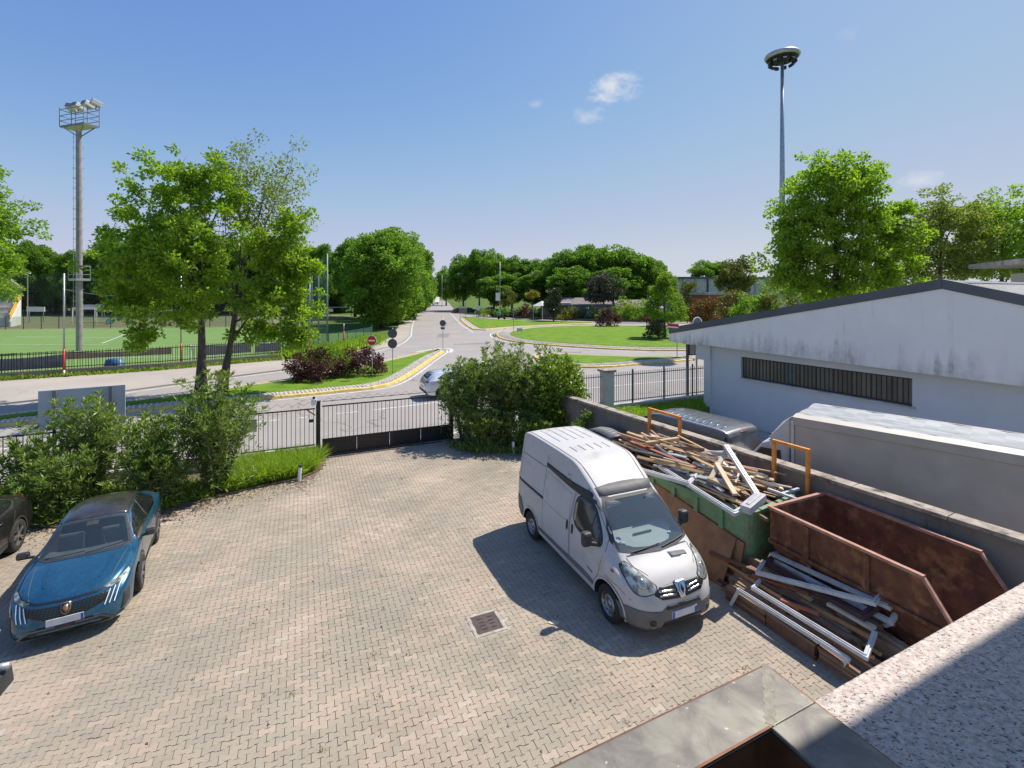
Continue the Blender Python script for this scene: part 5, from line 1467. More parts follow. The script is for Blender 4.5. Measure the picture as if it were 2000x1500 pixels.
# ------------------------------------------------------------------ vegetation
def frames(D):
    """orthonormal frames for an array of directions"""
    D = D/np.maximum(np.linalg.norm(D, axis=1, keepdims=True), 1e-9)
    up = np.where(np.abs(D[:, 2:3]) > .95, np.array([[1., 0, 0]]), np.array([[0., 0, 1]]))
    S = np.cross(D, up); S /= np.maximum(np.linalg.norm(S, axis=1, keepdims=True), 1e-9)
    N = np.cross(S, D)
    return D, S, N
def leaves(P, D, length, width, roll=None, fold=.25):
    """folded diamond leaves: P bases, D directions; returns V, F(tris)"""
    n = len(P); D, S, N = frames(D)
    if roll is None: roll = rng.uniform(0, 2*np.pi, n)
    c, s = np.cos(roll)[:, None], np.sin(roll)[:, None]
    S2 = S*c+N*s; N2 = -S*s+N*c
    L = np.asarray(length).reshape(-1, 1)*np.ones((n, 1)); W = np.asarray(width).reshape(-1, 1)*np.ones((n, 1))
    V = np.empty((n, 4, 3))
    V[:, 0] = P
    V[:, 1] = P+D*L*.5+S2*W*.5+N2*W*fold
    V[:, 2] = P+D*L
    V[:, 3] = P+D*L*.5-S2*W*.5+N2*W*fold
    idx = np.arange(n)[:, None]*4
    F = np.concatenate([idx+np.array([[0, 1, 2]]), idx+np.array([[0, 2, 3]])], axis=0)
    return V.reshape(-1, 3), F
def rand_dirs(n):
    v = rng.normal(size=(n, 3)); return v/np.linalg.norm(v, axis=1, keepdims=True)
def clump_leaves(C, Rr, per, size, flat=.75, shell=.55, aspect=.62, droop=.15):
    """leaves spread through clumps with centres C and radii Rr"""
    Ps, Ds = [], []
    for c, r in zip(C, Rr):
        k = max(6, int(per*(r/np.mean(Rr))**2))
        d = rand_dirs(k); u = (shell+(1-shell)*rng.random((k, 1)))*np.sign(1)
        u = np.where(rng.random((k, 1)) < .25, rng.random((k, 1)), u)
        p = d*u*r; p[:, 2] *= flat
        Ps.append(c+p); dd = d+rng.normal(size=(k, 3))*.7; dd[:, 2] -= droop; Ds.append(dd)
    P = np.concatenate(Ps); D = np.concatenate(Ds)
    L = size*rng.uniform(.65, 1.35, len(P))
    return leaves(P, D, L, L*aspect)
def crown_points(n, rx, rz, zc, bottom=.35, lump=.25, shellbias=.55):
    """clump centres filling an uneven ellipsoid crown"""
    pts = []; tries = 0
    ph = rng.uniform(0, 6, 6)
    while len(pts) < n and tries < n*60:
        tries += 1
        d = rand_dirs(1)[0]; u = rng.random()**(1/3)
        if u < shellbias and rng.random() < .7: continue
        az = math.atan2(d[1], d[0])
        k = 1+lump*(math.sin(2*az+ph[0]+3*d[2])*.5+math.sin(3*az+ph[1])*.35+math.sin(5*d[2]+ph[2]+az)*.4)
        p = np.array([d[0]*rx*u*k, d[1]*rx*u*k, d[2]*rz*u*(1+lump*.4*math.sin(az*3+ph[3]))])
        if p[2] < -rz*bottom-rz*.4*(1-bottom): continue
        p[2] += zc
        if n < 150 and pts and min(np.linalg.norm(p-q) for q in pts[-40:]) < rx*.11: continue
        pts.append(p)
    return np.array(pts)
def limb_curve(a, b, sag=.15, wob=.05, n=6):
    a, b = Vector(a), Vector(b); L = (b-a).length; out = []
    o1 = Vector((random.uniform(-1, 1), random.uniform(-1, 1), random.uniform(-.3, .6)))*L*wob
    for i in range(n):
        t = i/(n-1); p = a.lerp(b, t)+o1*math.sin(math.pi*t); p.z += sag*L*math.sin(math.pi*t)*.6; out.append(p)
    return out
def trunk_mesh(mb, pts, r0, r1, seg=9):
    n = len(pts); mb.tube(pts, [r0+(r1-r0)*(i/(n-1))**.8 for i in range(n)], seg)
def make_tree(name, label, loc, h, rx, rz, zc, nclump, cr, per, leaf, leafm, tr=.22, bark='bark', bottom=.5, group=None, lean=(0, 0), limbs=14, trunk_top=.72, clumps=None, flat=.75, lump=.28, aspect=.62, shell=.55):
    root = thing(name, label, 'tree', loc, 0, group)
    C = crown_points(nclump, rx, rz, zc, bottom, lump) if clumps is None else clumps
    C = C+np.array([[lean[0], lean[1], 0]])*np.clip((C[:, 2:3])/h, 0, 1)
    Rr = cr*rng.uniform(.7, 1.3, len(C))
    V, F = clump_leaves(C, Rr, per, leaf, flat, shell, aspect)
    npmesh('crown', V, F, leafm, root)
    mb = MB(); tt = []
    H = h*trunk_top
    for i in range(9):
        t = i/8; tt.append(Vector((lean[0]*t*trunk_top+.12*math.sin(4*t+h)*t, lean[1]*t*trunk_top+.10*math.cos(5*t+h)*t, -.1+H*t)))
    mb.tube(tt, [tr*1.35, tr*1.05]+[tr*(1-.78*(i/8)) for i in range(2, 9)], 10)
    order = list(range(len(C))); random.shuffle(order)
    nodes = []                                                     # points on limbs that can carry branches
    main = min(9, limbs)
    for q_, i in enumerate(order[:limbs]):
        c = Vector(C[i])
        if q_ < main:
            zt = H*(.40+.55*q_/max(1, main-1)); k = zt/H*8; j = min(7, int(k)); st = tt[j].lerp(tt[j+1], k-j); r = tr*.42*(1-.45*zt/H)
        else:
            best = min(nodes, key=lambda nd: (nd[0]-c).length+(2.0 if nd[0].z > c.z+.3 else 0)); st, r = best[0], best[1]*.62
        r = max(r, .012)
        cv = limb_curve(st, c, .10, .07, 7)
        mb.tube(cv, [r*(1-.8*q/6) for q in range(7)], 5)
        for q in range(2, 7): nodes.append((cv[q], r*(1-.8*q/6)))
        for q in (3, 4, 5):
            e = cv[q]+Vector(rand_dirs(1)[0])*cr*1.3; e.z += .3*cr
            mb.tube([cv[q], (cv[q]+e)/2+Vector((0, 0, .05*cr)), e], [max(.008, r*.3), max(.006, r*.2), .004], 4, cap=False)
    mb.build('trunk', bark, root, smooth=True)
    return root
# ---- two plane trees on the island
def plane_clumps(spec):
    out = []
    for (x, y, z, r, n) in spec:
        for _ in range(int(n*2.0)):
            d = rng.normal(size=3)*r*.52; d = d*min(1, 1.55*r/max(1e-6, np.linalg.norm(d))); d[2] *= .80; out.append((x+d[0], y+d[1], z+d[2]))
    return np.array(out)
ca = plane_clumps([(-2.6, 0, 8.6, 2.1, 30), (-.6, .5, 11.6, 2.1, 28), (.4, -.8, 8.2, 2.2, 26), (-3.0, -.6, 6.6, 1.7, 16), (-.8, -1.2, 6.4, 2.0, 22), (1.4, .6, 11.4, 1.7, 14), (-1.6, .4, 4.6, 1.3, 8), (-3.6, .2, 4.4, .9, 6), (.6, -1, 4.9, 1.3, 9), (-2.2, .5, 11.0, 1.7, 16), (-3.6, 0, 3.2, .8, 6), (-4.4, 0, 7.6, 1.0, 10), (-4.0, -.3, 5.4, .8, 5)])
make_tree('plane_tree', 'leafy bright green plane tree with dark upright trunk on the traffic island', (-17.25, 26.7, .2), 12.5, 5, 4, 8, 0, .42, 78, .20, 'leaf_plane', .27, limbs=90, clumps=ca, trunk_top=.6, flat=.7, shell=.3)
cb2 = plane_clumps([(1.8, 0, 8.0, 1.6, 18), (2.8, .3, 6.4, 1.4, 18), (3.4, -.2, 4.8, 1.1, 12), (1.9, -.8, 5.4, 1.5, 16), (2.9, .4, 3.4, .9, 8), (1.2, .4, 3.6, 1.0, 7), (3.7, .2, 7.0, .9, 9), (2.4, .2, 9.4, 1.0, 8), (3.9, .1, 3.0, .6, 4)])
make_tree('plane_tree', 'slimmer plane tree with leaning trunk beside the upright one on the island', (-16.3, 27.1, .2), 12, 4, 4, 8, 0, .40, 70, .20, 'leaf_plane', .22, limbs=70, clumps=cb2, trunk_top=.55, lean=(1.7, 0), flat=.7, shell=.3)
cc = plane_clumps([(0, 0, 3.6, 2.3, 46), (-.9, 0, 1.4, 1.6, 18), (1.4, 0, 1.4, 1.8, 22), (2.2, 0, -.6, 1.2, 12)])
tb2 = make_tree('plane_tree', 'thin-leaved twiggy top of a half bare plane tree behind the leafy pair', (-17.7, 29.3, .2), 14.8, 4, 4, 8, 0, .5, 30, .16, 'leaf_sparse', .17, lean=(3.3, 0), limbs=110, clumps=cc+np.array([[0, 0, 8.6]]), trunk_top=.78, flat=.8, bark='bark')
# ---- tree entering from the left
cl_ = plane_clumps([(0, 0, 14, 2.6, 30), (.8, 0, 11, 3.0, 34), (0, 0, 8.6, 3.2, 34), (1.5, 0, 6.8, 1.9, 12)])
make_tree('plane_tree', 'tall plane tree leaning in from the left edge by the sports ground', (-45.2, 40.2, 0), 18, 4, 6, 11, 0, .6, 85, .25, 'leaf_plane', .3, limbs=40, clumps=cl_, flat=.65)
# ---- prototypes for the far rows
FAR = []
def far_proto(h, rx, rz, zc, ncl, cr, per, leaf, m_, bottom, tr=.3, lump=.22, flat=.8):
    t = make_tree('shade_tree', 'x', (0, -400, 0), h, rx, rz, zc, ncl, cr, per, leaf, m_, tr, bottom=bottom, lump=lump, limbs=8, flat=flat, shell=.7)
    return t
fp = [far_proto(17, 5.2, 7.0, 10, 230, .85, 92, .44, 'leaf_dark', .98), far_proto(17, 5.4, 6.6, 10.4, 230, .85, 92, .44, 'leaf_dark', .9), far_proto(17, 5.0, 7.2, 9.6, 240, .82, 92, .42, 'leaf_mid', .98)]
fp += [far_proto(17, 5.2, 8.2, 8.7, 290, .85, 92, .44, 'leaf_mid', 1.6), far_proto(17, 5.3, 8.0, 8.9, 290, .85, 92, .44, 'leaf_dark', 1.6)]
used_fp = [False]*len(fp)
def far_tree(label, x, y, top, width, k=0, group=None, rot=None, name='shade_tree'):
    o = fp[k] if not used_fp[k] else copy_tree(fp[k])
    used_fp[k] = True
    sc_h = top/17.0; sc_w = width/10.4
    o.location = (x, y, 0); o.scale = (sc_w, sc_w, sc_h); o.rotation_euler = (0, 0, random.uniform(0, 6.28) if rot is None else rot)
    o.name = name; tag(o, label, 'tree')
    if group: o['group'] = group
    elif 'group' in o: del o['group']
    return o
ORD = ['first', 'second', 'third', 'fourth', 'fifth', 'sixth', 'seventh', 'eighth', 'ninth', 'tenth', 'eleventh', 'twelfth', 'thirteenth']
def pxrow(lst, Y, lab, group):
    for i, (px, ty, wpx, k) in enumerate(lst):
        Yj = Y+random.uniform(-5, 5)
        far_tree(ORD[i]+' from the left '+lab, (px-1000)*Yj/940, Yj, 5.8+(570-ty)*Yj/940, wpx*Yj/940, k, group)
pxrow([(-60, 470, 90, 0), (10, 478, 85, 2), (62, 473, 80, 1), (105, 490, 70, 0), (140, 492, 70, 1), (225, 455, 95, 2), (285, 452, 90, 0), (345, 460, 90, 1), (410, 462, 90, 0), (470, 465, 90, 2), (530, 470, 90, 1), (585, 476, 80, 0), (625, 480, 70, 1)], 122,
      'in the front row of dark trees behind the football pitch', 'trees behind the football pitch')
pxrow([(30, 500, 130, 4), (110, 505, 130, 4), (190, 498, 130, 4), (270, 498, 130, 4), (350, 498, 130, 4), (430, 498, 130, 4), (510, 498, 130, 4), (590, 500, 130, 4), (655, 505, 110, 4)], 138, 'in the rear row of dark trees behind the football pitch', 'trees behind the football pitch')
far_tree('shade tree behind the tall netting poles, left of the road avenue', -36.5, 112, 18.2, 10.5, 1)
far_tree('second shade tree behind the netting, nearer the road avenue', -30.5, 106, 18.6, 10, 0)
# avenue left of the road
av = 'broad low-branched tree of the avenue on the left of the far road'
far_tree('nearest and broadest avenue tree with foliage down to the ground left of the road', -20.8, 77, 15.5, 11.2, 3, 'avenue trees left of the road', .3)
for io, (px, Y, ty, wpx, k) in enumerate(((770, 88, 446, 130, 3), (792, 101, 462, 100, 4), (806, 116, 486, 74, 3), (818, 134, 506, 58, 4), (826, 158, 524, 44, 3))):
    far_tree(ORD[io+1]+' avenue tree along the left of the far road, counted from the near end', (px-1000)*Y/940, Y, 5.8+(570-ty)*Y/940, wpx*Y/940, k, 'avenue trees left of the road')
far_tree('rounded pale tree standing alone at the far end of the road', -28, 205, 16.6, 9.8, 2)
# plantation right of the road
for io, (px, ty, wpx, k, Y) in enumerate(((905, 497, 62, 0, 150), (936, 490, 62, 1, 146), (965, 488, 62, 2, 140), (1000, 500, 66, 0, 138), (1040, 508, 62, 1, 136), (1075, 503, 70, 2, 134))):
    far_tree(ORD[io]+' from the left of the tall trees in the grove right of the far road', (px-1000)*Y/940, Y, 5.8+(570-ty)*Y/940, wpx*Y/940, k, 'grove right of the road')
for io, (px, ty, wpx, k, Y) in enumerate(sorted(((1112, 488, 95, 0, 124), (1152, 481, 95, 1, 122), (1192, 479, 95, 2, 121), (1228, 484, 90, 0, 120), (1262, 503, 80, 1, 119), (1120, 520, 110, 0, 116), (1200, 520, 110, 1, 116), (1060, 530, 90, 1, 128), (985, 530, 90, 0, 132)))):
    far_tree(ORD[io]+' from the left of the dark trees in the wood behind the nursery', (px-1000)*Y/940, Y, 5.8+(570-ty)*Y/940, wpx*Y/940, k, 'wood behind the nursery')
far_tree('distant dark tree rising behind the pale factory roof', 72, 178, 17.6, 14, 0)
far_tree('second distant tree rising behind the pale factory roof', 78, 176, 16.5, 10, 1)
far_tree('distant tree right of the dense wood, left of the factory', 52, 172, 16, 10, 1)
# far skyline of woods
vs = []; cs = []
for k in range(240):
    x = -560+k*5+random.uniform(-2, 2); cs.append((x, 420+random.uniform(-20, 20), random.uniform(4, 9)))
V, F = clump_leaves(np.array(cs), np.full(240, 5.5), 42, 2.6, 1.0)
tag(npmesh('distant_wood', V, F, 'leaf_dark'), kind='stuff')
# ---- single trees
def env(n, rx, rz, zc, bottom=.9, lump=.2): return crown_points(n, rx, rz, zc, bottom, lump)
make_tree('round_tree', 'grey-green round-headed tree standing in the nursery garden', (19.3, 101, 0), 9.8, 3.6, 3.3, 6.3, 75, .75, 85, .42, 'leaf_grey', .28, bottom=.8, lump=.12, limbs=8)
make_tree('magnolia_tree', 'narrow conical dark magnolia tree at the nursery kerb', (8.0, 92.5, 0), 7, 1.5, 3.0, 3.7, 40, .55, 70, .38, 'leaf_magnolia', .15, bottom=1, lump=.15, limbs=5)
lt = env(80, 2.5, 3.6, 5.0)
lt = lt*np.array([1, 1, 1]); lt[:, :2] *= np.clip((9.2-lt[:, 2:3])/5.2, .25, 1.1)
make_tree('young_tree', 'light green loose young tree on the right of the roundabout lawn', (18.9, 59.5, .2), 9.2, 2.5, 3.6, 5, 0, .55, 130, .22, 'leaf_bright', .16, clumps=lt, limbs=18, flat=.7)
def shrub(name, label, loc, rx, rz, n, cr, per, leaf, m_, group=None, zc=None, cat='shrub', stems=5, flat=.85):
    root = thing(name, label, cat, loc, 0, group)
    C = crown_points(n, rx, rz, zc if zc else rz*.75, 1.0, .25)
    C = C[C[:, 2] > .1]
    V, F = clump_leaves(C, cr*rng.uniform(.7, 1.3, len(C)), per, leaf, flat, .5)
    V[:, 2] = np.maximum(V[:, 2], .02)
    npmesh('foliage', V, F, m_, root)
    mb = MB()
    for i in range(stems):
        c = C[random.randrange(len(C))]; mb.tube(limb_curve((random.uniform(-.1, .1), random.uniform(-.1, .1), -.05), c, .1, .08, 5), [.04, .03, .025, .018, .01], 5)
    mb.build('stems', 'bark', root)
    return root
shrub('dark_bush', 'dark round bush at the foot of the light green tree', (17.7, 57.6, .2), 1.5, 1.2, 22, .5, 60, .26, 'leaf_magnolia')
shrub('red_bush', 'red-brown rounded bush on the far rim of the roundabout lawn', (15.8, 79.5, .2), 2.1, 1.5, 26, .6, 60, .30, 'leaf_purple')
shrub('red_bush', 'red-brown low bush behind the light green tree', (23.6, 79, .2), 1.7, 1.3, 20, .6, 50, .30, 'leaf_purple')
shrub('beech_bush', 'rusty orange-brown bush left of the brick building', (30.3, 77, 0), 2.8, 2.3, 45, .7, 65, .34, 'leaf_orange', zc=2.4)
# nursery plants in front of the sheds
plants = [(940, 600, 26, 'leaf_mid'), (962, 603, 24, 'leaf_golden'), (985, 602, 26, 'leaf_mid'), (1008, 602, 24, 'leaf_blue'), (1028, 598, 26, 'leaf_redtip'), (1050, 602, 28, 'leaf_blue'), (1062, 606, 24, 'leaf_mid'), (1100, 604, 24, 'leaf_yellow'), (1116, 600, 30, 'leaf_golden'), (1135, 604, 22, 'leaf_blue'), (1152, 600, 26, 'leaf_blue'), (1172, 605, 26, 'leaf_mid'),
          (1190, 603, 26, 'leaf_golden'), (1212, 600, 30, 'leaf_mid'), (1236, 596, 34, 'leaf_bright'), (1258, 594, 36, 'leaf_mid'), (1240, 580, 40, 'leaf_bright'), (1215, 582, 30, 'leaf_bright'), (1272, 604, 36, 'leaf_bright')]
nm = {'leaf_mid': 'mid green', 'leaf_golden': 'golden green', 'leaf_blue': 'silvery green', 'leaf_redtip': 'red-leaved', 'leaf_yellow': 'yellow', 'leaf_bright': 'bright green'}
seen_p = {}
for i, (px, ty, wp, m_) in enumerate(plants):
    Y = 112-(px-940)*.075 if px < 1100 else 97.5-(px-1100)*.03
    if ty < 590: Y += 5
    t = seen_p.get(m_, 0); seen_p[m_] = t+1
    hh = 5.8-(ty-570)*Y/940
    shrub('nursery_shrub', nm[m_]+' nursery shrub in the bed along the far pavement', ((px-1000)*Y/940, Y, 0), wp*Y/940*.62, hh*.55, 16, .6, 42, .36, m_, 'nursery shrubs: '+nm[m_], zc=hh*.5, stems=4)
# small palm-like standard and blossom tree
make_tree('standard_tree', 'small standard tree with a yellow-orange mop head in the nursery', (4.4, 104, 0), 6, 1.3, .8, 5.1, 14, .5, 40, .36, 'leaf_yellow', .09, limbs=4, bottom=1)
make_tree('blossom_tree', 'small pale flowering tree beside the lamp post billboard', (-.9, 112, 0), 6.6, 1.9, 2.2, 4.4, 26, .55, 40, .34, 'leaf_golden', .1, limbs=6, bottom=1)
# right of the lamp mast
make_tree('round_tree', 'golden green clipped tree between factory and brick building', (52.5, 112, 0), 14, 4.2, 4.6, 9.2, 70, .95, 85, .5, 'leaf_golden', .3, bottom=.9, lump=.1, limbs=6)
for i, (px, ty, w_, Y, m_, lab) in enumerate(((1430, 565, 40, 84, 'leaf_golden', 'golden shrub in front of the brick building'), (1470, 580, 70, 78, 'leaf_mid', 'dark green hedge bush right of the brick building'), (1500, 548, 60, 92, 'leaf_bright', 'bright green bush left of the lamp mast foot'), (1515, 575, 60, 76, 'leaf_golden', 'golden green bush just left of the lamp mast'), (1560, 568, 60, 74, 'leaf_golden', 'golden green bush just right of the lamp mast'), (1350, 545, 30, 105, 'leaf_golden', 'small sparse tree in front of the factory bays'), (1590, 570, 70, 72, 'leaf_mid', 'green bush under the big tree behind the workshop'), (1745, 520, 90, 66, 'leaf_bright', 'bright green bush behind the workshop ridge'), (1690, 545, 90, 64, 'leaf_bright', 'light bush behind the workshop roof slope'))):
    hh = 5.8-(ty-570)*Y/940
    shrub('garden_shrub', lab, ((px-1000)*Y/940, Y, 0), w_*Y/940*.6, hh*.52, 34, .75, 65, .38, m_, zc=hh*.52)
# big broadleaf behind the workshop
cr_ = plane_clumps([(-1.0, 0, 16.2, 3.0, 40), (1.6, 0, 15.6, 2.6, 30), (-3.2, 0, 13.0, 2.6, 32), (0, 0, 12.2, 3.2, 36), (3.0, 0, 12.6, 2.2, 22), (-4.2, 0, 9.4, 2.2, 26), (-1.6, 0, 8.8, 2.6, 26), (2.0, 0, 9.2, 2.6, 24), (5.6, 0, 11.4, 1.5, 14), (5.2, 0, 9.2, 1.8, 14), (4.4, 0, 7.2, 1.8, 14), (-3.8, 0, 6.4, 1.9, 16), (.5, 0, 6.2, 2.4, 18), (6.3, 0, 13.6, .9, 9), (-4.9, 0, 7.6, 1.2, 8)])
make_tree('plane_tree', 'big bright green plane tree rising behind the workshop roof', (30.6, 45.5, 0), 19.5, 6, 7, 11, 0, .62, 66, .30, 'leaf_plane', .36, limbs=110, clumps=cr_, trunk_top=.82, flat=.62)
cr2 = plane_clumps([(0, 0, 13.4, 3.0, 40), (-2.6, 0, 11.2, 2.6, 30), (2.6, 0, 11.6, 2.8, 30), (-3.2, 0, 8.4, 2.2, 22), (0, 0, 9, 3, 28), (3, 0, 8.4, 2.4, 20)])
make_tree('poplar_tree', 'greyer loose tree left of the concrete house behind the workshop', (44.6, 50, 0), 16, 5, 6, 10, 0, .58, 62, .25, 'leaf_sparse', .3, limbs=80, clumps=cr2, trunk_top=.85, flat=.7)
make_tree('poplar_tree', 'loose tree at the right edge behind the concrete house', (52.5, 51.5, 0), 16, 5, 6, 10, 0, .58, 66, .26, 'leaf_plane', .3, limbs=60, clumps=cr2*np.array([[-1, 1, 1.0]])+np.array([[0, 0, .2]]), trunk_top=.85, flat=.7)
# ---- berberis on the island
shrub('berberis', 'purple-red berberis mound left of the no entry sign', (-12.6, 31.0, .2), 1.75, 1.05, 60, .34, 100, .13, 'leaf_purple', flat=.8)
shrub('berberis', 'darker purple-red berberis mound right behind the first one', (-10.2, 32.9, .2), 1.5, 1.0, 50, .34, 95, .13, 'leaf_purple', flat=.8)
shrub('spirea_bush', 'yellow-green bush growing up through the purple berberis', (-12.3, 32.2, .2), 1.45, 1.15, 50, .34, 90, .14, 'leaf_bright')
# ---- weeds along the pitch fence and path
def weeds(name, label, pts, h, n, m_, spread, leaf=.2):
    P = []; D = []
    pts = [Vector(p) for p in pts]
    for _ in range(n):
        i = random.randrange(len(pts)-1); p = pts[i].lerp(pts[i+1], random.random())
        P.append((p.x+random.gauss(0, spread), p.y+random.gauss(0, spread), random.uniform(0, h)**1.0*.6)); D.append((random.gauss(0, .5), random.gauss(0, .5), 1))
    V, F = leaves(np.array(P), np.array(D), leaf*rng.uniform(.6, 1.5, n), leaf*.35)
    tag(npmesh(name, V, F, m_), label, kind='stuff'); 
weeds('weeds', 'weeds along the foot of the football ground wall', [(-33, 31.0), (-25.9, 35.0), (-19.5, 40.6)], .35, 2600, 'blade', .18, .22)
weeds('weeds', 'tall weeds between the netting fence and the footpath', [(-19.2, 41.6), (-16.8, 45.5), (-15.9, 50), (-16.4, 55)], .8, 7000, 'blade', .7, .5)
# ------------------------------------------------------------------ oleanders and tall grass in the yard
def oleander(name, label, loc, h, rad, stems, leafn, m_='leaf_oleander', llen=.185, lw=.036, group=None, low=.12, leanx=0, skirt=60):
    root = thing(name, label, 'shrub', loc, 0, group)
    P = []; D = []; mb = MB()
    for s in range(stems):
        a = random.uniform(0, 6.283); rr = rad*math.sqrt(random.random()); hh = h*random.uniform(.62, 1.0)*(1-.28*(rr/rad)**2)
        bx, by = .25*rr*math.cos(a), .25*rr*math.sin(a); tx, ty = rr*math.cos(a)+leanx, rr*math.sin(a)
        pts = []
        for i in range(8):
            t = i/7; k = t**1.3
            pts.append(Vector((bx+(tx-bx)*k, by+(ty-by)*k, hh*(t-.08*k*t))))
        mb.tube(pts, [.018*(1-.7*i/7) for i in range(8)], 4, cap=False)
        # side shoots
        shoots = [(pts, low, 1.0)]
        for q in range(3):
            j = random.randint(3, 6); e = pts[j]+Vector((random.gauss(0, .28), random.gauss(0, .28), random.uniform(.25, .6)))
            shoots.append(([pts[j], pts[j].lerp(e, .5)+Vector((0, 0, .03)), e], .1, .5))
        for (pp_, lo, fr_) in shoots:
            n = int(leafn*fr_*.72)
            for i in range(n):
                t = lo+(1-lo)*(i+random.random())/n; f = t*(len(pp_)-1); j = min(len(pp_)-2, int(f)); p = pp_[j].lerp(pp_[j+1], f-j); ax = (pp_[j+1]-pp_[j]).normalized()
                an = random.uniform(0, 6.283); up = .25+.75*t+random.gauss(0, .15)
                side = ax.orthogonal().normalized(); side = Matrix.Rotation(an, 3, ax) @ side
                d = side+ax*up; P.append(tuple(p)); D.append(tuple(d))
            for _ in range(12):
                p = pp_[-1]; an = random.uniform(0, 6.283); P.append(tuple(p)); D.append((math.cos(an)*.7, math.sin(an)*.7, random.uniform(.4, 1.3)))
    for _ in range(skirt*12):
        a = random.uniform(0, 6.283); rr = rad*math.sqrt(random.random()); P.append((rr*math.cos(a)+leanx*.3, rr*math.sin(a), random.uniform(.03, h*.42))); D.append((random.gauss(0, 1), random.gauss(0, 1), random.uniform(.0, 1.1)))
    n = len(P)
    V, F = leaves(np.array(P), np.array(D), llen*rng.uniform(.7, 1.25, n), lw*rng.uniform(.8, 1.3, n), roll=rng.normal(0, .8, n), fold=.15)
    npmesh('foliage', V, F, m_, root)
    mb.build('stems', 'bark_light', root)
    return root
oleander('oleander', 'largest oleander of the left hedge, beside the tall grass at the gate', (-8.55, 13.95, .05), 3.75, 1.15, 60, 60)
oleander('oleander', 'tall oleander rising in front of the back of the street panel', (-11.7, 13.4, .05), 3.6, .8, 34, 56)
oleander('oleander', 'lower oleander between the two tall ones, behind the blue car', (-10.2, 13.7, .05), 2.9, .85, 26, 50)
oleander('oleander', 'oleander behind the left rear of the blue car roof', (-12.9, 12.9, .05), 2.6, .75, 20, 46)
oleander('oleander', 'small oleander at the left edge by the railing', (-14.1, 12.2, .05), 1.75, .7, 22, 42)
oleander('oleander', 'bushy low oleander shoot between blue car and black car', (-11.6, 12.35, .05), 1.7, .8, 30, 44)
oleander('oleander', 'low leafy oleander behind the tail of the blue car', (-9.6, 13.05, .05), 1.9, .8, 30, 44)
shrub('laurel_bush', 'low bright laurel at the left edge behind the black car', (-13.4, 11.9, .05), 1.1, .55, 34, .28, 60, .12, 'leaf_laurel')
# clump right of the gate
oleander('oleander', 'tall left oleander of the clump beside the gate, leaning over the street', (-1.75, 18.8, .05), 3.8, 1.15, 64, 58)
oleander('oleander', 'tallest oleander in the middle of the clump right of the gate', (-.35, 19.0, .05), 4.5, 1.2, 76, 62)
oleander('oleander', 'oleander on the wall side of the clump right of the gate', (.75, 18.6, .05), 3.9, 1.0, 56, 56)
shrub('laurel_bush', 'bright green laurel against the boundary wall end', (1.55, 18.7, .05), 1.15, 1.7, 120, .32, 70, .13, 'leaf_laurel', zc=1.75)
oleander('oleander', 'low skirt of oleander shoots in front of the clump right of the gate', (-.9, 17.95, .05), 1.35, .9, 40, 40)
oleander('oleander', 'low oleander shoots at the wall side behind the white van', (.6, 17.75, .05), 1.2, .8, 30, 40)
shrub('wall_shrub', 'small sparse shrub growing against the boundary wall behind the van', (2.6, 16.55, .05), .55, .75, 26, .16, 34, .08, 'leaf_laurel', zc=.9)
# tall grass left of the gate
def blades(name, label, poly, n, h, m_='blade', w=.012, lean=.5, z=.04):
    P = []; D = []
    xs_ = [p[0] for p in poly]; ys_ = [p[1] for p in poly]
    while len(P) < n:
        x, y = random.uniform(min(xs_), max(xs_)), random.uniform(min(ys_), max(ys_))
        if inpoly(x, y, poly): P.append((x, y, z)); D.append((random.gauss(0, lean), random.gauss(0, lean), 1))
    n = len(P); hs = h*rng.uniform(.35, 1.2, n)
    P = np.array(P); D = np.array(D); D /= np.linalg.norm(D, axis=1, keepdims=True)
    S = np.cross(D, rand_dirs(n)); S /= np.linalg.norm(S, axis=1, keepdims=True)
    V = np.empty((n, 5, 3)); k = hs[:, None]
    bend = np.stack([D[:, 0], D[:, 1], -.3*np.ones(n)], 1)*.35
    V[:, 0] = P-S*w; V[:, 1] = P+S*w; V[:, 2] = P+D*k*.55+S*w*.8; V[:, 3] = P+D*k*.55-S*w*.8; V[:, 4] = P+D*k+bend*k
    ix = np.arange(n)[:, None]*5
    F = np.concatenate([ix+np.array([[0, 1, 2]]), ix+np.array([[0, 2, 3]]), ix+np.array([[3, 2, 4]])])
    o = npmesh(name, V.reshape(-1, 3), F, m_); tag(o, label, kind='stuff'); return o
blades('tall_grass', 'tall bright grass beside the gate post', [(-8.7, 14.1), (-8.2, 13.75), (-7.5, 14.35), (-6.6, 14.95), (-6.35, 15.6), (-6.6, 16.6), (-8.6, 15.75)], 17000, .62, lean=.42)
blades('tall_grass', 'grass among the oleanders', [(-14.8, 11.4), (-12.6, 11.95), (-10.3, 11.95), (-9.3, 12.6), (-8.4, 13.6), (-8.8, 14.6), (-11, 14.2), (-14.5, 12.9)], 7000, .30)
blades('grass_tufts', 'grass in the neighbour plot', [(9.2, 22.6), wallp(10.4, .2), wallp(14.2, .2), street(4.6, -.2), street(12.6, -.2)], 14000, .24, z=.47)
blades('grass_tufts', 'grass blades on the traffic island', offset_poly(A, 1.3)[2:-3], 24000, .10, 'blade', .014)
weeds('weeds', 'weeds along the foot of the corner bushes', [(-2.3, 18.0), (-1.2, 17.3), (.7, 17.25), (2.1, 17.2)], .3, 1500, 'leaf_oleander', .12, .12)
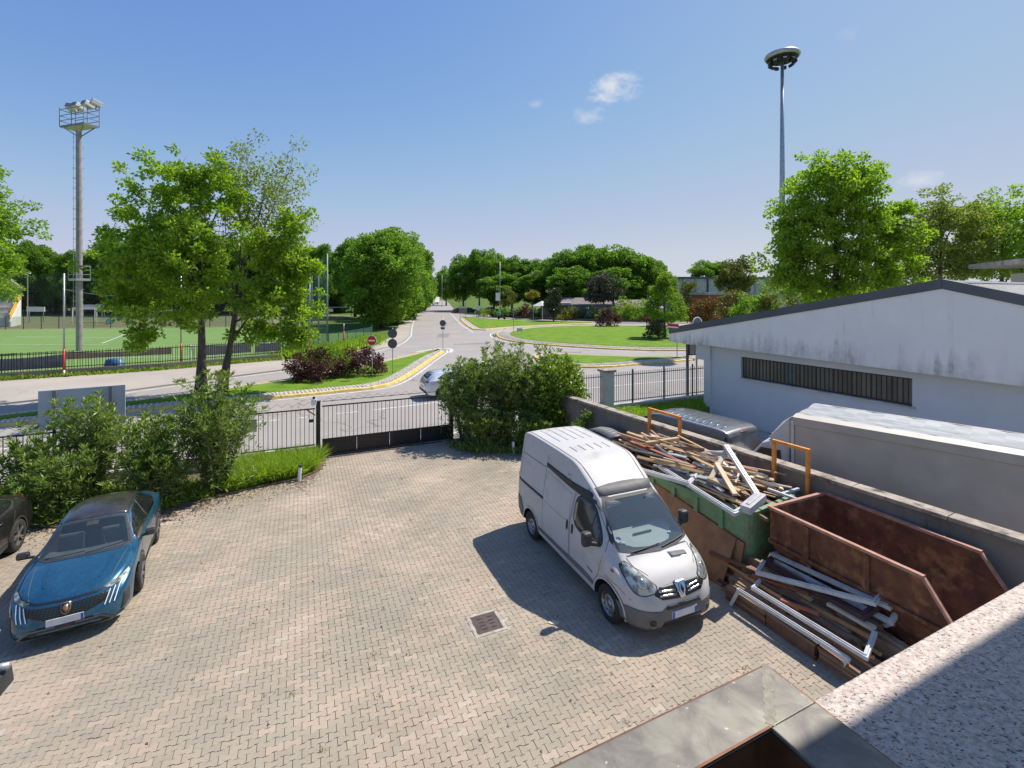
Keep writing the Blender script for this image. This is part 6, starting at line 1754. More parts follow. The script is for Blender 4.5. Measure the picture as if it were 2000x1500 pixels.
# moss and weeds in the paving joints
P = []; D = []
for _ in range(45):
    cx, cy = random.uniform(-4, 6), random.uniform(6, 17)
    if not inpoly(cx, cy, yard): continue
    for _ in range(random.randint(8, 30)): P.append((cx+random.gauss(0, .03), cy+random.gauss(0, .03), .02)); D.append((random.gauss(0, .8), random.gauss(0, .8), .8))
V, F = leaves(np.array(P), np.array(D), .03*rng.uniform(.5, 1.3, len(P)), .010)
tag(npmesh('joint_weeds', V, F, 'leaf_oleander'), 'tiny weeds in the paving joints', kind='stuff')
# dry leaf litter along the beds
P = []; D = []
edge = [Vector(p) for p in ((-12.6, 11.75), (-10.3, 11.75), (-9.2, 12.4), (-8.3, 13.45), (-6.6, 14.7), (-6.4, 15.6))]
edge2 = [Vector(p) for p in ((-2.2, 17.9), (-1.2, 17.2), (.7, 17.1))]
for _ in range(2600):
    e = edge if random.random() < .72 else edge2
    i = random.randrange(len(e)-1); p = e[i].lerp(e[i+1], random.random()); d = abs(random.gauss(0, .42))
    P.append((p.x+d*.5+random.gauss(0, .1), p.y-d+random.gauss(0, .08), .028)); D.append((random.gauss(0, 1), random.gauss(0, 1), random.uniform(-.1, .15)))
V, F = leaves(np.array(P), np.array(D), .055*rng.uniform(.5, 1.4, len(P)), .028, roll=rng.normal(0, .3, len(P)))
leafmat('litter', (.10, .065, .035), (.26, .19, .11), .1)
tag(npmesh('leaf_litter', V, F, 'litter'), 'dry leaves along the planting bed', kind='stuff')
P = []; D = []
for _ in range(420):
    x, y = random.uniform(-9, 7), random.uniform(5.8, 17)
    if inpoly(x, y, yard): P.append((x, y, .03)); D.append((random.gauss(0, 1), random.gauss(0, 1), random.uniform(-.05, .15)))
V, F = leaves(np.array(P), np.array(D), .05*rng.uniform(.4, 1.4, len(P)), .026, roll=rng.normal(0, .3, len(P)))
tag(npmesh('leaf_litter', V, F, 'litter'), 'scattered dry leaves on the paving', kind='stuff')
# white marker bollards
def bollard(label, x, y, tilt=0):
    o = thing('marker_post', label, 'bollard', (x, y, .02)); o.rotation_euler = (0, R(tilt), 0)
    MB().lathe([(.055, 0), (.05, .42)], 12).build('post', 'sign_white', o, smooth=False); MB().lathe([(.052, .42), (.05, .50), (.03, .51)], 12).build('cap', 'black_plastic', o)
bollard('white marker post with black cap at the edge of the tall grass', -6.5, 14.70, 4)
bollard('white marker post with black cap at the foot of the right bushes', .05, 17.25, 0)

# ------------------------------------------------------------------ skips, timber and scrap frames
SC = Vector((4.68, 9.48)); SU = Vector((-.54, .8417)); SE = Vector((.8417, .54))
def sp(u, e, z): p = SC+SU*u+SE*e; return (p.x, p.y, z)
SL, SWd, SH = 4.05, 1.80, 1.44
sk = thing('green_skip', 'chalky green steel skip filled with scrap timber', 'skip', (SC.x, SC.y, 0), math.atan2(SU.y, SU.x))
ska = -1   # local y: SE is to the right of SU, i.e. -y
def rrect(l0, l1, w0, w1, r):
    pts = []
    for cx, cy, a0 in ((l1-r, w1-r, 0), (l0+r, w1-r, 90), (l0+r, w0+r, 180), (l1-r, w0+r, 270)):
        for k in range(5): a = R(a0+22.5*k); pts.append((cx+r*math.cos(a), cy+r*math.sin(a)))
    return pts
def shell(outer, inner, z0, z1, floor=None):
    m = MB(); n = len(outer)
    m.mesh_add([(p[0], p[1], z0) for p in outer]+[(p[0], p[1], z1) for p in outer]+[(p[0], p[1], z1) for p in inner]+[(p[0], p[1], z0+.05) for p in inner],
               [(i, (i+1) % n, n+(i+1) % n, n+i) for i in range(n)]+[(n+i, n+(i+1) % n, 2*n+(i+1) % n, 2*n+i) for i in range(n)]+[(2*n+i, 2*n+(i+1) % n, 3*n+(i+1) % n, 3*n+i) for i in range(n)]+[tuple(range(3*n, 4*n))])
    return m
out_ = rrect(0, SL, -SWd, 0, .22); in_ = rrect(.03, SL-.03, -SWd+.03, -.03, .2)
shell(out_, in_, .10, SH-.06).build('tub', 'skip_green', sk, smooth=False)
ro = rrect(-.05, SL+.05, -SWd-.05, .05, .25); ri = rrect(.04, SL-.04, -SWd+.04, -.04, .2)
rm = MB(); n = len(ro)
rm.mesh_add([(p[0], p[1], SH-.08) for p in ro]+[(p[0], p[1], SH) for p in ro]+[(p[0], p[1], SH) for p in ri]+[(p[0], p[1], SH-.08) for p in ri],
            [(i, (i+1) % n, n+(i+1) % n, n+i) for i in range(n)]+[(n+i, n+(i+1) % n, 2*n+(i+1) % n, 2*n+i) for i in range(n)]+[((i+1) % n, i, 3*n+i, 3*n+(i+1) % n) for i in range(n)])
rm.build('rim', 'skip_green', sk)
for k in range(6):
    MB().box((.6+k*.60, .03, .75), (.10, .06, 1.25)).build('rib', 'skip_green', sk, bevel=.01)
for x in (.5, SL-.5): MB().box((x, -SWd/2, .05), (.2, SWd-.3, .10)).build('skid', 'rust', sk)
# rusty tipper skip
RD = Vector((5.04, 9.40)); RU = Vector((.41, -.912)); RE = Vector((.912, .41))
rs = thing('rusty_skip', 'open rusty brown steel skip with sloped tail beside the boundary wall', 'skip', (RD.x, RD.y, 0), math.atan2(RU.y, RU.x))
# local: x along RU (towards us), y = to the left of RU, RE = +y
RW, RH, RL = 1.66, 1.58, 2.52
def rprof(y, inset): return [(0, RH), (RL, RH), (RL+.42, .98), (RL+.55, .30), (RL-.1, .16), (.35, .16), (0, .95)]
def side_plate(y, t, inward):
    m = MB(); up = [(0, RH), (RL, RH), (RL+.40, .98), (0, .98)]; lowp = [(0, .98), (RL+.40, .98), (RL+.50, .22), (.30, .22)]
    n = 4
    for poly, ya, yb in ((up, (y, y, y, y), None), (lowp, (y, y, y+inward*.22, y+inward*.22), None)):
        a = [(p[0], yy, p[1]) for p, yy in zip(poly, ya)]; b = [(p[0], yy+inward*t, p[1]) for p, yy in zip(poly, ya)]
        m.mesh_add(a+b, [(0, 1, 2, 3), (7, 6, 5, 4)]+[(i, 4+i, 4+(i+1) % 4, (i+1) % 4) for i in range(4)])
    return m
side_plate(0, .02, 1).build('side_plate', 'rust', rs); side_plate(RW, .02, -1).build('side_plate', 'rust', rs)
fp2 = MB(); fp2.mesh_add([(0, .021, RH), (0, RW-.021, RH), (0, RW-.021, .98), (0, .021, .98), (.30, RW-.24, .22), (.30, .24, .22)], [(0, 1, 2, 3), (3, 2, 4, 5)]); e_ = fp2.build('head_plate', 'rust', rs)
e_.modifiers.new('t', 'SOLIDIFY').thickness = .018
fl_ = MB(); fl_.mesh_add([(.30, .24, .23), (.30, RW-.24, .23), (RL+.5, RW-.24, .23), (RL+.5, .24, .23)], [(0, 3, 2, 1)]); fl_.build('floor', 'skip_floor', rs)
rim = MB()
for yy in (0.0, RW): rim.bar((-.02, yy, RH+.012), (RL+.01, yy, RH+.012), .07, .05); rim.bar((RL, yy, RH), (RL+.42, yy, .98), .055, .04); rim.bar((RL+.42, yy, .98), (RL+.52, yy+(.2 if yy == 0 else -.2), .25), .05, .04)
rim.bar((0, -.02, RH+.0125), (0, RW+.02, RH+.0125), .07, .048)
rim.build('rim', 'rust_edge', rs)
mid = MB(); mid.bar((.0, -.03, .96), (RL+.4, -.03, .96), .05, .06); mid.build('waist_rail', 'rust', rs)
for x in (.75, 1.75): MB().box((x, -.02, 1.27), (.10, .045, .56)).build('rib', 'rust', rs); MB().bar((x+.05, -.03, .90), (x+.05, .16, .28), .07, .05).build('rib', 'rust', rs)
MB().tube([(RL+.50, -.12, .98), (RL+.50, RW+.1, .98)], .05, 12).build('hinge_bar', 'rust_edge', rs, smooth=True)
MB().box((.9, .5, .30), (.5, .4, .02), .4).build('scrap_sheet', 'rust', rs)
sheet_ = MB(); sheet_.mesh_add([(1.25, .9, .32), (1.75, 1.35, .30), (1.55, 1.5, .85), (1.2, 1.25, .62)], [(0, 1, 2, 3)]); sb_ = sheet_.build('plastic_sheet', 'blue_sheet'); sb_.modifiers.new('t', 'SOLIDIFY').thickness = .01
sb_.location = rs.location; sb_.rotation_euler = rs.rotation_euler; tag(sb_, 'crumpled blue plastic sheet lying inside the rusty skip', 'sheet')
dbm = MB()
for _ in range(60): dbm.box((random.uniform(.8, RL+.4), random.uniform(.4, RW-.35), .25), (random.uniform(.03, .12), random.uniform(.03, .12), random.uniform(.02, .06)), random.uniform(0, 3))
db = dbm.build('rubble', 'skip_floor'); db.location = rs.location; db.rotation_euler = rs.rotation_euler; tag(db, 'loose grey rubble on the floor of the rusty skip', kind='stuff')
# orange steel frames along the wall
def oframe(label, a, b, h):
    x, y = a; o = thing('steel_frame', label, 'frame', (x, y, 0), math.atan2(b[1]-y, b[0]-x)); L = math.hypot(b[0]-x, b[1]-y)
    MB().box((0, 0, (h-.07)/2), (.075, .075, h-.07)).build('leg', 'orange_paint', o, bevel=.006); MB().box((L, 0, (h-.07)/2), (.075, .075, h-.07)).build('leg', 'orange_paint', o, bevel=.006)
    MB().box((L/2, 0, h-.035), (L+.075, .076, .07)).build('crossbar', 'orange_paint', o, bevel=.006)
oframe('orange steel frame standing by the wall behind the heap of timber', (4.07, 14.26), (4.63, 13.28), 2.37)
oframe('orange steel frame standing by the wall between the two skips', (5.97, 10.96), (6.34, 10.31), 2.44)
PTS = {
'F1': [(4.03, 8.85, 0.06), (4.13, 8.77, 0.36), (4.97, 7.13, 0.36), (4.94, 7.25, 0.06)] ,
'F2': [(4.82, 9.22, 0.62), (4.58, 8.97, 0.56), (5.67, 7.54, 0.92), (5.93, 7.71, 0.98)] ,
'F3': [(4.65, 8.96, 0.45), (4.38, 8.73, 0.42), (5.13, 6.98, 0.5), (5.49, 7.29, 0.62)] ,
'F4': [(5.35, 9.36, 0.74), (5.05, 9.31, 0.72), (5.85, 7.48, 0.9), (6.04, 7.57, 0.95)] ,
'F5': [(5.06, 9.36, 0.66), (4.89, 9.19, 0.6), (5.52, 7.56, 0.7), (5.77, 7.62, 0.82)] ,
'F7': [(5.06, 9.29, 0.6), (5.85, 7.43, 0.7), (6.02, 7.52, 0.8)] ,
'F8': [(5.2, 9.4, 0.5), (5.88, 7.59, 0.55), (6.0, 7.57, 0.6)] ,
'L1': [(5.29, 8.04, 0.6), (5.57, 7.4, 0.62)] ,
'L2': [(4.51, 9.03, 0.48), (5.15, 8.35, 0.56)] ,
'L3': [(4.64, 8.31, 0.48), (5.03, 7.88, 0.52)] ,
'L4': [(4.74, 8.91, 0.4), (5.5, 7.38, 0.5)] ,
'L5': [(4.81, 8.29, 0.42), (5.18, 7.38, 0.46)] ,
'L6': [(4.76, 9.13, 0.36), (5.27, 8.12, 0.4)] ,
'L7': [(5.42, 7.96, 0.55), (5.81, 7.24, 0.45)] ,
'L8': [(5.47, 7.8, 0.45), (6.06, 7.4, 0.35)] ,
'B1': [(4.03, 9.07, 0.3), (4.39, 8.34, 0.3)] ,
'B2': [(4.4, 8.31, 0.3), (4.75, 7.54, 0.3)] ,
'B3': [(4.78, 7.49, 0.3), (5.07, 6.91, 0.3)] ,
'H1': [(3.54, 11.49, 1.62), (4.23, 9.16, 1.58), (4.57, 9.4, 1.6)] ,
'H2': [(4.9, 10.98, 2.25), (4.89, 9.52, 1.72)] ,
'H2b': [(4.89, 9.52, 1.72), (4.51, 9.22, 1.66)] ,
'H3a': [(4.89, 11.0, 2.15), (4.31, 10.43, 1.75)] ,
'H3b': [(4.56, 10.72, 1.98), (4.49, 9.68, 1.72)] ,
'H3c': [(4.28, 10.48, 1.74), (4.68, 9.88, 1.7)] ,
'H4': [(3.41, 12.23, 1.95), (4.28, 12.38, 2.02)] ,
'H5': [(4.51, 11.94, 1.8), (5.12, 11.6, 1.95)] ,
'H6': [(2.96, 11.58, 1.55), (3.85, 10.48, 1.62), (4.24, 10.91, 1.68)] ,
'H7': [(4.17, 12.33, 1.8), (4.2, 11.6, 1.85)] ,
'H8': [(5.45, 10.25, 1.6), (5.76, 9.75, 1.6)] ,
'H9': [(5.58, 9.99, 1.6), (6.08, 10.21, 1.62)] ,
'H10': [(3.2, 13.09, 1.9), (4.02, 12.61, 1.95)] ,
'H11': [(3.14, 12.72, 1.85), (3.73, 12.09, 1.75)] ,
'H12': [(3.15, 13.16, 1.95), (3.55, 12.73, 1.9)] ,
}
def profile_frame(key, label, mat, w=.075, h=.06, cat='window frame', name='window_frame', group=None):
    """polyline of mitred profiles: one scrap frame"""
    pts = PTS[key]
    o = thing(name, label, cat, pts[0], 0, group)
    p0 = Vector(pts[0])
    for a, b in zip(pts[:-1], pts[1:]):
        a, b = Vector(a)-p0, Vector(b)-p0; d = (b-a).normalized()
        m = MB(); m.bar(a-d*w*.45, b+d*w*.45, w, h); m.bar(a+Vector((0, 0, h*.5+.008)), b+Vector((0, 0, h*.5+.008)), w*.35, .018)
        m.build('profile', mat, o, bevel=.006)
    return o
profile_frame('F1', 'white window frame with bent-down ends lying nearest in the scrap pile', 'upvc', .062, .06)
profile_frame('F3', 'white window frame with upright short sides in the middle of the scrap pile', 'upvc', .068, .06)
profile_frame('F2', 'white window frame lying across the top of the scrap pile', 'upvc', .07, .065)
profile_frame('F4', 'light grey window frame nearest the rusty skip', 'upvc_grey', .08, .06)
profile_frame('F5', 'dark plum-coloured window frame under the white ones', 'wood_plum', .10, .07)
profile_frame('F7', 'white frame with a stub end against the rusty skip', 'upvc', .07, .07)
profile_frame('F8', 'thin grey frame at the bottom against the rusty skip', 'upvc_grey', .06, .06)
def plank(key, label, mat, w, h, name='plank', cat='plank', group=None):
    pts = PTS[key]; m = MB(); m.bar(pts[0], pts[1], w, h, random.uniform(-.15, .15))
    return tag(m.build(name, mat, bevel=.004), label, cat, group)
plank('L1', 'pale weathered board on the scrap pile near the rusty skip', 'wood_pale', .12, .05)
plank('L2', 'splintered orange-brown lath at the left of the scrap pile', 'wood_red', .06, .05)
plank('L3', 'short reddish lath with a pale broken end on the scrap pile', 'wood_red', .055, .05)
plank('L4', 'long orange edged strip across the scrap pile', 'wood_orange', .05, .06)
plank('L5', 'brown strip beside the middle white frame', 'wood_slat', .06, .05)
plank('L6', 'dark old strip deep in the scrap pile', 'wood_old', .07, .05)
plank('L7', 'pale timber batten at the right end of the scrap pile', 'wood_pine', .08, .06)
plank('L8', 'short pine block at the right end of the scrap pile', 'wood_pine', .09, .07)
# bundles of shutter slats along the near edge
for key, lab in (('B1', 'first bundle of brown shutter slats at the left end of the scrap pile'), ('B2', 'middle bundle of brown shutter slats along the near edge'), ('B3', 'third bundle of brown shutter slats by the granite parapet')):
    a, b = Vector(PTS[key][0]), Vector(PTS[key][1]); a.z = b.z = 0
    o = thing('slat_bundle', lab, 'slats', (a.x, a.y, .02), math.atan2(b.y-a.y, b.x-a.x)); L = (b-a).length
    for r_ in range(3):
        for k in range(7):
            MB().box((L/2+random.uniform(-.02, .02), .02+r_*.075, .025+k*.036), (L, .07, .03)).build('slat', random.choice(['wood_slat', 'wood_slat', 'wood_old']), o)
# more slats and battens lying under the frames
for k in range(34):
    f = random.random(); e = random.uniform(.18, 1.0)
    c = Vector((4.05, 9.0)).lerp(Vector((5.0, 7.1)), f)+Vector((.9, .42))*e*.95
    z = .05+.30*random.random()+.25*e
    ln = random.uniform(.7, 1.7); a = math.atan2(-1.9, .95)+random.gauss(0, .12)
    d = Vector((math.cos(a), math.sin(a)))*ln/2
    mat = random.choice(['wood_slat', 'wood_slat', 'wood_old', 'wood_plum', 'wood_orange', 'wood_pine', 'upvc_grey', 'wood_slat'])
    m = MB(); m.bar((c.x-d.x, c.y-d.y, z), (c.x+d.x, c.y+d.y, z+random.uniform(-.05, .08)), random.uniform(.04, .09), random.uniform(.025, .05), random.uniform(-.4, .4))
    tag(m.build('batten', mat), 'loose batten in the scrap pile beneath the window frames', 'batten', 'battens under the scrap frames')
bs2 = MB()
for k in range(60):
    f = random.random(); e = random.uniform(.1, .95); c = Vector((4.1, 8.95)).lerp(Vector((5.05, 7.1)), f)+Vector((.9, .42))*e
    bs2.box((c.x, c.y, .12+.25*e), (random.uniform(.3, .9), random.uniform(.05, .12), .2+.35*e), math.atan2(-1.9, .95)+random.gauss(0, .08))
tag(bs2.build('scrap_core', 'wood_old'), 'packed old slats inside the scrap pile', kind='stuff')
# doors leaning on the green skip
dd = Vector((-.50, .866)); dn = Vector((.866, .50))
for k in range(6):
    ln, hh, th = (2.08, .86, .04) if k < 4 else (1.98, .82, .04)
    b0 = Vector((4.10, 9.42))+dn*(.060*k)+dd*(.0+.05*k if k < 4 else -.16)
    tp = .50*(1-k*.12)
    mb = MB(); a = b0; t = a+dn*tp*.9
    q = [(a.x, a.y, .025), (a.x+dd.x*ln, a.y+dd.y*ln, .25), (t.x+dd.x*ln-dn.x*.06, t.y+dd.y*ln-dn.y*.06, hh+.40), (t.x, t.y, hh+.0)]
    o2 = [(p[0]+dn.x*th, p[1]+dn.y*th, p[2]) for p in q]
    mb.mesh_add(q+o2, [(0, 3, 2, 1), (4, 5, 6, 7)]+[(i, (i+1) % 4, 4+(i+1) % 4, 4+i) for i in range(4)])
    lab = ('front brown wooden door laid on its side beside the van', 'second brown door leaning on the green skip', 'third brown door leaning on the green skip', 'fourth brown door leaning on the green skip', 'fifth brown door, set a little forward, against the green skip', 'rearmost brown door touching the green skip')[k]
    d_ = mb.build('wooden_door', 'wood_door', bevel=.004); tag(d_, lab, 'door')
# ---- timber heap in the green skip
core = MB()
for k in range(90):
    u, e = random.uniform(.25, SL-.7), random.uniform(.2, SWd-.2)
    hgt = 1.30+.34*math.sin(math.pi*min(1, max(0, (u-.1)/(SL-.2))))*math.sin(math.pi*e/SWd)
    p = sp(u, e, hgt); core.box(p, (random.uniform(.4, 1.4), random.uniform(.05, .14), random.uniform(.03, .08)), math.atan2(SU.y, SU.x)+random.gauss(0, .5))
tag(core.build('timber_core', 'wood_old'), 'packed scrap timber filling the green skip', kind='stuff')
fillb = MB(); fillb.prism([sp(.06, .06, 0)[:2], sp(SL-.06, .06, 0)[:2], sp(SL-.06, SWd-.06, 0)[:2], sp(.06, SWd-.06, 0)[:2]], .9, 1.22)
tag(fillb.build('timber_fill', 'wood_old'), 'dark mass of timber deep inside the green skip', kind='stuff')
def heap(n, umin, umax, mats, ln, wd, th, zadd, spread, label, group, emin=.0, emax=None, name='plank'):
    for k in range(n):
        u, e = random.uniform(umin, umax), random.uniform(emin+.06, (emax or SWd)-.06)
        bulge = .42*math.sin(math.pi*min(1, max(0, u/(SL+.3))))*math.sin(math.pi*(.15+.7*e/SWd))
        z = 1.38+bulge+zadd*random.random(); L = random.uniform(*ln)
        u = min(u, 4.0-L*.45); a = math.atan2(SU.y, SU.x)+random.gauss(0, spread); tilt = random.gauss(0, .10)
        d = Vector((math.cos(a), math.sin(a), tilt))*L/2; c = Vector(sp(u, e, z))
        m = MB(); m.bar(c-d, c+d, random.uniform(*wd), random.uniform(*th), random.gauss(0, .5))
        tag(m.build(name, random.choice(mats), bevel=.003), label, 'plank', group)
heap(46, .5, 4.4, ['wood_pine', 'wood_pale', 'wood_pale', 'wood_pine', 'wood_old'], (.7, 1.9), (.03, .085), (.015, .04), .22, .24, 'pale pine batten tossed in the heap on the green skip', 'pine battens on the heap')
heap(16, 1.6, 4.2, ['wood_red', 'wood_slat', 'wood_red'], (1.0, 2.2), (.05, .11), (.02, .035), .14, .14, 'long red-brown board in the heap on the green skip', 'red-brown boards on the heap')
heap(18, 1.0, 4.0, ['upvc_grey', 'upvc', 'upvc'], (.6, 1.9), (.04, .08), (.03, .05), .16, .22, 'white or grey plastic strip in the heap on the green skip', 'plastic strips on the heap')
heap(26, .15, 1.5, ['wood_pine', 'wood_pale', 'wood_pale', 'upvc'], (.3, .8), (.04, .09), (.03, .05), .16, .9, 'short broken wood piece at the near end of the heap', 'short pieces at the near end', .5)
heap(16, 3.2, 4.6, ['wood_pine', 'wood_pale'], (.5, 1.1), (.06, .12), (.04, .07), .25, .35, 'thick pine batten at the far end of the heap', 'thick battens at the far end', .4)
heap(14, .6, 4.2, ['black_plastic', 'grey_plastic', 'wood_plum'], (.6, 1.6), (.05, .10), (.02, .05), .08, .15, 'dark strip low in the heap on the green skip', 'dark strips on the heap', 0, .8)
profile_frame('H1', 'white angled window profile along the near rim of the green skip', 'upvc', .09, .07)
o = profile_frame('H2', 'large white window post sticking up from the timber heap', 'upvc', .11, .08)
profile_frame('H2b', 'broad grey capped end piece of white profile at the skip corner', 'upvc_grey', .20, .14)
plank('H3a', 'upright pale timber of the triangular frame on the heap', 'wood_pale', .10, .05)
plank('H3b', 'slanting pale timber of the triangular frame on the heap', 'wood_pale', .10, .05)
plank('H3c', 'low pale timber of the triangular frame on the heap', 'wood_pine', .11, .06)
plank('H4', 'thick light pine post lying on top at the far end of the heap', 'wood_pine', .12, .08)
plank('H5', 'grey bar poking out above the heap towards the wall', 'galv', .05, .04)
profile_frame('H6', 'white corner profile lying in the middle of the heap', 'upvc', .10, .08)
plank('H7', 'white board end standing in the heap near the wall', 'upvc', .18, .05)
plank('H8', 'white stick at the near end of the heap', 'upvc', .06, .05)
plank('H9', 'white stick crossing another at the skip corner by the wall', 'upvc', .06, .05)
plank('H10', 'pine board on top of the far end of the heap', 'wood_pine', .09, .05)
plank('H11', 'brick red board below the pine on the heap', 'wood_red', .14, .03)
plank('H12', 'short pine batten at the very far end of the heap', 'wood_pine', .09, .06)
# ---- wheeled bins behind the van
def wheelie(label, x, y, rz, lid, body_m, w, d, h):
    o = thing('waste_bin', label, 'bin', (x, y, 0), rz)
    b = MB(); pr = [(-w*.42, -d*.42), (w*.42, -d*.42), (w*.42, d*.42), (-w*.42, d*.42)]; pt = [(-w/2, -d/2), (w/2, -d/2), (w/2, d/2), (-w/2, d/2)]
    b.mesh_add([(p[0], p[1], .12) for p in pr]+[(p[0], p[1], h) for p in pt], [(3, 2, 1, 0), (4, 5, 6, 7)]+[(i, (i+1) % 4, 4+(i+1) % 4, 4+i) for i in range(4)]); b.build('tub', body_m, o, bevel=.02)
    l_ = MB(); k = 6
    for i in range(k):
        a0, a1 = i/k, (i+1)/k
        z0, z1 = h+.03+.10*math.sin(math.pi*(.15+.75*a0)), h+.03+.10*math.sin(math.pi*(.15+.75*a1))
        x0, x1 = -w*.53+w*1.06*a0, -w*.53+w*1.06*a1
        l_.mesh_add([(x0, -d*.53, z0), (x1, -d*.53, z1), (x1, d*.53, z1), (x0, d*.53, z0)], [(0, 1, 2, 3)])
    lo = l_.build('lid', lid, o, smooth=True); s_ = lo.modifiers.new('t', 'SOLIDIFY'); s_.thickness = .04
    MB().box((0, 0, h+.01), (w*1.06, d*1.06, .03)).build('lid_rim', lid, o, bevel=.01)
    MB().bar((w*.55, -d*.25, h+.05), (w*.55, d*.25, h+.05), .03).build('handle', 'black_plastic', o)
    for sx in (-1, 1):
        for sy in (-1, 1): MB().lathe([(.09, -.02), (.09, .02)], 12, (sx*w*.36, sy*d*.40, .09), 'Y').build('wheel', 'tyre', o)
wheelie('large grey lidded waste bin between van roof and boundary wall', 3.02, 15.2, R(-58), 'lid_grey', 'lid_grey', .98, .72, 1.32)
wheelie('blue lidded waste bin mostly hidden behind the van roof', 2.05, 16.0, R(-50), 'bin_blue', 'bin_blue', .6, .6, .98)
# ---- wooden scrap on the ground in the shade of the van
sc_ = MB(); sc_.prism([(.62, 8.40), (.72, 8.46), (.83, 8.41), (.81, 8.34), (.68, 8.36)], .028, .034)
tag(sc_.build('cardboard_scrap', 'wood_pale'), 'small torn pale cardboard scrap on the paving in the van shadow', 'scrap')

# ------------------------------------------------------------------ signs and poles along the road
def pole(parent, h, r=.03, m_='galv', z0=0, name='pole'): return MB().tube([(0, 0, z0), (0, 0, h)], r, 10).build(name, m_, parent, smooth=True)
def disc(parent, z, r, face, m_, name='disc', off=-.05, back=None):
    d = MB(); d.lathe([(r, off-.006), (r, off+.006)], 32, (0, 0, z), 'Y'); o = d.build(name, m_, parent)
    return o
s1 = thing('no_entry_sign', 'red and white no entry sign on a grey pole beside the berberis', 'sign', (-9.05, 31.15, .2), R(-10))
pole(s1, 2.75); a = disc(s1, 2.45, .33, 1, 'sign_white', 'rim'); disc(s1, 2.45, .305, 1, 'sign_red', 'face', -.062); MB().box((0, -.07, 2.45), (.44, .008, .095)).build('white_bar', 'sign_white', s1)
s2 = thing('double_sign', 'pole with two dark round sign backs on the traffic island', 'sign', (-8.19, 33.04, .2), R(-5))
pole(s2, 3.1)
for z in (2.75, 2.05): disc(s2, z, .33, 1, 'sign_back', 'sign_back')
s3 = thing('round_sign', 'round dark sign back with small plate at the island tip', 'sign', (-6.75, 47.0, .2), R(-8))
pole(s3, 3.1); disc(s3, 2.55, .31, 1, 'sign_back', 'sign_back'); MB().box((0, -.05, 2.05), (.42, .02, .22)).build('plate', 'sign_back', s3)
s4 = thing('round_sign', 'pale round sign above a blue one on the verge island', 'sign', (-5.3, 75.5, .2), R(-8))
pole(s4, 3.4); disc(s4, 3.1, .36, 1, 'panel_back', 'face'); disc(s4, 2.3, .33, 1, 'sign_back', 'sign_back')
for (x, y, h, lab) in ((.2, 66.5, 2.9, 'thin pole with a small sign at the roundabout nose'), (8.9, 86.5, 2.5, 'thin pole at the far kerb in front of the magnolia'), (14.2, 41.4, 2.9, 'slim grey pole at the right end of the splitter island')):
    s = thing('sign_pole', lab, 'pole', (x, y, .1)); pole(s, h, .03, 'galv_dark'); MB().box((0, -.04, h-.25), (.25, .02, .36)).build('plate', 'sign_back', s)
s = thing('chevron_board', 'small grey board on two legs at the roundabout nose', 'sign', (1.0, 63.2, .2)); MB().box((0, 0, .62), (.75, .04, .42)).build('board', 'panel_back', s); MB().box((-.25, 0, .2), (.04, .04, .42)).build('leg', 'galv', s); MB().box((.25, 0, .2), (.04, .04, .42)).build('leg', 'galv', s)
s = thing('info_board', 'brown and grey board on two poles on the verge island', 'sign', (-9.6, 94, .2), R(-10))
for x in (-.55, .55): MB().tube([(x, 0, 0), (x, 0, 3.6)], .035, 8).build('pole', 'galv_dark', s)
MB().box((0, -.05, 2.55), (1.5, .04, .45)).build('upper_board', 'panel_back', s); MB().box((0, -.05, 1.8), (1.5, .04, .8)).build('lower_board', 'shed_roof', s)
# direction panel seen from behind, beyond the railing
dp = thing('street_panel', 'large pale grey back of a street sign panel beyond the railing', 'sign', (-13.85, 15.55, 0), math.atan2(1.0, 1.76))
MB().box((0, 0, 2.08), (2.15, .05, 1.25)).build('panel', 'panel_back', dp, bevel=.01)
for x in (-.68, .7): MB().box((x, -.07, 1.35), (.09, .07, 2.7)).build('post', 'galv_dark', dp)
# shop sign post by the neighbour's fence
ss = thing('shop_sign', 'dark post with grey sign panel carrying a brown oval by the workshop', 'sign', (*street(12.55, .5), 0), STA)
MB().box((0, 0, 1.9), (.10, .10, 3.8)).build('post', 'sign_back', ss); MB().box((.62, 0, 3.05), (1.1, .06, .95)).build('panel', 'sign_back', ss)
MB().box((.62, -.045, 3.05), (1.0, .02, .85)).build('panel_face', 'panel_back', ss)
ov = MB(); ov.lathe([(.17, -.062), (.17, -.056)], 24, (.70, 0, 3.02), 'Y'); ovo = ov.build('brown_oval', 'wood_red', ss)
ar = thing('round_board', 'half hidden round dark board with pale rim behind the workshop eaves', 'sign', (9.78, 25.5, 0), STA)
MB().tube([(0, 0, 0), (0, 0, 4.0)], .04, 8).build('pole', 'galv_dark', ar); disc(ar, 4.14, .34, 1, 'sign_white', 'rim'); disc(ar, 4.14, .29, 1, 'sign_back', 'face', -.064)
# black marker boxes on the island
for (x, y, lab) in ((-13.75, 31.9, 'black marker box left of the berberis'), (-12.05, 33.9, 'black marker box behind the berberis')):
    b = thing('marker_box', lab, 'marker', (x, y, .2)); MB().box((0, 0, .95), (.42, .30, .62)).build('box', 'black_plastic', b, bevel=.02); MB().tube([(0, 0, 0), (0, 0, .66)], .04, 8).build('stand', 'black_plastic', b); MB().box((.10, -.16, 1.05), (.05, .02, .3)).build('white_stripe', 'sign_white', b)
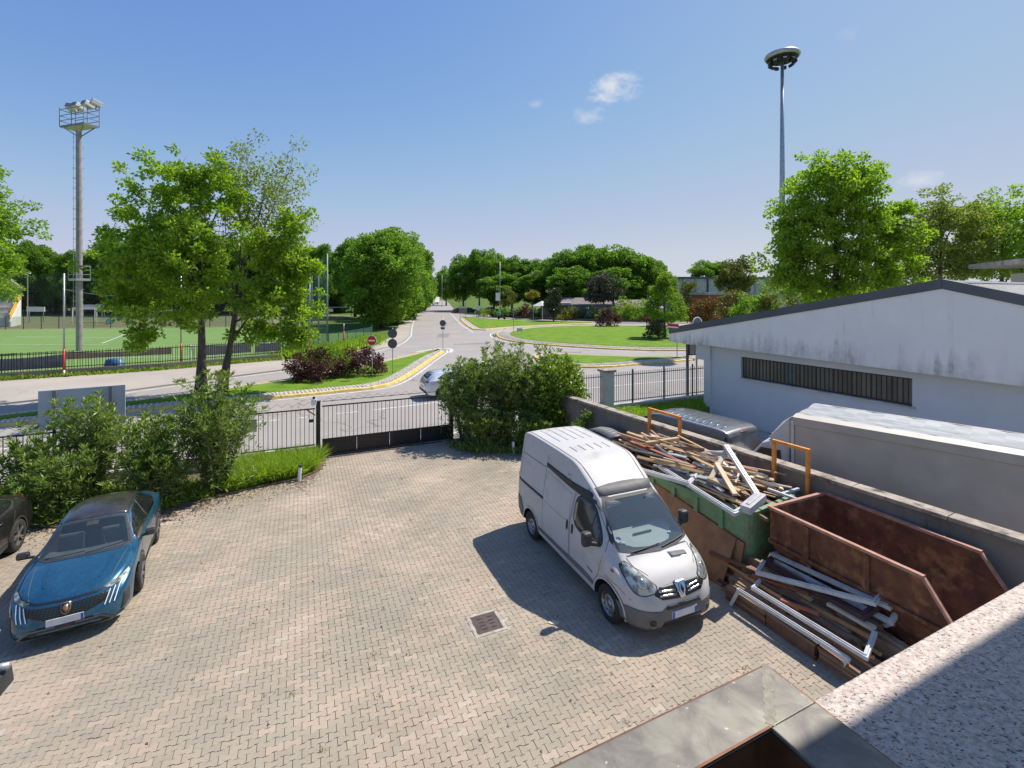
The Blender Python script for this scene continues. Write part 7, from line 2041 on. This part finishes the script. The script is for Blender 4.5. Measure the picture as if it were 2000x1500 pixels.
# red and white poles carrying the ball net along the footpath
for (x, y, h, lab) in ((-30.3, 32.55, 7.0, 'grey net pole with red foot nearest the left edge'), (-24.9, 36.2, 7.6, 'grey net pole with red foot behind the plane tree'), (-17.9, 42.6, 7.2, 'grey net pole with red foot by the end of the low wall'), (-16.6, 47.5, 2.6, 'short grey pole on the footpath bend')):
    o = thing('net_pole', lab, 'pole', (x, y, .05)); MB().tube([(0, 0, 1.9), (0, 0, h)], .05, 8).build('shaft', 'galv', o, smooth=True)
    MB().tube([(0, 0, .45), (0, 0, 1.9)], .06, 8).build('red_foot', 'red_paint', o, smooth=True); MB().tube([(0, 0, 0), (0, 0, .45)], .06, 8).build('white_foot', 'sign_white', o, smooth=True)
    MB().box((0, 0, .02), (.9, .5, .04)).build('base', 'pale_concrete', o)
nt = MB(); nt.mesh_add([(-33.5, 30.5, 1.9), (-24.9, 36.22, 1.9), (-24.9, 36.22, 7.0), (-33.5, 30.5, 7.0)], [(0, 1, 2, 3)]); nt.mesh_add([(-24.9, 36.22, 1.9), (-17.9, 42.62, 1.9), (-17.9, 42.62, 7.0), (-24.9, 36.22, 7.0)], [(0, 1, 2, 3)])
netmat('net_thin', (.16, .22, .20), .07, 1); tag(nt.build('ball_net', 'net_thin'), 'thin ball net strung between the red-footed poles', 'net')
# ---- lamp posts
def lamppost(label, x, y, h, arm=1.0, side=-1, board=False):
    o = thing('street_lamp', label, 'lamp post', (x, y, .1)); MB().tube([(0, 0, 0), (0, 0, h*.5), (0, 0, h)], [.11, .085, .06], 10).build('pole', 'galv', o, smooth=True)
    MB().bar((0, 0, h), (side*arm, 0, h+.12), .06).build('arm', 'galv', o); MB().box((side*(arm+.25), 0, h+.12), (.75, .28, .14)).build('lantern', 'galv', o, bevel=.04)
    if board:
        b = MB().box((-.45, -.12, board), (1.05, .12, 1.9)).build('billboard', 'panel_back', o); MB().box((-.45, -.19, board), (.85, .02, 1.65)).build('poster', 'sign_white', b)
lamppost('tall street lamp carrying a small billboard at the nursery', -2.7, 108, 12.4, .7, -1, 4.6)
lamppost('street lamp on the left of the distant road end', -26.6, 183, 12, 1)
lamppost('farthest thin street lamp at the end of the road', -39, 260, 13, 1)
# ---- high mast with ring head
hm = thing('high_mast', 'very tall grey lighting mast with round floodlight ring behind the workshop', 'lamp mast', (29.2, 52, 0))
MB().tube([(0, 0, 0), (0, 0, 8), (0, 0, 18), (0, 0, 30.6)], [.40, .35, .26, .16], 14).build('shaft', 'galv', hm, smooth=True)
rg_ = MB(); rg_.lathe([(.2, 31.35), (1.25, 31.5), (1.68, 31.42), (1.75, 31.22), (1.62, 31.02), (1.30, 30.9), (.25, 30.8)], 32); rg_.build('ring_housing', 'galv', hm, smooth=True)
ug = MB(); ug.lathe([(1.55, 30.95), (1.2, 30.75), (.22, 30.70)], 24, close=False); ug.build('underside', 'iron_black', hm)
for k in range(9):
    a = k*2*math.pi/9+.2; r = 1.15
    q = Matrix.Rotation(a, 3, 'Z') @ Matrix.Rotation(R(-38), 3, 'Y')
    fl2 = MB().box((r*math.cos(a), r*math.sin(a), 30.42), (.5, .42, .30), mat=q).build('floodlight', 'iron_black', hm, bevel=.03)
    fc = Vector((r*math.cos(a), r*math.sin(a), 30.42))+q @ Vector((.26, 0, 0)); MB().box(fc, (.02, .34, .24), mat=q).build('lens', 'lamp_face', fl2)
# ---- sports floodlight mast
fm = thing('floodlight_mast', 'brown sports floodlight mast with ladder and lamp platform by the pitch', 'lamp mast', (-42.6, 47.4, 0), R(-18))
MB().lathe([(.27, 0), (.24, 9), (.17, 21.6)], 12).build('shaft', 'mast_brown', fm)
MB().box((-.24, -.10, 11), (.10, .10, 21)).build('cable_duct', 'galv', fm)
lad = MB()
for yy in (-.2, .2): lad.tube([(-.55, yy, 2.5), (-.55, yy, 21.5)], .02, 4)
k = 2.6
while k < 21.4: lad.bar((-.55, -.2, k), (-.55, .2, k), .025); k += .45
lad.build('ladder', 'galv', fm)
hb0 = MB(); hb0.tube([(.32, .22, 0), (-.5, .28, 0), (-.95, 0, 0), (-.5, -.28, 0), (.32, -.22, 0)], .016, 5)
hme = None
for k in range(18):
    if hme is None: o = hb0.build('ladder_hoop', 'galv', fm); hme = o.data
    else: o = bpy.data.objects.new('ladder_hoop', hme); link(o, fm)
    o.location = (0, 0, 3+k)
MB().box((0, 0, 7.0), (1.25, 1.2, .22)).build('rest_platform', 'galv', fm)
rp_ = MB()
for z in (7.5, 7.95, 8.35):
    for a, b in (((-.6, -.58), (.6, -.58)), ((.6, -.58), (.6, .58)), ((.6, .58), (-.6, .58)), ((-.6, .58), (-.6, -.58))): rp_.bar((a[0], a[1], z), (b[0], b[1], z), .04)
for a in ((-.6, -.58), (.6, -.58), (.6, .58), (-.6, .58)): rp_.bar((a[0], a[1], 7.1), (a[0], a[1], 8.35), .04)
rp_.build('rest_railing', 'galv', fm)
PW_, PD_ = 3.5, 1.35
MB().box((0, 0, 22.05), (PW_, PD_, .16)).build('platform', 'galv_dark', fm)
gr_ = MB()
for k in range(5): gr_.box((-PW_/2+PW_*(k+.5)/5, 0, 21.96), (PW_/5-.12, PD_-.2, .03))
gr_.build('grating', 'lamp_face', fm)
br = MB()
for sx in (-1, 1): br.bar((sx*1.4, -.5, 21.95), (0, 0, 21.0), .07); br.bar((sx*1.4, .5, 21.95), (0, 0, 21.0), .07)
br.build('brace', 'galv_dark', fm)
rl_ = MB()
for z in (22.6, 23.1, 23.7):
    for a, b in (((-PW_/2, -PD_/2), (PW_/2, -PD_/2)), ((PW_/2, -PD_/2), (PW_/2, PD_/2)), ((PW_/2, PD_/2), (-PW_/2, PD_/2)), ((-PW_/2, PD_/2), (-PW_/2, -PD_/2))): rl_.bar((a[0], a[1], z), (b[0], b[1], z), .05)
for x in (-PW_/2, 0, PW_/2):
    for y in (-PD_/2, PD_/2): rl_.bar((x, y, 22.1), (x, y, 23.9), .05)
rl_.build('railing', 'galv_dark', fm)
for (x, a) in ((-1.75, 30), (-.75, 0), (.65, -4), (1.85, -24)):
    q = Matrix.Rotation(R(a), 3, 'Z') @ Matrix.Rotation(R(-22), 3, 'X')
    f = MB().box((x, .35, 24.25), (.75, .85, .48), mat=q).build('floodlight', 'lamp_face', fm, bevel=.06); MB().box(Vector((x, .35, 24.25))+q @ Vector((0, -.44, 0)), (.62, .04, .40), mat=q).build('hood', 'galv_dark', f)
    MB().bar((x, .3, 23.7), (x, .35, 24.1), .06).build('bracket', 'galv_dark', fm)

# ------------------------------------------------------------------ sports ground
pw = thing('pitch_wall', 'low mossy concrete wall with iron fence along the football ground', 'fence', (0, 0, 0))
wpts = [(-40, 26.4), (-33.1, 31.2), (-25.8, 35.3), (-19.4, 40.9)]
for a, b in zip(wpts[:-1], wpts[1:]):
    a, b = Vector(a), Vector(b); d = (b-a).normalized(); nn = Vector((-d.y, d.x))*.14
    MB().prism([tuple(a-nn), tuple(b-nn), tuple(b+nn), tuple(a+nn)], -.02, .55).build('wall', 'old_concrete', pw)
bm_ = MB().box((0, 0, 1.18), (.03, .03, 1.26)); barme = None; cnt_ = 0
for a, b in zip(wpts[:-1], wpts[1:]):
    a, b = Vector(a), Vector(b); L = (b-a).length; d = (b-a)/L; k = 0
    rails = MB()
    for z in (.70, 1.66): rails.bar((a.x, a.y, z), (b.x, b.y, z), .045, .05)
    rails.build('rail', 'iron_black', pw)
    while k < L:
        p = a+d*k; k += .150
        if p.x < -36: continue
        if barme is None: o = bm_.build('bar', 'iron_black', pw); barme = o.data
        else: o = bpy.data.objects.new('bar', barme); link(o, pw)
        o.location = (p.x, p.y, 0); o.rotation_euler = (random.gauss(0, .01), random.gauss(0, .015), math.atan2(d.y, d.x))
def banner(label, a, b, z0, z1, m_):
    o = MB(); n = 8; vs = []
    for i in range(n+1):
        f = i/n; sag = .12*math.sin(math.pi*f); x, y = a[0]+(b[0]-a[0])*f, a[1]+(b[1]-a[1])*f; vs += [(x, y, z0), (x, y, z1-sag)]
    o.mesh_add(vs, [(2*i, 2*i+2, 2*i+3, 2*i+1) for i in range(n)]); ob = o.build('banner', m_); ob.modifiers.new('t', 'SOLIDIFY').thickness = .02
    tag(ob, label, 'banner')
banner('grey banner behind the fence at the left edge', (-35.2, 30.6), (-30.9, 33.1), .62, 1.5, 'banner_grey')
banner('tan banner hung behind the football fence at the left', (-30.9, 33.3), (-25.6, 36.2), 1.12, 1.62, 'banner_tan')
banner('sagging dark grey banner behind the fence by the plane tree', (-24.0, 37.2), (-21.4, 39.5), .85, 1.68, 'banner_grey')
banner('dark banner on the fence right of the plane tree trunks', (-21.2, 39.7), (-19.7, 41.0), .8, 1.6, 'banner_grey')
bt = MB(); bt.lathe([(.62, 0), (.66, .5), (.55, .92), (.2, 1.0)], 14); bto = bt.build('covered_roller', 'blue_tarp', smooth=True); bto.location = (-28.6, 34.6, .02); bto.scale = (1, .7, 1); tag(bto, 'blue and white tarpaulin-covered bundle behind the football fence', 'tarpaulin')
def goal(label, x, y, rz, w, h, d=1.2, r=.06, m_='sign_white'):
    o = thing('football_goal', label, 'goal', (x, y, .03), rz)
    for s in (-1, 1): MB().tube([(s*w/2, 0, 0), (s*w/2, 0, h)], r, 8).build('post', m_, o)
    MB().tube([(-w/2-r, 0, h), (w/2+r, 0, h)], r, 8).build('crossbar', m_, o)
    for s in (-1, 1): MB().tube([(s*w/2, 0, h), (s*w/2, d, h*.85), (s*w/2, d*1.4, 0)], .03, 6).build('stay', 'galv', o)
goal('white football goal beyond the floodlight mast', -75.5, 85, R(-12), 5.4, 2.9)
goal('second white goal standing farther back by the trees', -82, 97, R(-12), 5.2, 2.7)
goal('small white goal on the far field seen under the netting', -37.5, 105, R(10), 4.6, 2.4)
goal('white goal frame close behind the fence by the plane tree', -24.6, 38.2, R(20), 1.5, 1.5, .6, .05)
for k, (px, lab) in enumerate(((0, 'left'),)): pass
# far pitch barrier
fb = thing('pitch_barrier', 'green wire barrier with posts along the far side of the pitch', 'fence', (0, 0, 0))
q0, q1 = Vector((-88, 73.0)), Vector((-40, 80.5)); nb2 = 20
for k in range(nb2+1):
    p = q0.lerp(q1, k/nb2); MB().tube([(p.x, p.y, 0), (p.x, p.y, 2.0)], .06, 6).build('post', 'fence_green', fb)
nm_ = MB(); nm_.mesh_add([(q0.x, q0.y, .1), (q1.x, q1.y, .1), (q1.x, q1.y, 1.95), (q0.x, q0.y, 1.95)], [(0, 1, 2, 3)]); nm_.build('mesh', 'net_fence', fb)
for (px, y0, w_, Y, h, lab, m_) in ((70, 604, 4.2, 92, .9, 'white advertising board beyond the pitch left of the mast', 'sign_white'), (180, 600, 6, 104, 1.1, 'pale advertising board behind the far goal', 'panel_back'), (242, 600, 5, 104, 1.4, 'grey shelter roof beyond the far barrier', 'banner_grey')):
    z = 5.8-(y0-570)*Y/940; b = thing('advert_board', lab, 'board', ((px-1000)*Y/940, Y, 0), R(-10)); MB().box((0, 0, z), (w_, .1, h)).build('board', m_, b)
    for s in (-1, 1): MB().box((s*w_*.4, .08, z/2), (.1, .1, z)).build('leg', 'galv_dark', b)
for (px, yt, Y, lab) in ((54, 533, 84, 'thin field lamp pole beside the grandstand'), (128, 540, 118, 'field lamp pole left of the mast'), (252, 562, 112, 'short field lamp pole right of the mast')):
    h = 5.8-(yt-570)*Y/940; o = thing('field_lamp', lab, 'lamp post', ((px-1000)*Y/940, Y, 0)); MB().tube([(0, 0, 0), (0, 0, h)], .07, 6).build('pole', 'galv', o); MB().box((0, 0, h), (.9, .3, .25)).build('lamp', 'lamp_face', o)
for k, (px, y0) in enumerate(((214, 633), (252, 631))):
    b = MB(); b.lathe([(.45, 0), (.6, .5), (.2, 1.0)], 10); bo = b.build('covered_bundle', 'blue_tarp'); Y = 86; bo.location = ((px-1000)*Y/940, Y, 0); tag(bo, ('blue covered bundle left on the far touchline', 'second blue covered bundle on the far touchline, nearer the tree')[k], 'tarpaulin')
tb3 = MB().box((-73.5, 83.6, .45), (6.5, .15, .14)).build('bench_rail', 'yellow_paint'); tag(tb3, 'long yellow bench rail in front of the far goal', 'bench')
# grandstand
gs = thing('grandstand', 'small concrete grandstand with yellow railing and slab roof at the left edge', 'grandstand', (-82.6, 79.5, 0), R(36))
for k in range(8): MB().box((-7, .6+k*.85, .35+k*.42), (13, .84, .7+k*.84-.0)).build('step', 'pale_concrete', gs)
sw2 = MB(); sw2.mesh_add([(-.4, 0, 0), (-.4, 7.4, 0), (-.4, 7.4, 4.4), (-.4, 0, .9), (-.15, 0, 0), (-.15, 7.4, 0), (-.15, 7.4, 4.4), (-.15, 0, .9)], [(0, 1, 2, 3), (7, 6, 5, 4), (3, 2, 6, 7), (0, 3, 7, 4)]); sw2.build('side_wall', 'sign_white', gs)
yr = MB()
for k in range(11):
    f = k/10; yr.bar((-.28, 7.4*f, .9+3.5*f), (-.28, 7.4*f, 2.1+3.5*f), .07)
for dz in (.5, 1.15): yr.bar((-.28, 0, .9+dz), (-.28, 7.4, 4.4+dz), .10)
yr.build('railing', 'yellow_paint', gs)
yp = MB(); yp.mesh_add([(-.30, .5, 1.2), (-.30, 7.4, 4.5), (-.30, 7.4, 5.6), (-.30, .5, 2.2)], [(0, 1, 2, 3)]); yp.build('yellow_panel', 'yellow_paint', gs)
rfb = MB(); rfb.mesh_add([(-14, -1.6, 7.6), (.2, -1.6, 7.6), (.2, 7.8, 6.0), (-14, 7.8, 6.0), (-14, -1.6, 8.0), (.2, -1.6, 8.0), (.2, 7.8, 6.3), (-14, 7.8, 6.3)], [(3, 2, 1, 0), (4, 5, 6, 7), (0, 1, 5, 4), (1, 2, 6, 5), (2, 3, 7, 6)]); rfb.build('roof', 'concrete', gs)
for x in (-13, -6.5, -.3): MB().box((x, 7.3, 3.1), (.3, .3, 6.2)).build('column', 'pale_concrete', gs)
# netting poles and net along the right side of the pitch
npos = [(-18.5+(-3.75)*k, 48.2+7.15*k) for k in range(7)]
for k, (x, y) in enumerate(npos):
    o = thing('netting_pole', ('nearest of the tall green netting poles', 'second of the tall green netting poles', 'third of the tall green netting poles', 'fourth of the tall green netting poles', 'fifth of the tall green netting poles', 'sixth of the tall green netting poles', 'farthest of the tall green netting poles')[k]+' beside the pitch', 'pole', (x, y, 0))
    MB().tube([(0, 0, 0), (0, 0, 9.6)], [.10, .07], 8).build('shaft', 'pole_green', o, smooth=True); MB().box((0, 0, .03), (.4, .4, .06)).build('base', 'concrete', o)
nt2 = MB()
for a, b in zip(npos[:-1], npos[1:]): nt2.mesh_add([(a[0], a[1], .2), (b[0], b[1], .2), (b[0], b[1], 9.4), (a[0], a[1], 9.4)], [(0, 1, 2, 3)])
tag(nt2.build('ball_net', 'net_green'), 'tall green ball net hung between the netting poles', 'net')
gf = thing('mesh_fence', 'green wire mesh fence between the pitch corner and the footpath', 'fence', (0, 0, 0))
gpt = [(-19.3, 41.3), (-18.4, 44.6), (-17.6, 46.2), (-16.3, 55.6), (-17.4, 60.0)]
for a, b in zip(gpt[:-1], gpt[1:]):
    m_ = MB(); m_.mesh_add([(a[0], a[1], .05), (b[0], b[1], .05), (b[0], b[1], 1.75), (a[0], a[1], 1.75)], [(0, 1, 2, 3)]); m_.build('mesh', 'net_fence', gf)
    a, b = Vector(a), Vector(b); n_ = max(1, round((b-a).length/1.9))
    for k in range(n_): p = a.lerp(b, k/n_); MB().tube([(p.x, p.y, 0), (p.x, p.y, 1.85)], .03, 6).build('post', 'fence_green', gf)
cable = MB(); cable.tube([(-78.5+(k/12)*20, 84+k*.2, 6.3-1.3*math.sin(math.pi*k/12)) for k in range(13)], .035, 4); tag(cable.build('hanging_cable', 'pale_concrete'), 'sagging pale cable hung between field lamp poles', 'cable')
# ------------------------------------------------------------------ buildings in the distance
def facade(name, label, x, y, rz, w, d, h, wall, roofm, cat='building'):
    o = thing(name, label, cat, (x, y, 0), rz); MB().box((0, d/2, h/2), (w, d, h)).build('wall', wall, o); MB().box((0, d/2, h+.25), (w+.6, d+.6, .5)).build('roof', roofm, o); return o
fc_ = facade('factory_hall', 'pale concrete factory hall with panel bays and dark roof edge', 58.5, 132, R(4), 31, 20, 9.4, 'pale_concrete', 'fascia_grey')
for k in range(10):
    MB().box((-15.2+k*3.38, -.12, 4.7), (.45, .26, 9.3)).build('pilaster', 'concrete' if k % 3 else 'window_far', fc_)
    if k < 9:
        MB().box((-13.5+k*3.38, -.05, 6.4), (2.8, .12, 4.6)).build('panel', 'pale_concrete', fc_); wdo = MB().box((-13.5+k*3.38, -.06, 2.4), (2.8, .12, 2.6)).build('window', 'window_far', fc_)
        for j in range(2): MB().box((-13.5+k*3.38-.47+j*.94, -.14, 2.4), (.08, .06, 2.6)).build('mullion', 'galv', wdo)
fc2 = facade('factory_hall', 'second pale hall with dark roof edge right of the clipped tree', 76, 136, R(4), 26, 18, 9.0, 'pale_concrete', 'fascia_grey')
for k in range(6): MB().box((-12+k*4.6, -.12, 4.5), (.45, .26, 8.9)).build('pilaster', 'concrete', fc2)
bk = facade('brick_building', 'small red brick building with flat roof among the bushes', 42.6, 94, R(3), 8.6, 8, 5.2, 'brick', 'concrete')
for k, x in enumerate((-2.6, 1.9)):
    wdo = MB().box((x, -.05, 3.6), (1.2, .16, 1.6)).build('window', 'window_far', bk); MB().box((x, -.10, 2.74), (1.4, .2, .12)).build('sill', 'pale_concrete', wdo)
    MB().box((x, -.14, 3.6), (.07, .05, 1.6)).build('mullion', 'sign_white', wdo)
MB().box((-2.6, -.05, 1.1), (1.2, .16, 2.2)).build('door', 'window_far', bk); MB().tube([(.2, -.1, 0), (.2, -.1, 5.1)], .07, 6).build('downpipe', 'galv', bk)
# nursery sheds
def gable_shed(label, x, y, rz, w, d, h, rh, wall, roofm):
    o = thing('nursery_shed', label, 'shed', (x, y, 0), rz); MB().box((0, d/2, h/2), (w, d, h)).build('wall', wall, o)
    r = MB(); e = .4; r.mesh_add([(-w/2-e, -e, h), (w/2+e, -e, h), (w/2+e, d/2, h+rh), (-w/2-e, d/2, h+rh), (w/2+e, d+e, h), (-w/2-e, d+e, h)], [(0, 1, 2, 3), (3, 2, 4, 5), (0, 3, 5), (1, 4, 2)]); r.build('roof', roofm, o)
    return o
gable_shed('brown roofed nursery shed behind the round grey-green tree', 16.8, 104, R(-6), 11.5, 7, 2.6, 1.9, 'shed_roof', 'shed_roof')
gable_shed('second brown roofed nursery shed to the right of the round tree', 26.8, 101, R(-4), 9, 7, 2.4, 1.7, 'shed_roof', 'shed_roof')
bs3 = facade('nursery_store', 'pale blue flat roofed nursery store behind the hedge plants', 16.2, 98.5, R(-4), 9.0, 4, 2.7, 'shed_blue', 'fascia_grey', 'shed')
facade('nursery_store', 'dark flat roofed nursery store left of the blue one', 9.0, 101, R(-6), 6.0, 4, 3.0, 'fascia_grey', 'concrete', 'shed')
tt_ = thing('garden_tent', 'white garden tent roof beside the magnolia', 'tent', (6.2, 100, 0)); MB().lathe([(2.0, 2.9), (1.0, 3.4), (.05, 3.9)], 4).build('roof', 'tent_white', tt_)
for a in range(4): MB().tube([(1.8*math.cos(a*1.571), 1.8*math.sin(a*1.571), 0), (1.8*math.cos(a*1.571), 1.8*math.sin(a*1.571), 2.9)], .04, 6).build('pole', 'sign_white', tt_)
hw_ = thing('hedge_wall', 'low dark planter wall along the nursery pavement', 'wall', (0, 0, 0)); hp_ = [(-5.0, 116), (1.4, 104.2), (9.6, 97.0), (18, 91.8), (30, 91)]
for a, b in zip(hp_[:-1], hp_[1:]): a, b = Vector(a), Vector(b); nn = Vector((-(b-a).y, (b-a).x)).normalized()*.15; MB().prism([tuple(a-nn), tuple(b-nn), tuple(b+nn), tuple(a+nn)], 0, .55).build('wall', 'window_far', hw_)
# concrete house at the right edge
ch = thing('concrete_house', 'grey concrete house with broad eaves at the right edge', 'house', (35.4, 31, 0), R(-25))
MB().box((5.2, 4, 3.6), (9.5, 7, 7.2)).build('wall', 'wall_render', ch); MB().box((4.2, 3.4, 7.85), (12, 10, .34)).build('eaves', 'concrete', ch)
cl2 = MB()
for k in range(7): cl2.box((-.55+.16*k, -.5, 3.8), (.13, .5, 7.6))
cl2.build('ribbed_column', 'fascia_grey', ch); rf3 = MB(); rf3.mesh_add([(.5, 0, 8.03), (9.5, 0, 8.03), (9.5, 8, 8.03), (.5, 8, 8.03), (5, 4, 9.6)], [(0, 1, 4), (1, 2, 4), (2, 3, 4), (3, 0, 4)]); rf3.build('roof', 'shed_roof', ch)
MB().box((3.2, .44, 5.6), (1.6, .12, 2.2)).build('window', 'window_far', ch)
# ------------------------------------------------------------------ far traffic
def far_car(label, x, y, rz, paint):
    o = make_car('parked_car', label, paint, None, detail=False); o.location = (x, y, 0); o.rotation_euler = (0, 0, rz); return o
far_car('small dark red car parked under the grove by the far road', -16.2, 131, R(15), 'car_red')
far_car('black car parked next to the dark red one by the grove', -14.0, 133, R(20), 'car_black')
far_car('white car parked under the grove behind the verge island', -8.2, 139, R(8), 'car_white')
tr_ = thing('lorry', 'white lorry coming along the far road beside the avenue', 'truck', (-35.5, 213, 0), R(-100))
MB().box((-3.6, 0, 2.5), (6.5, 2.5, 2.8)).build('box_body', 'tent_white', tr_); MB().box((.75, 0, 1.75), (1.7, 2.4, 2.5)).build('cab', 'van_white', tr_, bevel=.15); MB().box((1.6, 0, 2.25), (.06, 2.1, .9)).build('windscreen', 'glass_dark', tr_)
MB().box((-2.6, 0, .8), (7.6, 2.2, .5)).build('chassis', 'black_plastic', tr_); MB().box((1.62, 0, .9), (.06, 2.2, .5)).build('grille', 'grille_black', tr_)
for x in (.6, -4.8):
    for s in (-1, 1): wheel(tr_, x, s*1.05, .5, .3, 'rim_steel')
# scooter with teal box
mc = thing('delivery_scooter', 'dark scooter with a teal delivery box passing on the far road', 'scooter', (-2.2, 101.5, .0), R(-20))
for x in (-.65, .65):
    w_ = MB(); w_.lathe([(.16, -.06), (.27, -.06), (.29, 0), (.27, .06), (.16, .06)], 16, (0, 0, 0), 'Y'); wo = w_.build('wheel', 'tyre', mc); wo.location = (x, 0, .29)
bd = MB(); bd.bar((-.7, 0, .55), (-.05, 0, .5), .30, .35); bd.bar((-.1, 0, .38), (.4, 0, .38), .28, .12); bd.bar((.35, 0, .4), (.5, 0, 1.05), .3, .12); bd.build('body', 'black_plastic', mc, bevel=.04)
MB().bar((.46, -.33, 1.1), (.46, .33, 1.1), .05).build('handlebar', 'black_plastic', mc); MB().box((-.62, 0, 1.15), (.62, .62, .62)).build('delivery_box', 'teal_box', mc, bevel=.03); MB().bar((-.5, 0, .78), (.05, 0, .80), .28, .1).build('seat', 'black_plastic', mc, bevel=.03)
# rider: one continuous skin
rv = [(0, 0, .86), (.02, 0, 1.12), (.05, 0, 1.36), (.07, 0, 1.50), (.10, 0, 1.66), (.0, .17, .82), (.32, .18, .78), (.30, .17, .42), (.40, .17, .38), (0, -.17, .82), (.32, -.18, .78), (.30, -.17, .42), (.40, -.17, .38), (.06, .20, 1.34), (.26, .27, 1.16), (.44, .27, 1.10), (.06, -.20, 1.34), (.26, -.27, 1.16), (.44, -.27, 1.10)]
re_ = [(0, 1), (1, 2), (2, 3), (3, 4), (0, 5), (5, 6), (6, 7), (7, 8), (0, 9), (9, 10), (10, 11), (11, 12), (2, 13), (13, 14), (14, 15), (2, 16), (16, 17), (17, 18)]
rr_ = [.15, .14, .17, .06, .12, .10, .075, .055, .05, .10, .075, .055, .05, .07, .05, .04, .07, .05, .04]
me = bpy.data.meshes.new('person'); me.from_pydata(rv, re_, []); me.materials.append(MATS['dark_interior'])
pr = bpy.data.objects.new('person', me); link(pr); pr.location = mc.location; pr.rotation_euler = mc.rotation_euler
sm = pr.modifiers.new('skin', 'SKIN')
for i, r in enumerate(rr_): me.skin_vertices[0].data[i].radius = (r, r)
me.skin_vertices[0].data[0].use_root = True
pr.modifiers.new('sub', 'SUBSURF').levels = 1
tag(pr, 'person in dark clothes riding the delivery scooter on the far road', 'person')
hm2 = MB(); hm2.lathe([(.02, 1.53), (.12, 1.58), (.14, 1.68), (.11, 1.80), (.02, 1.84)], 12, (.1, 0, 0)); hm2.build('helmet', 'black_plastic', pr, smooth=True)
